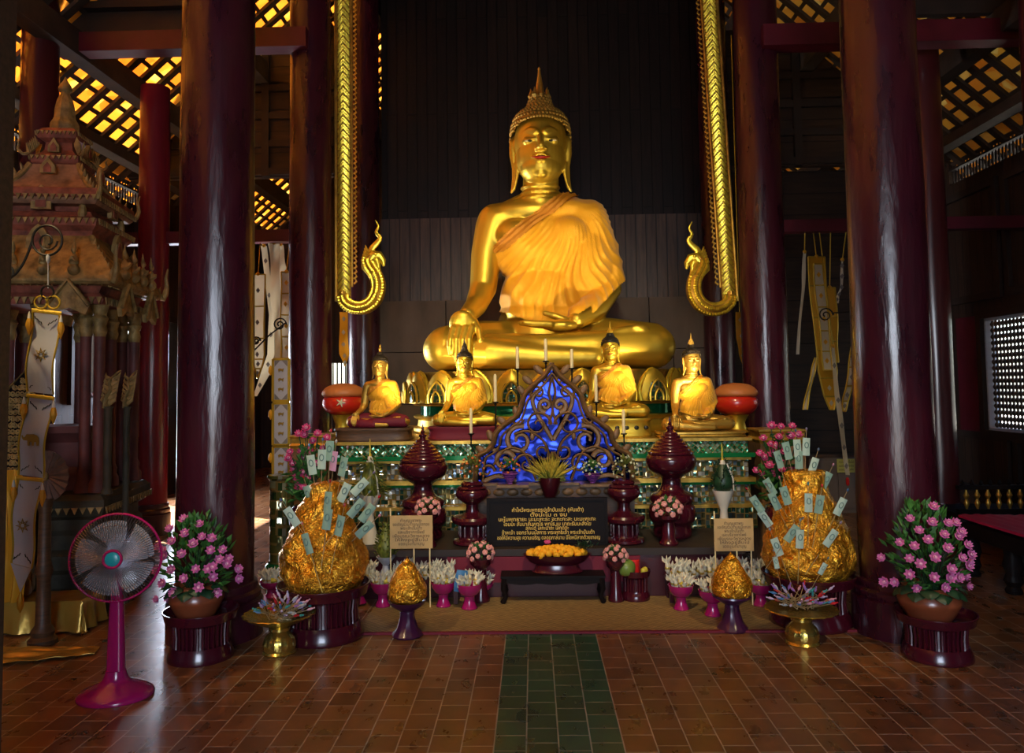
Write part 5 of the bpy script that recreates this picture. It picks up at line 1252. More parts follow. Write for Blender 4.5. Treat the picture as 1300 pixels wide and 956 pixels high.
# yellow fan arrangement in a goblet
Y = 6.22; s = S(Y); p = P(698, 606, Y)
t = thing('leaf_fan', 'yellow fan-shaped folded leaf arrangement in a dark goblet above the inscription board', 'arrangement', (p.x, Y+.02, LSZ))
zc = p.z-LSZ
part('goblet', MB().lathe([(.075, zc*.0), (.08, .01), (.03, .05), (.02, zc*.62), (.05, zc*.72), (.085, zc*.93), (.09, zc), (.07, zc*.98)], 28), 'maroon_dark', t)
fn = MB()
for i in range(46):
    a = (i/45-.5)*2.3+rnd.uniform(-.05, .05); L = (26+8*rnd.random())*s; q = V((sin(a), rnd.uniform(-.35, .1), cos(a)))
    leafblade(fn, V((sin(a)*.04, rnd.uniform(-.03, .03), zc-.01)), q, L, .017, V((0, 1, 0)))
part('folded_leaves', fn, 'leaf_yellow', t, smooth=False)
lf = MB()
for i in range(50):
    a = rnd.uniform(-1.9, 1.9); leafblade(lf, (sin(a)*.03, rnd.uniform(-.04, .03), zc-.01), (sin(a), rnd.uniform(-.5, .2), cos(a)*.55-.1), rnd.uniform(.06, .13), .018, V((0, 1, 0)))
part('green_leaves', lf, 'leaf_olive', t, smooth=False)
# big pink lotus bouquets on both sides, behind the cones
def lotus_bunch(px0, Y, z, pts, lb, potpx, potr, r=6.0, mt='petal_hot'):
    s = S(Y); b0 = P(potpx, 620, Y); t = thing('lotus_bunch', lb, 'bouquet', (b0.x, Y, z), 0, 'bunches of hot pink lotus flowers beside the altar')
    zt = P(potpx, 640, Y).z-z
    part('vase', MB().lathe(spl([(potr*.6*s, 0), (potr*.6*s, .02), (potr*.3*s, zt*.3), (potr*.35*s, zt*.5), (potr*s, zt*.8), (potr*.9*s, zt*.95), (potr*.7*s, zt), (potr*.6*s, zt*.97)], 3), 32), 'maroon_lacquer', t)
    st = MB(); lf = MB(); rn = random.Random(px0)
    for x, y in pts:
        q = P(x, y, Y); p = V((q.x-b0.x, rn.uniform(-.12, .0), q.z-z)); d = V((p.x*.8, -.6, .6)); put_flower(t, 'lotus', mt, r*s*rn.uniform(.85, 1.15), p, d, 'petal_core')
        st.tube([(p.x*.15, 0, zt*.95), (p.x*.55, p.y*.5, (zt+p.z)*.52), (p.x, p.y+.01, p.z-.01)], .004, 5)
        for k in range(7): leafblade(lf, (p.x*rn.uniform(.5, .95), rn.uniform(-.08, .08), zt+(p.z-zt)*rn.uniform(.1, .9)), (rn.uniform(-1, 1), rn.uniform(-1, .3), rn.uniform(-.2, 1)), .10, .045)
    part('stems', st, 'leaf_dark', t); part('foliage', lf, 'leaf', t, smooth=False)
lotus_bunch(1, 6.05, .0015, [(394, 543), (381, 551), (391, 552), (408, 550), (399, 560), (374, 573), (383, 573), (387, 581), (368, 582), (375, 588), (373, 596), (387, 600), (417, 556), (392, 607), (404, 588), (410, 570), (395, 572), (378, 606), (385, 612), (391, 617), (381, 618), (388, 605)], 'tall vase of hot pink lotus flowers behind the left golden cone', 392, 24)
lotus_bunch(2, 6.1, .0015, [(979, 541), (991, 542), (1003, 541), (966, 556), (983, 554), (997, 553), (973, 563), (983, 566), (961, 575), (969, 581), (980, 577), (973, 590), (958, 597), (965, 600), (978, 602), (988, 595), (1001, 596), (1010, 552), (992, 573), (1021, 600), (986, 584)], 'tall vase of hot pink lotus flowers behind the right golden cone', 992, 24)
# ---------------------------------------------------------------- plants in white and pale cups
def cup_plant(px, ytop, ybot, Y, z, rp, lb, leafm, cup, spike=False, hang=False, flat=False):
    s = S(Y); b0 = P(px, ybot, Y); t = thing('cup_plant', lb, 'plant arrangement', (b0.x, Y, z), 0); rn = random.Random(px)
    zc0 = P(px, ybot, Y).z-z; zt = P(px, ytop, Y).z-z; hc = zt-zc0; r = rp*s
    part('stem_cup', MB().lathe([(r*.85, 0), (r*.85, .015), (r*.6, zc0*.25), (r*.38, zc0*.45), (r*.34, zc0*.6), (r*.62, zc0*.75), (r*1.0, zc0*.97), (r*1.02, zc0), (r*.8, zc0*.96)], 24), cup, t)
    part('leaf_core', MB().lathe(spl([(r*.6, zc0*.97), (r*.95, zc0+hc*.2), (r*.8, zc0+hc*.5), (r*.3, zc0+hc*.85), (.004, zt)], 3), 20), leafm, t)
    lf = MB()
    for i in range(130):
        v = rn.random(); a = rn.random()*2*PI; q = r*(1.0-.75*max(0, v-.15)); d = V((cos(a), sin(a), .7 if not hang else rn.uniform(-1.2, .5)))
        leafblade(lf, (cos(a)*q, sin(a)*q, zc0+v*hc), d, .035 if not hang else .10, .016, V((0, 0, 1)))
    part('foliage', lf, leafm, t, smooth=False)
    if spike:
        part('gold_spike', MB().lathe([(.012, zt-.02), (.014, zt), (.006, zt+.02), (.009, zt+.03), (.006, zt+.05), (.004, zt+.11), (.001, zt+.13)], 10), 'gold', t)
        part('white_beads', MB().tube([(r*.3, -r*.5, zt-.03), (r*.8, -r*.7, zc0+hc*.4), (r*.9, -r*.5, zc0)], .006, 6).mb(MB().lathe([(.03, zt-.05), (.02, zt-.02), (.01, zt)], 10)), 'white_paint', t)
cup_plant(918, 583, 622, 6.28, LSZ, 13, 'egg-shaped green leaf arrangement with gold spike on a white urn, right of the altar', 'leaf_dark', 'white_paint', spike=True)
cup_plant(901, 672, 705, 5.95, .0135, 11, 'small green arrangement with gold spike behind the right notice board', 'leaf_dark', 'white_paint', spike=True) if False else None
cup_plant(470, 578, 628, 6.25, LSZ, 13, 'drooping dry green plant in a white cup on the left of the altar step', 'leaf_olive', 'white_paint', spike=True, hang=True)
cup_plant(490, 664, 706, 5.88, .0135+.172, 12, 'yellow green leaf arrangement in a pale cup behind the left notice board', 'leaf_olive', 'white_cloth')
# ---------------------------------------------------------------- notices on thin posts
for px0, py0, px1, py1, Y, tilt, lb, mtp in ((495, 655, 549, 696, 5.72, .045, 'cream notice board with faint lines of writing above the small left golden cone', 'paper_cream'), (908, 659, 956, 699, 5.72, 0, 'cream notice board above the small right golden cone', 'paper_cream')):
    s = S(Y); c = P((px0+px1)/2, (py0+py1)/2, Y); hw, hh = (px1-px0)*s/2, (py1-py0)*s/2
    t = thing('notice_board', lb, 'sign', (c.x, Y, .0135)); z = c.z-.0135
    part('board', MB().bb(-hw, hw, 0, .008, z-hh, z+hh), mtp, t, rot=(0, 0, 0), smooth=False)
    tm = MB()
    for i, (L_, w_) in enumerate((('ทำบุญบูชาพระ', .5), ('ขอเชิญร่วมทำบุญปิดทอง', .86), ('พระเจ้าปันเต้า', .5), ('และบริจาคทรัพย์', .62), ('เพื่อบูรณะวิหารหลวง', .86), ('ให้คงอยู่สืบไป', .76), ('ขออนุโมทนาบุญ', .6))):
        tm.mb(text_mb(L_, .03, hw*2*w_, .0005), MX.Translation((0, -.0015, z+hh*.62-i*hh*.235)))
    part('lettering', tm, 'ink', t, smooth=False)
    for sx_, zt in ((.12, z-hh), (.86, z-hh), (-.98, z+hh+.05)): part('post', MB().tube([(sx_*hw, .004 if zt < z else .012, 0), (sx_*hw, .004 if zt < z else .012, zt)], .005, 6), 'candle', t)
# ---------------------------------------------------------------- fruit tray, packets
Y = G(803, 767).y+.10; s = S(Y)
t4, z4 = ribbed_tray(806, Y, .0135, 19, 36, 'small ribbed maroon tray with fruit right of the black table', 'ribbed maroon trays', nrib=18, sc=(1, .82, .92))
def onfruit(px, py): p = P(px, py, Y-.02); return p
solo('green_coconut', MB().lathe(spl([(.01, 0), (.05, .008), (.068, .05), (.06, .09), (.03, .112), (.028, .104), (.002, .10)], 3), 24), 'coconut', 'green coconut with cut top in the fruit tray', 'fruit', (P(794, 722, Y).x, Y-.04, z4+.003))
solo('red_candle', MB().lathe([(.036, 0), (.038, .01), (.038, .09), (.034, .094), (.03, .088), (.002, .086)], 20), 'candle_red', 'short thick red candle beside the green coconut', 'candle', (P(800, 712, Y).x+.035, Y+.05, z4+.003))
for i, (dx, dy, dz) in enumerate(((.075, -.03, .018), (.09, -.01, .02), (-.075, -.02, .02))):
    solo('small_fruit', MB().ell((0, 0, 0), (.022, .02, .026), 12, 8), 'wrap_yellow' if i < 2 else 'coconut', ('yellow fruit, nearest the coconut on its right', 'yellow fruit at the right rim of the fruit tray', 'small green fruit left of the coconut')[i], 'fruit', (P(803, 722, Y).x+dx, Y+dy, z4+dz+.012))
Y = 5.72; p = P(589, 722, Y)
bp_ = MB().slab(lambda u, v: ((u-.5)*.075*(1+.1*sin(PI*v)), -.012*sin(PI*u)*sin(PI*v), v*.15), 6, 8, .02)
b_ = solo('drink_packet', bp_, 'blue_pack', 'blue and white packet leaning beside the bowls left of the black table', 'packet', (p.x-.03, Y-.06, P(589, 746, Y).z-.01), rot=(.1, .15, .2))
part('white_panel', MB().slab(lambda u, v: ((u-.5)*.045, -.016-.013*sin(PI*u), .03+v*.09), 4, 4, .002), 'white_cloth', b_)
# ---------------------------------------------------------------- ornate shrine on the left
SY = 6.15; s = S(SY); sc0 = P(76, 500, SY); sh = thing('ornate_shrine', 'ornate tiered shrine with naga eaves and columns on a dark stone base, left side', 'shrine', (sc0.x, SY, .0015), math.radians(9))
def zy(py): return P(76, py, SY).z
Q2 = math.sqrt(2)
def sq_l(pr, c=(0, 0, 0)):       # (half width px, photo y) square tiers
    b = MB().lathe([(r*s*Q2, zy(y)) for r, y in pr], 4, c=c, rz=PI/4); return b
part('stone_base', sq_l([(92, 757), (92, 735), (86, 728), (86, 712), (90, 706), (90, 690), (80, 684), (78, 668), (74, 662), (74, 650), (82, 645), (86, 636), (86, 626), (80, 620), (10, 619)]), 'stone_dark', sh, smooth=False)
for i in (-1, 0, 1):
    for j in (-1, 0, 1):
        if i == 0 and j == 0: continue
        for dd in ((0,) if 0 in (i, j) else (-8, 8)):
            cx_, cy_ = i*62*s+(dd*s if j else 0)*(-i if i else 1), j*62*s
            pr = [(11, 619), (11, 608), (8, 603), (9, 596), (6.5, 590), (6.3, 440), (6.5, 432)]
            part('column', MB().lathe([(r*s, zy(y)) for r, y in pr], 16, c=(cx_, cy_, 0)), 'shrine_post', sh)
            part('capital', MB().lathe([(r*s, zy(y)) for r, y in [(6.5, 432), (8.5, 425), (7, 418), (9.5, 410), (7, 406), (9, 398), (11, 392)]], 16, c=(cx_, cy_, 0)), 'shrine_gold', sh)
part('inner_throne', sq_l([(48, 618), (50, 600), (40, 590), (40, 560), (50, 548), (50, 540), (8, 539)]), 'shrine_post', sh, smooth=False)
part('lower_beam', sq_l([(78, 394), (80, 388), (72, 380), (76, 372), (84, 368), (84, 364), (10, 363)]), 'shrine_red', sh, smooth=False)
part('lower_roof', sq_l(spl([(92, 372), (96, 366), (88, 350), (72, 330), (58, 312), (54, 300)], 3)), 'shrine_gold', sh, smooth=False)
part('middle_cornice', sq_l([(56, 314), (58, 304), (64, 298), (66, 290), (58, 286), (54, 280), (46, 278), (44, 262)]), 'shrine_red', sh, smooth=False)
part('upper_roof', sq_l(spl([(62, 272), (66, 266), (60, 258), (46, 246), (34, 232), (27, 216)], 3)), 'shrine_pink', sh, smooth=False)
part('upper_band', sq_l([(63, 268), (67, 263), (66, 254), (61, 252)]), 'shrine_red', sh, smooth=False)
part('upper_tier', sq_l([(24, 218), (28, 214), (29, 206), (22, 202), (17, 196), (16, 186), (23, 182), (24, 174), (19, 169), (12, 166)]), 'shrine_red', sh, smooth=False)
part('bell_spire', MB().lathe([(r*s, zy(y)) for r, y in spl([(17, 168), (17, 160), (13, 152), (12, 140), (9, 128), (5, 119), (8.5, 115), (7, 110), (3, 104), (.4, 98)], 3)], 20, fn=lambda a, k: 1+.06*cos(8*a)), 'shrine_gold', sh)
def fringe(hw, y, drop, n):
    m = MB(); h = hw*s
    for k in range(4):
        a = k*PI/2; ca, sa = cos(a), sin(a)
        for i in range(n):
            t = -1+2*(i+.5)/n; X, Y_ = t*h, -h-.006; x, yy = X*ca-Y_*sa, X*sa+Y_*ca; w = h/n*.8; dx, dy = ca*w, sa*w
            ox, oy = sa*.012, -ca*.012; z = zy(y)
            m.add([(x-dx, yy-dy, z), (x+dx, yy+dy, z), (x, yy, z-drop*s), (x-dx+ox, yy-dy+oy, z), (x+dx+ox, yy+dy+oy, z), (x+ox, yy+oy, z-drop*s)], [(0, 1, 2), (5, 4, 3), (0, 3, 4, 1), (1, 4, 5, 2), (2, 5, 3, 0)])
    return m
for hw_f, y_f, d_f, n_f in ((67, 262, 7, 17), (66, 290, 7, 17), (84, 366, 8, 21), (80, 386, 9, 19), (29, 206, 5, 9), (24, 174, 5, 9), (86, 634, 8, 19)):
    part('gilded_fringe', fringe(hw_f, y_f, d_f, n_f), 'shrine_gold', sh, 'gilded toothed fringe', smooth=False)
def hips(r0, y0, r1, y1, rad, nm, mt, up):
    m = []
    for k in range(4):
        a = PI/4+k*PI/2; b = MB(); pts = []
        for i in range(7):
            t = i/6; r = r0+(r1-r0)*t; y = y0+(y1-y0)*(t**.75); pts.append((r*s*Q2*cos(a), r*s*Q2*sin(a), zy(y)+.01))
        L = pts[-1]; e = [(r1+q)*s*Q2 for q in (5, 9, 8, 10)]
        pts += [(e[i]*cos(a), e[i]*sin(a), zy(y1-up*f)) for i, f in enumerate((-.1, .35, .75, 1.15))]
        b.tube(spl(pts, 2), [rad*s*(1-.0*i) for i in range(15)]+[rad*s*(1-.15*i) for i in range(6)], 8)
        for q in range(6):
            p = V(pts[1+q]); o = V((cos(a), sin(a), 0)); b.tube([p, p+o*.01+V((0, 0, 7*s)), p+o*.02+V((0, 0, 12*s))], [2.6*s, 1.8*s, .3*s], 5)
        part(nm, b, mt, sh)
hips(56, 312, 92, 366, 4.2, 'lower_naga', 'shrine_gold', 34); hips(29, 218, 62, 262, 3.4, 'upper_naga', 'shrine_gold', 26)
hips(22, 190, 30, 205, 2, 'small_naga', 'shrine_gold', 12)
for k in range(4):
    Rk = MX.Rotation(k*PI/2, 4, 'Z')
    # antefixes, niches, kneeling figures and hanging gables on each face
    m = MB()
    for i in range(-3, 4):
        m = MB().lathe([(5*s, zy(288)), (5.5*s, zy(282)), (3.5*s, zy(272)), (.4*s, zy(262))], 8, c=(i*15*s, -56*s, 0))
    g = MB().mb(m, Rk); part('antefixes', g, 'shrine_gold', sh)
    for (w, y0, y1, d) in ((12, 279, 252, 62), (9, 232, 214, 46), (7, 202, 186, 30), (14, 330, 300, 68)):
        A = [(-w*s, zy(y0)), (w*s, zy(y0)), (w*s*.95, zy((y0+y1)/2)), (w*s*.5, zy(y1+4)), (0, zy(y1-2)), (-w*s*.5, zy(y1+4)), (-w*s*.95, zy((y0+y1)/2))]
        part('niche', MB().mb(MB().prism(A, -d*s-.012, -d*s+.02), Rk), 'shrine_gold', sh)
    for (w, y0, y1, d) in ((6, 277, 259, 62), (4.5, 231, 219, 46), (3.5, 201, 190, 30), (7, 328, 308, 68)):
        n2 = MB().prism([(-w*s, zy(y0)), (w*s, zy(y0)), (w*s, zy((y0+y1)/2)), (0, zy(y1)), (-w*s, zy((y0+y1)/2))], -d*s-.018, -d*s-.01); part('niche_panel', MB().mb(n2, Rk), 'shrine_red', sh, 'dark red niche panel')
    for i in (-1.5, -.5, .5, 1.5):
        f = MB(); X = i*34*s; Y_ = -94*s
        f.ell((X, Y_, zy(356)), (7*s, 8*s, 7*s), 10, 8).ell((X, Y_-.5*s, zy(345)), (5*s, 4.5*s, 8*s), 10, 8).ell((X, Y_-1*s, zy(333)), (3.4*s, 3.4*s, 4*s), 10, 8)
        f.lathe([(3.2*s, zy(331)), (1.5*s, zy(324)), (.2*s, zy(316))], 8, c=(X, Y_, 0)).tube([(X-5*s, Y_, zy(348)), (X-2*s, Y_-6*s, zy(345)), (X, Y_-7*s, zy(341))], 1.5*s, 6).tube([(X+5*s, Y_, zy(348)), (X+2*s, Y_-6*s, zy(345)), (X, Y_-7*s, zy(341))], 1.5*s, 6)
        part('kneeling_figure', remesh(MB().mb(f, Rk), .006, 2), 'shrine_gold', sh).data.materials.append(MATS['shrine_gold'])
    for X in (-1, 1):
        A = [(X*46*s-20*s, zy(408)), (X*46*s-24*s, zy(398)), (X*46*s-10*s, zy(380)), (X*46*s, zy(368)), (X*46*s+10*s, zy(380)), (X*46*s+24*s, zy(398)), (X*46*s+20*s, zy(408)), (X*46*s, zy(400))]
        part('hanging_gable', MB().mb(MB().prism(A, -97*s, -92*s).tube([(x, -98*s, z) for x, z in A[1:6]], 2.6*s, 6), Rk), 'shrine_gold', sh)
for i in range(2): pass
# gilded flame finials on posts beside the shrine
for px, ytop, Y, w, lb in ((136, 467, 5.75, 1, 'gilded flame-shaped finial on a dark post at the right corner of the shrine'), (160, 472, 5.95, .8, 'second gilded flame finial, just right of the taller one by the shrine')):
    q = S(Y); b0 = P(px, 600, Y); t = thing('flame_finial', lb, 'finial', (b0.x, Y, P(px, 619, SY).z+.004 if px < 150 else .0015), 0, 'flame finials by the shrine'); zt = P(px, 516, Y).z-t.location.z
    part('post', MB().lathe([(7*q*w, 0), (7*q*w, .02), (5*q*w, .04), (5*q*w, zt-.02), (7*q*w, zt)], 14), 'stone_dark', t)
    fl = MB(); 
    fl.tube([(x*q*w, 0, zt+z*q) for x, z in spl([(-3, -2), (-2, 12), (4, 22), (2, 32), (10, 42), (16, 46)], 4)], [(7-.28*i)*q*w for i in range(21)], 10, flat=.5)
    for i in range(6): z = 4+i*6; fl.tube([((0+i)*q*w, 0, zt+z*q), ((8+i)*q*w, 0, zt+(z+4)*q), ((10+i*1.2)*q*w, 0, zt+(z+10)*q)], [4*q*w, 2.6*q*w, .3*q], 6, flat=.5); fl.tube([((-2+i)*q*w, 0, zt+z*q), ((-9+i)*q*w, 0, zt+(z+5)*q), ((-8+i)*q*w, 0, zt+(z+10)*q)], [3*q*w, 2*q*w, .3*q], 6, flat=.5)
    part('flame', fl, 'shrine_gold', t)
Y = 6.62; a, b_ = P(149, 425, Y), P(175, 555, Y)
solo('hanging_board', MB().bb(a.x, b_.x, Y, Y+.02, b_.z, a.z), 'board_pink', 'plain dusty rose board hanging between the shrine and the red side pillar', 'board', smooth=False)
mb_ = bpy.data.objects['hanging_board']; part('suspension_cord', MB().tube([(a.x+.03, Y+.01, a.z), (a.x+.03, Y+.01, zy(372))], .002, 5).mb(MB().tube([(b_.x-.02, Y+.01, b_.z), (b_.x-.02, Y+.01, b_.z-.14)], .002, 5)), 'white_cloth', mb_)
# carved screen and round ribbed fan in front of the shrine
Y = 5.35; q = S(Y); c = P(20, 600, Y)
def PP(x, y, Y=Y): p = P(x, y, Y); return (p.x, p.z)
cp = thing('carved_panel', 'gilded openwork panel with slanting top edge behind the hanging white banner', 'panel', (0, Y, 0))
A = [PP(-14, 520), PP(8, 496), PP(38, 466), PP(38, 600), PP(38, 748), PP(-14, 748)]
part('panel_back', MB().prism([(x, max(z, .002)) for x, z in A], 0, .025), 'black_wood', cp, smooth=False)
cm = MB(); rn = random.Random(3)
for i in range(24):
    for j in range(9):
        x, y = -10+j*6+(i % 2)*3, 476+i*8
        if y > 494-(x-8)*.95+8:
            p = PP(x, y); cm.tube([(p[0]+.021*(1-t/14)*cos(t*.9+i)*(1 if j % 2 else -1), -.006, p[1]+.021*(1-t/14)*sin(t*.9+i)) for t in range(12)], .0055, 5)
part('carved_scrolls', cm, 'shrine_gold', cp); part('panel_frame', MB().tube([(x, -.006, max(z, .01)) for x, z in A], .012, 6, closed=True), 'shrine_gold', cp)
Y = 5.0; q = S(Y); c = P(58, 605, Y); rf = thing('ribbed_fan_screen', 'round brown ribbed fan on a turned pedestal beside the shrine base', 'ceremonial fan', (c.x, Y, .0015)); cz = c.z
pl = MB(); n = 40
vs = [(0, 0, cz)]
for i in range(n): a = 2*PI*i/n; r = 30*q*(1+.03*(i % 2)); vs.append((r*cos(a), -.018 if i % 2 else .004, cz+r*sin(a)*1.08))
pl.add(vs+[(x, y+.006, z) for x, y, z in vs], [(0, 1+i, 1+(i+1) % n) for i in range(n)]+[(n+1, n+2+(i+1) % n, n+2+i) for i in range(n)]+[(1+i, n+2+i, n+2+(i+1) % n, 1+(i+1) % n) for i in range(n)])
part('pleated_disc', pl, 'peacock', rf, smooth=False); part('hub', MB().ell((0, -.02, cz), (.03, .02, .03), 14, 8), 'shrine_gold', rf)
zt = cz-28*q; part('turned_pedestal', MB().lathe([(17*q, 0), (17*q, .03), (13*q, .05), (14*q, .08), (9*q, .12), (8*q, zt*.45), (11*q, zt*.5), (8*q, zt*.56), (7*q, zt*.9), (10*q, zt)], 22, fn=lambda a, k: 1), 'brown_wood', rf)
# ---------------------------------------------------------------- foil covered altar table, lower left
Y0, Y1 = G(98, 805).y, G(98, 805).y+.28; xr = P(100, 790, Y0).x; xl = xr-.62; TH = .20
ft = thing('draped_table', 'low table draped in shiny gold satin at the lower left corner', 'table', ((xl+xr)/2, (Y0+Y1)/2, .0015), math.radians(4))
hw_, hd_ = (xr-xl)/2, (Y1-Y0)/2
def drape(u, v):
    # v: 0 front hem .. 1 back; u across including the right-hand skirt
    sx_ = (u-.5)*2; X = sx_*(hw_+.22); d = 0
    if abs(X) > hw_: d = abs(X)-hw_; X = math.copysign(hw_+.10*d+.02*sin(v*30)*d*5, X)
    W = (v-.5)*2*(hd_+.22); e = 0
    if abs(W) > hd_: e = abs(W)-hd_; W = math.copysign(hd_+.12*e+.02*sin(u*34)*e*5, W)
    z = TH-min(TH-.006, d+e)+.004*NZ.noise(V((u*9, v*9, 0)))+.006
    return (X, W, z)
part('satin_cloth', MB().slab(drape, 46, 36, .003), 'gold_satin', ft); part('table_box', MB().bb(-hw_+.01, hw_-.01, -hd_+.01, hd_-.01, 0, TH-.004), 'black_wood', ft, smooth=False)
p0 = G(45, 838)
def puddle(u, v):
    X = (u-.5)*.62; W = (v-.5)*.32*(1-.6*u); return (X, W, .012+.035*abs(NZ.noise(V((u*4, v*3, 1))))+.02*max(0, .6-u)*(1+sin(v*14)))
solo('fallen_cloth', MB().slab(puddle, 30, 18, .003), 'gold_satin', 'corner of shiny gold cloth lying crumpled on the floor in front of the draped table', 'cloth', (p0.x, p0.y+.05, .002), .25)
Yv = (Y0+Y1)/2; q = S(Yv); zv = TH+.015; p = P(20, 740, Yv)
v_ = thing('wrapped_vase', 'green vase wrapped in clear film on the draped table', 'vase', (p.x, Yv, zv)); zt = P(20, 690, Yv).z-zv
part('vase_body', MB().lathe(spl([(.045, 0), (.06, .03), (.075, zt*.45), (.055, zt*.75), (.035, zt*.88), (.05, zt)], 3), 24), 'green_glass', v_)
part('film_wrap', MB().lathe(spl([(.06, 0), (.10, .02), (.10, zt*.5), (.07, zt*.9), (.03, zt*1.02), (.09, zt*1.25)], 3), 24, fn=lambda a, k: 1+.12*sin(7*a+k*.6)), 'clear_wrap', v_)
part('gold_ribbon', MB().slab(lambda u, v: (.02+.05*(u-.5)+.02*sin(v*5), -.09-.01*sin(v*9), zt*.95*(1-v)), 4, 12, .003), 'gold_cloth', v_)
p = P(22, 640, 5.15)
cl_ = solo('saffron_cloth', MB().slab(lambda u, v: ((u-.5)*.17+.03*sin(v*3), .02*sin(u*16+v*2), -v*.85), 16, 14, .004), 'gold_cloth', 'saffron cloth hanging in folds behind the lower end of the white banner', 'cloth', (p.x-.03, 5.15, p.z+.22))
# ---------------------------------------------------------------- wooden post at the left edge and its hanging banner
Yp = 2.62; xp = P(11.5, 480, Yp+.1).x
wp = solo('wooden_post', MB().bb(xp-.24, xp, Yp-.1, Yp+.1, .001, 4.6), 'old_wood', 'dark wooden post running the full height at the left edge of the photo', 'post', smooth=False)
YB_ = 3.5; q = S(YB_)
def bp(x, y, dy=0): p = P(x, y, YB_); return V((p.x, dy, p.z))
o_ = V((0, YB_, 0))
ih = thing('scroll_hanger', 'black iron scroll hanger arm holding the elephant banner at the left', 'hanger', (0, YB_, 0), 0, 'iron scroll hangers')
arm = MB(); arm.tube([bp(x, y) for x, y in spl([(-8, 355), (14, 352), (26, 340), (34, 325), (41, 306)], 4)], 1.6*q, 8)
arm.tube([bp(60+19*cos(a)*(1-.0*a), 305+19*sin(a)) for a in [2*PI*i/30 for i in range(30)]], 1.5*q, 8, closed=True); arm.tube([bp(60+(13-.55*i)*cos(i*.5), 306+(13-.55*i)*sin(i*.5)) for i in range(16)], 1.2*q, 6)
arm.tube([bp(8+9*cos(a), 346+9*sin(a)) for a in [2*PI*i/24 for i in range(24)]], 1.4*q, 8, closed=True)
arm.tube([bp(-8, 355), V((xp-.06, Yp+.08-YB_, bp(0, 355).z))], 1.6*q, 8)
part('scroll', arm, 'iron', ih)
bn = thing('elephant_banner', 'long white banner with gold edging, star and elephant motifs hanging at the left', 'banner', (0, YB_, 0))
part('string', MB().tube([bp(61, 323), bp(61, 366)], .7*q, 6).mb(MB().lathe([(1*q, 0), (2.6*q, 3*q), (2.4*q, 9*q), (1*q, 12*q)], 10, c=bp(61, 334))), 'white_cloth', bn)
for cx_, cy_ in ((60, 371), (52, 384), (68, 384)): part('ring', MB().tube([bp(cx_+8*cos(a), cy_+8*sin(a)) for a in [2*PI*i/20 for i in range(20)]], 1.3*q, 7, closed=True), 'gold_thread' if cy_ > 375 else 'iron', bn)
segs = [((42, 396), (76, 400), (34, 497), (67, 501)), ((35, 504), (67, 508), (22, 603), (54, 607)), ((22, 609), (53, 612), (14, 715), (40, 722))]
def bil(sg, u, v):
    a, b, c, d = sg; sw = 2.0*sin(v*PI)
    return (a[0]*(1-u)*(1-v)+b[0]*u*(1-v)+c[0]*(1-u)*v+d[0]*u*v-sw*.5, a[1]*(1-u)*(1-v)+b[1]*u*(1-v)+c[1]*(1-u)*v+d[1]*u*v)
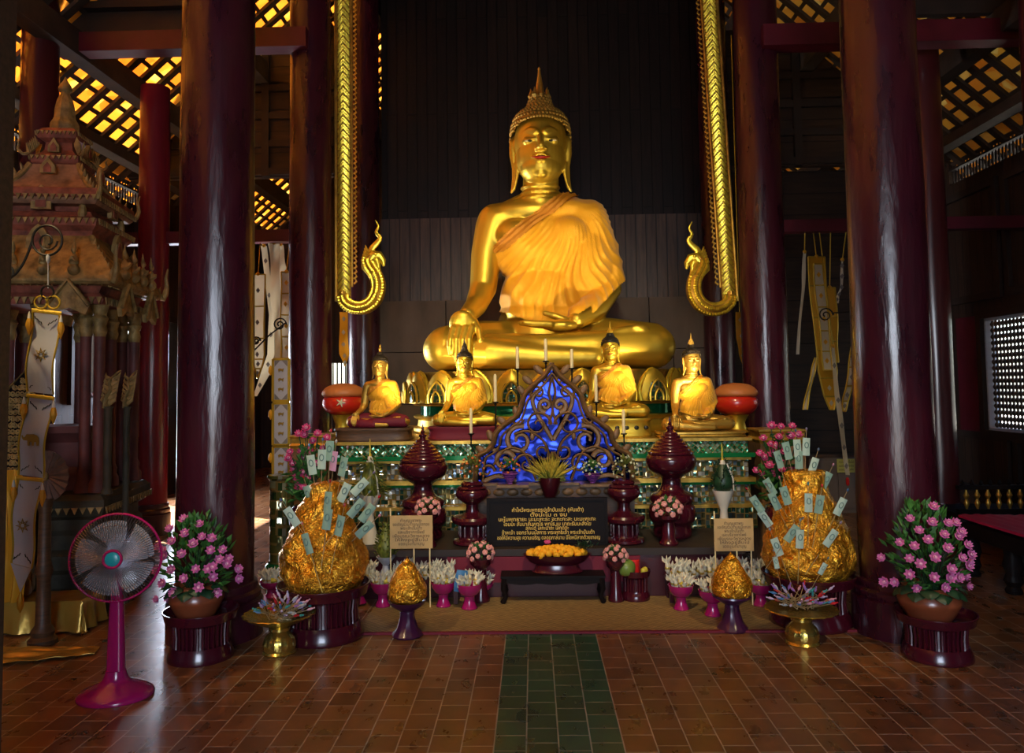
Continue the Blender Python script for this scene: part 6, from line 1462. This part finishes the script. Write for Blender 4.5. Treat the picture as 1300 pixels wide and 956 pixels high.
for k, sg in enumerate(segs):
    pn = part('cloth_panel', MB().slab(lambda u, v: bp(*bil(sg, u, v), dy=.012*sin(v*7+k)), 8, 14, .002), 'white_cloth', bn)
    for u in (0, 1): part('side_braid', MB().tube([bp(*bil(sg, u, v/14), dy=.012*sin(v/14*7+k)-.003) for v in range(15)], 1.3*q, 7), 'gold_thread', bn)
    part('cross_braid', MB().tube([bp(*bil(sg, -.05, -.02)), bp(*bil(sg, 1.05, -.02))], 2.6*q, 7, flat=.4), 'gold_thread', bn)
    for u0, sx_ in ((.04, 1), (.96, -1)):
        for v0, sv in ((.03, 1), (.97, -1)): part('corner_print', MB().tube([bp(*bil(sg, u0+sx_*(.05+.05*t), v0+sv*(.02+.022*math.sin(t*1.3)**2+.012*t)), dy=.012*sin((v0)*7+k)-.004) for t in range(7)], .6*q, 5), 'black', pn)
    c = bil(sg, .5, .52); d_ = .012*sin(.52*7+k)-.006
    if k == 1:
        E = [(-9, -6), (-9, -3), (-7, 0), (-6, 4), (-3, 6), (3, 6.5), (7, 5), (9, 2), (9.5, -2), (9, -8), (6, -8), (6, -3), (3, -3), (3, -8), (0, -8), (0, -3), (-2, -3), (-2, -8), (-5, -8), (-5, -2), (-7.5, -1), (-10, 0), (-12, 3), (-12, 6), (-10.5, 6), (-10, 3), (-8, 2.5), (-7.5, 5)]
        E2 = [(-8.5, 3), (-6, 6.5), (-2.5, 6.3), (3, 6.6), (7, 5), (9, 2), (9.5, -2.5), (9.2, -8), (6.6, -8), (6, -3.2), (3.4, -3.2), (3, -8), (.6, -8), (.2, -3.2), (-2, -3.2), (-2.2, -8), (-4.8, -8), (-5.2, -1.5), (-7.5, -1.2), (-9.8, -1), (-11.8, 1.5), (-12.6, 5), (-11.2, 5.5), (-10.2, 2.6)]
        m = MB().prism([((bp(c[0]+x, c[1]-y)).x, (bp(c[0]+x, c[1]-y)).z) for x, y in E2], d_-.002, d_); part('elephant_print', m, 'gold_print', pn, 'gold elephant motif', smooth=False)
    else:
        m = MB()
        for i in range(8):
            a = 2*PI*i/8; R0 = 8.5; m.tube([bp(c[0]+R0*.35*cos(a-.5), c[1]+R0*.35*sin(a-.5), d_), bp(c[0]+R0*cos(a), c[1]+R0*sin(a), d_), bp(c[0]+R0*.35*cos(a+.5), c[1]+R0*.35*sin(a+.5), d_)], .7*q, 5)
        m.tube([bp(c[0]+3.2*cos(a), c[1]+3.2*sin(a), d_) for a in [2*PI*i/10 for i in range(10)]], .6*q, 5, closed=True); part('star_print', m, 'gold_print', pn, 'gold eight-pointed star motif')
    for u in (-.08, 1.1):
        e = bp(*bil(sg, u, .02)); part('tassel', MB().lathe([(.5*q, 0), (3.4*q, -7*q), (4.6*q, -13*q), (3*q, -18*q), (.3*q, -26*q)][::-1], 8, c=(e.x, -.01, e.z-3*q)), 'gold_cloth', bn); part('tassel_cap', MB().lathe([(2.4*q, -7*q), (1.6*q, -2*q), (.6*q, 2*q)], 8, c=(e.x, -.01, e.z)), 'white_paint', bn)
tip = [(14, 715), (40, 722), (26, 752)]; part('pointed_tail', MB().prism([(bp(*t_).x, bp(*t_).z) for t_ in tip], -.002, .002), 'white_cloth', bn, smooth=False)
e = bp(26, 752); part('tail_tassel', MB().lathe([(.3*q, -26*q), (4*q, -18*q), (4*q, -8*q), (1*q, 0)], 8, c=(e.x, 0, e.z)), 'gold_cloth', bn)
# ---------------------------------------------------------------- pedestal fan
Y = 4.16; q = S(Y); c = P(147, 860, Y); zc = P(148, 707, Y).z; fn_ = thing('pedestal_fan', 'magenta pedestal fan with round wire cage and clear blades, lower left', 'fan', (c.x, Y, .0015))
part('base', MB().lathe(spl([(46*q, 0), (46*q, .012), (42*q, .03), (30*q, .055), (18*q, .075), (14*q, .10), (12*q, .13)], 3), 48, sx=1, sy=.9), 'magenta_plastic', fn_)
part('column', MB().lathe([(12*q, .09), (11*q, .14), (10*q, .3), (7.5*q, zc*.72), (6*q, zc-.1), (5*q, zc-.05)], 20, sx=1, sy=.7, power=3), 'magenta_plastic', fn_)
part('motor_housing', MB().ell((0, .075, zc), (.062, .09, .062), 20, 14), 'fan_dark', fn_)
hz = MX.Rotation(math.radians(13), 4, 'Z'); HM = MX.Translation((0, -.0, zc)) @ hz @ MX.Rotation(math.radians(-3), 4, 'X')
R_ = 54*q
def ringp(r, y, n=64): return [(r*cos(2*PI*i/n), y, r*sin(2*PI*i/n)) for i in range(n)]
def partM(nm, b, mt, par, lb=None): return part(nm, MB().mb(b, HM), mt, par, lb)
partM('cage_rim', MB().tube(ringp(R_, -.03), .0065, 8, closed=True, up=(0, 1, 0)), 'fan_pink', fn_)
wr = MB()
for i in range(96):
    a = 2*PI*i/96; ca, sa = cos(a), sin(a)
    wr.tube([(r*ca, y, r*sa) for r, y in ((.045, -.088), (R_*.5, -.086), (R_*.82, -.07), (R_*.97, -.045), (R_, -.03))], .0015, 4)
for f_ in (.45, .75): wr.tube(ringp(R_*f_, -.0865+(.015 if f_ > .6 else 0)), .001, 4, closed=True)
partM('front_cage', wr, 'chrome', fn_)
wr = MB()
for i in range(60):
    a = 2*PI*i/60; ca, sa = cos(a), sin(a)
    wr.tube([(r*ca, y, r*sa) for r, y in ((.05, .045), (R_*.6, .04), (R_*.95, .0), (R_, -.03))], .0014, 4)
partM('rear_cage', wr, 'chrome', fn_)
for k in range(5):
    a0 = 2*PI*k/5+.3
    def bl(u, v, a0=a0): r = .04+(R_*.86-.04)*v; a = a0+(u-.5)*(1.02+.12*sin(PI*v))+.25*v; return (r*cos(a), -.04+(u-.5)*.04*(1-.5*v), r*sin(a))
    partM('blade', MB().slab(bl, 10, 10, .002), 'fan_blade', fn_, 'clear smoky plastic blade')
partM('hub_ring', MB().tube(ringp(.043, -.094, 32), .007, 8, closed=True, up=(0, 1, 0)), 'fan_pink', fn_); partM('hub_badge', MB().ell((0, -.09, 0), (.040, .012, .040), 24, 8), 'fan_cyan', fn_, 'dark teal hub badge'); partM('spindle', MB().tube([(0, -.08, 0), (0, .03, 0)], .022, 12), 'fan_dark', fn_)
# ---------------------------------------------------------------- temple banners hanging between the pillars
def strip(name, label, rows, Y, mt, edge=None, motif=None, group='temple banners between the pillars', th=.004, bars=0, wob=.02, extra=None, hang=True):
    """rows: (x left, x right, y) in photo pixels from top to bottom"""
    t = thing(name, label, 'banner', (0, Y, 0), 0, group); n = len(rows)-1
    def rp(u, v):
        i = min(int(v*n), n-1); f = v*n-i; a, b = rows[i], rows[i+1]
        return P((a[0]*(1-u)+a[1]*u)*(1-f)+(b[0]*(1-u)+b[1]*u)*f, a[2]*(1-f)+b[2]*f, Y)
    def fn(u, v): p = rp(u, v); return V((p.x, wob*sin(v*9+u*1.5), p.z))
    part('cloth', MB().slab(fn, 4, n*6, th), mt, t)
    if edge:
        for u in (0, 1): part('edging', MB().tube([fn(u, i/(n*6)) for i in range(n*6+1)], .009, 6), edge, t)
        if bars:
            for i in range(bars+1): v = i/bars; part('cross_bar', MB().tube([fn(0, v)+V((0, -.004, 0)), fn(.5, v)+V((0, -.004, 0)), fn(1, v)+V((0, -.004, 0))], .008, 6), edge, t)
    if motif:
        m = bars or 5
        for i in range(m):
            c = fn(.5, (i+.5)/m); r = .022; b = MB()
            b.prism([(c.x, c.z+r*1.4), (c.x+r, c.z), (c.x, c.z-r*1.4), (c.x-r, c.z)], c.y-.012, c.y-.006); part('motif', b, motif, t, smooth=False)
    if hang:
        a = fn(.5, 0); zt = P(345, 308, 8.78).z-.005
        part('cord', MB().tube([a, (a.x, 8.78-Y, max(zt, a.z+.03))], .006, 5), 'gold_thread', t)
        part('knot', MB().ell((a.x, a.y, a.z+.005), (.022, .016, .022), 10, 8), 'gold_cloth', t)
    return t
strip('temple_banner', 'cream banner with grey diamonds and gold bars, leftmost between the left pillars', [(318, 336, 348), (319, 336, 450), (326, 328, 480)], 8.7, 'cream_cloth', 'gold_thread', 'grey_print', bars=5)
strip('temple_banner', 'narrow cream ribbon curving down to the left between the left pillars', [(331, 338, 312), (335, 343, 350), (342, 349, 400), (340, 348, 450), (330, 342, 475), (321, 327, 503)], 8.9, 'cream_cloth', None, 'grey_print')
strip('temple_banner', 'wide crinkled off-white paper streamer between the left pillars', [(340, 353, 308), (343, 357, 350), (347, 358, 400), (347, 357, 462)], 8.8, 'cream_cloth', None, None, wob=.05)
strip('temple_banner', 'short ragged off-white streamer behind the crinkled one on the left', [(352, 358, 310), (354, 366, 345), (356, 366, 440)], 9.1, 'cream_cloth', None, None, wob=.05)
strip('temple_banner', 'cream banner with orange leaf motifs beside the second left pillar', [(357, 369, 345), (357, 370, 400), (357, 370, 455)], 8.65, 'cream_cloth', 'gold_thread', 'gold_cloth', bars=4)
strip('temple_banner', 'yellow gold banner with cream panels, widest between the right pillars', [(1026, 1048, 326), (1029, 1049, 370), (1034, 1054, 420), (1038, 1063, 470), (1046, 1063, 500), (1054, 1058, 520)], 8.7, 'gold_cloth', 'gold_thread', 'cream_cloth', bars=6)
strip('temple_banner', 'pale cream panel strip lying over the yellow banner on the right', [(1033, 1045, 335), (1036, 1048, 380), (1042, 1054, 430), (1046, 1056, 470)], 8.62, 'cream_cloth', 'gold_thread', 'gold_cloth', bars=5, hang=False)
strip('temple_banner', 'second yellow banner half behind the widest one on the right', [(1047, 1061, 365), (1050, 1063, 420), (1054, 1064, 460)], 8.85, 'gold_cloth', 'gold_thread', None, bars=3)
strip('temple_banner', 'thin white streamer left of the yellow banner on the right', [(1020, 1024, 320), (1017, 1021, 370), (1011, 1014, 450)], 8.8, 'cream_cloth')
strip('temple_banner', 'narrow cream tail with gold tip hanging left of the yellow banner', [(1035, 1038, 454), (1028, 1032, 480), (1020, 1024, 520)], 8.6, 'cream_cloth', 'gold_thread', hang=False)
strip('temple_banner', 'cream ribbon with flared gold end beside the thick right pillar', [(1081, 1086, 440), (1077, 1085, 475), (1070, 1079, 505), (1071, 1073, 522)], 8.4, 'cream_cloth', 'gold_thread', 'grey_print', bars=4, hang=False)
strip('temple_banner', 'longest white tail with red tassel hanging low beside the thick right pillar', [(1056, 1060, 440), (1060, 1065, 500), (1064, 1071, 540), (1070, 1076, 575), (1074, 1078, 603)], 8.5, 'cream_cloth', None, 'grey_print', extra=1)
p = P(1076, 606, 8.5); part('red_tassel', MB().lathe([(.004, -.09), (.02, -.07), (.016, -.01), (.004, 0)], 8, c=(p.x, 0, p.z)), 'candle_red', bpy.data.objects[[o.name for o in bpy.data.objects if o.name.startswith('temple_banner')][-1]])
strip('temple_banner', 'thin dark-spotted ribbon right of the yellow banners', [(1069, 1071, 330), (1066, 1069, 365), (1060, 1064, 385)], 8.9, 'cream_cloth', None, 'grey_print')
strip('gold_pennant', 'yellow pennant with pointed end under the left naga trim', [(431, 441, 396), (431, 442, 425), (431, 443, 450), (437, 439, 465)], 9.0, 'gold_cloth', None, 'cream_cloth', group='yellow pennants', hang=False)
strip('gold_pennant', 'yellow and white patterned pennant under the right naga trim', [(934, 945, 396), (935, 948, 430), (938, 948, 450), (944, 947, 465)], 9.0, 'gold_cloth', None, 'cream_cloth', group='yellow pennants', hang=False)
for nm in [o for o in bpy.data.objects if o.name.startswith('gold_pennant') and not o.parent]:
    x_ = 436 if 'left' in nm['label'] else 939; a = P(x_, 397, 9.0); part('cord', MB().tube([(a.x, 0, a.z), (a.x, 0, a.z+3.2)], .006, 5), 'gold_thread', nm)
for px, py, Y, r, lb, ar in ((355, 412, 7.2, 9, 'iron scroll hanger above the banner with gold animal figures', -1), (325, 433, 7.0, 6, 'small iron scroll hanger beside the thick left pillar', -1), (1048, 400, 7.4, 9.5, 'iron scroll hanger in front of the yellow banners on the right', 1), (1084, 425, 7.2, 6, 'small iron scroll hanger half behind the thick right pillar', 1)):
    t = thing('scroll_hanger', lb, 'hanger', (0, Y, 0), 0, 'iron scroll hangers'); q = S(Y)
    c = P(px, py, Y); m = MB().tube([(c.x+(r*(1-i/26)*q)*cos(i*.5), 0, c.z+(r*(1-i/26)*q)*sin(i*.5)) for i in range(22)], .007, 6)
    m.tube([(c.x+r*q, 0, c.z), (c.x+(r+1)*q*(1 if ar > 0 else .9), 0, c.z+.02), (c.x+ar*.10, 0, c.z-.10 if ar < 0 else c.z+.02), (c.x+ar*.28, 0, c.z-.28 if ar < 0 else c.z+.03)], .007, 6); part('scroll', m, 'iron', t)
Y = 7.15; nb = thing('figured_banner', 'white banner with gold frame and gold animal figures, left of the second left pillar', 'banner', (0, Y, 0))
q = S(Y)
for k, (ya, yb) in enumerate(((456, 509), (512, 565), (567, 612))):
    A, B = P(346.5, ya, Y), P(367, yb, Y); cx_ = (A.x+B.x)/2; hw = (B.x-A.x)/2
    pn = part('cloth_panel', MB().bb(A.x, B.x, 0, .008, B.z, A.z), 'white_cloth', nb, smooth=False)
    part('frame_braid', MB().bb(A.x-.01, A.x+.012, -.006, .01, B.z, A.z).bb(B.x-.012, B.x+.01, -.006, .01, B.z, A.z).bb(A.x, B.x, -.006, .01, A.z-.012, A.z+.01).bb(A.x, B.x, -.006, .01, B.z-.01, B.z+.012), 'gold_thread', nb, smooth=False)
    w2 = hw*.75
    for sx_ in (-1, 1):
        for zc_, sz in ((A.z-.014, -1), (B.z+.014, 1)): part('corner_print', MB().prism([(cx_+sx_*w2*1.05, zc_), (cx_+sx_*w2*.15, zc_), (cx_+sx_*w2*1.05, zc_+sz*.055)], -.003, -.001), 'grey_print', pn, smooth=False)
    rn = random.Random(k)
    for i in range(3):
        z = A.z+(B.z-A.z)*(.27+.23*i); w_ = .026; fg = MB()
        fg.prism([(cx_-w_, z+.01), (cx_-w_*.4, z+.018), (cx_+w_*.5, z+.012), (cx_+w_, z+.02), (cx_+w_*.9, z), (cx_+w_*.7, z-.018), (cx_+w_*.4, z-.004), (cx_-w_*.4, z-.004), (cx_-w_*.7, z-.018), (cx_-w_*.9, z)], -.008, -.002); part('animal_print', fg, 'gold_print', pn, 'gold animal figure', smooth=False)
    t_ = P(343.5, ya+8, Y); part('tassel', MB().lathe([(.003, -.09), (.022, -.06), (.018, -.02), (.004, 0)], 8, c=(t_.x, 0, t_.z)), 'gold_cloth', nb)
a = P(356, 456, Y); part('cord', MB().tube([(a.x, .004, a.z), (a.x, .03, P(356, 418, Y).z)], .004, 5), 'gold_thread', nb)
a = P(357, 613, Y); part('pointed_end', MB().prism([(a.x-.07, a.z), (a.x+.07, a.z), (a.x, a.z-.10)], 0, .008), 'gold_thread', nb, smooth=False)
# mosaic column at the left end of the altar
Y = 6.45; q = S(Y); c = P(358, 600, Y); mc = thing('mosaic_column', 'short green mosaic column on a round stepped base behind the left golden cone', 'column', (c.x, Y, .0015)); zt = P(358, 603, Y).z
part('stepped_base', MB().lathe([(26*q, 0), (26*q, .05), (23*q, .07), (23*q, .11), (20*q, .13), (20*q, .16), (17*q, .18)], 32), 'green_glass', mc); part('shaft', MB().lathe([(15*q, .17), (15*q, zt-.04), (18*q, zt-.02), (18*q, zt)], 32), 'mosaic_column', mc)
# ---------------------------------------------------------------- right side: low table, balustrade bench, cabinet
tx0, ty0, ty1, tzt = 3.42, 5.3, 6.65, .455
tb = thing('long_table', 'long low dark table spread with a crimson cloth at the right edge', 'table', (tx0+.28, (ty0+ty1)/2, .0015)); hl, hw = (ty1-ty0)/2, .28
part('table_top', MB().bb(-hw, hw, -hl, hl, tzt-.13, tzt-.02), 'black_wood', tb, smooth=False)
for sx_ in (-hw+.08, hw-.08):
    for sy_ in (-hl+.08, .05, hl-.08):
        part('leg', MB().lathe([(.05, 0), (.055, .02), (.04, .05), (.06, .09), (.045, .14), (.065, .2), (.05, .27), (.06, tzt-.13)], 16, c=(sx_, sy_, 0), power=3), 'black_wood', tb)
solo('crimson_cloth', MB().slab(lambda u, v: (tx0+.01+u*.54, ty0+.05+v*(ty1-ty0-.08), tzt+.012+.018*sin(u*4+v*7)*sin(u*17)**2*.5), 40, 20, .02), 'red_cloth', 'rumpled crimson cloth spread on the long low table at the right', 'cloth')
Y = 7.55; bx0, bx1 = P(1216, 640, Y).x, 5.45; bz = [P(1260, y, Y).z for y in (652, 646, 621, 616, 610)]
bn2 = thing('balustrade_bench', 'dark bench with a row of gilt turned balusters against the right wall', 'bench', ((bx0+bx1)/2, Y, .0015)); hw = (bx1-bx0)/2
part('lower_rail', MB().bb(-hw, hw, -.03, .03, bz[0]-.05, bz[1]), 'black_wood', bn2, smooth=False); part('upper_rail', MB().bb(-hw, hw, -.03, .03, bz[2], bz[3]), 'black_wood', bn2, smooth=False); part('seat', MB().bb(-hw, hw, .03, .6, bz[0]-.05, bz[0]), 'black_wood', bn2, smooth=False)
for sx_ in (-hw+.03, hw-.03):
    for sy_ in (0, .57): part('leg', MB().bb(sx_-.03, sx_+.03, sy_-.03, sy_+.03, 0, bz[0]-.05), 'black_wood', bn2, smooth=False)
hB = bz[2]-bz[1]; nB = 15; bo = None
for i in range(nB):
    X = -hw+.08+(2*hw-.16)*i/(nB-1)
    if bo is None: bo = part('baluster', MB().lathe(spl([(.010, 0), (.014, hB*.1), (.024, hB*.3), (.012, hB*.5), (.026, hB*.68), (.010, hB*.9), (.012, hB)], 2), 12), 'old_gold', bn2, loc=(X, 0, bz[1]))
    else: o = bo.copy(); COL.objects.link(o); o.location = (X, 0, bz[1])
kn = MB()
for i in range(18): kn.lathe([(.012, 0), (.02, .02), (.008, .04), (.001, .055)], 8, c=(-hw+.05+(2*hw-.1)*i/17, 0, bz[3]))
part('knobbed_cresting', kn, 'black_wood', bn2)
Y = 9.7; a, b_ = P(1040, 582, Y), P(1086, 643, Y)
cb_ = thing('grey_cabinet', 'grey brown cabinet behind the right golden cone, with a yellow notice on it', 'cabinet', ((a.x+b_.x)/2, Y, .0015)); hw = (b_.x-a.x)/2+.12
part('body', MB().bb(-hw, hw, 0, .5, 0, a.z), 'cabinet_grey', cb_, smooth=False); part('door', MB().bb(-hw+.02, -.01, -.02, 0, .06, a.z-.04), 'cabinet_grey', cb_, smooth=False); part('door', MB().bb(.01, hw-.02, -.02, 0, .06, a.z-.04), 'cabinet_grey', cb_, smooth=False)
c0, c1_ = P(1063, 583, Y-.05), P(1087, 600, Y-.05)
yn = thing('yellow_notice', 'small yellow paper notice with three lines of writing behind the right pillar', 'sign', ((c0.x+c1_.x)/2, Y-.035, (c0.z+c1_.z)/2)); hw, hh = (c1_.x-c0.x)/2, (c0.z-c1_.z)/2
part('paper', MB().bb(-hw, hw, 0, .004, -hh, hh), 'paper_yellow', yn, smooth=False)
tm = MB()
for i, L_ in enumerate(('กรุณาอย่าขึ้นไป', 'บนแท่นพระประธาน', 'ขอบคุณค่ะ')): tm.mb(text_mb(L_, .04, hw*1.6, .0005), MX.Translation((0, -.002, hh*.4-i*hh*.55)))
part('lettering', tm, 'ink', yn, smooth=False)
# every label within sixteen words
for o in bpy.data.objects:
    L = o.get('label')
    if L and not o.parent and len(L.split()) > 16: print('LONG', o.name, L)
# ---------------------------------------------------------------- light
w = bpy.data.worlds.new('sky'); SC.world = w; w.use_nodes = True
bg = w.node_tree.nodes['Background']; sk = w.node_tree.nodes.new('ShaderNodeTexSky'); sk.sky_type = 'NISHITA'; sk.sun_disc = False
sk.sun_elevation = math.radians(50); sk.sun_rotation = math.radians(250); w.node_tree.links.new(sk.outputs[0], bg.inputs[0]); bg.inputs[1].default_value = .42
def lamp(name, typ, loc, tgt, power, col, **k):
    d = bpy.data.lights.new(name, typ); d.energy = power; d.color = col
    for a, v in k.items(): setattr(d, a, v)
    o = bpy.data.objects.new(name, d); COL.objects.link(o); o.location = loc
    o.rotation_euler = (V(tgt)-V(loc)).to_track_quat('-Z', 'Y').to_euler(); return o
WARM = (1, .78, .42); DAY = (.74, .82, 1)
sun = lamp('sun', 'SUN', (-12, 16, 9), (-3.2, 9.8, 0), 40, (1, .93, .82), angle=.01)
# warm display lamps fixed low around the altar, aimed up at the images
lamp('flood_lamp', 'SPOT', (-1.35, 6.55, 1.35), (.05, 8.4, 3.1), 125, WARM, spot_size=1.35, spot_blend=.8, shadow_soft_size=.08)
lamp('flood_lamp', 'SPOT', (1.55, 6.55, 1.35), (.25, 8.3, 3.0), 120, WARM, spot_size=1.25, spot_blend=.8, shadow_soft_size=.08)
lamp('ceiling_spot', 'SPOT', (0, 2.2, 5.6), (.1, 7.4, 1.4), 620, (1, .80, .48), spot_size=.95, spot_blend=.7, shadow_soft_size=.12)
lamp('ceiling_spot', 'SPOT', (-2.6, 2.5, 3.6), (-1.35, 5.05, .3), 130, WARM, spot_size=.55, spot_blend=.8, shadow_soft_size=.05)
lamp('ceiling_spot', 'SPOT', (2.2, 2.5, 3.4), (1.8, 5.2, .3), 120, WARM, spot_size=.55, spot_blend=.8, shadow_soft_size=.05)
# daylight through the open front door behind the photographer and the side openings
lamp('door_daylight', 'AREA', (0, -2.9, 2.35), (0, 4, 1.5), 140, DAY, shape='RECTANGLE', size=2.3, size_y=1.9)
lamp('door_daylight', 'AREA', (-5.35, 10.75, 1.35), (-3.2, 9.3, .3), 150, DAY, shape='RECTANGLE', size=1.15, size_y=2.2)
lamp('door_daylight', 'SPOT', (-5.3, 10.6, 1.2), (-2.9, 8.8, 2.4), 260, (1, .95, .88), spot_size=.8, spot_blend=.6, shadow_soft_size=.3)  # spot added inside the side door to brighten the left banners
SC.view_settings.view_transform = 'Standard'; SC.view_settings.look = 'None'; SC.view_settings.exposure = .45; SC.view_settings.gamma = 1
SC.view_settings.use_curve_mapping = False
SC.cycles.use_denoising = True
SC.cycles.max_bounces = 6; SC.cycles.caustics_reflective = False; SC.cycles.caustics_refractive = False; SC.cycles.sample_clamp_indirect = 3
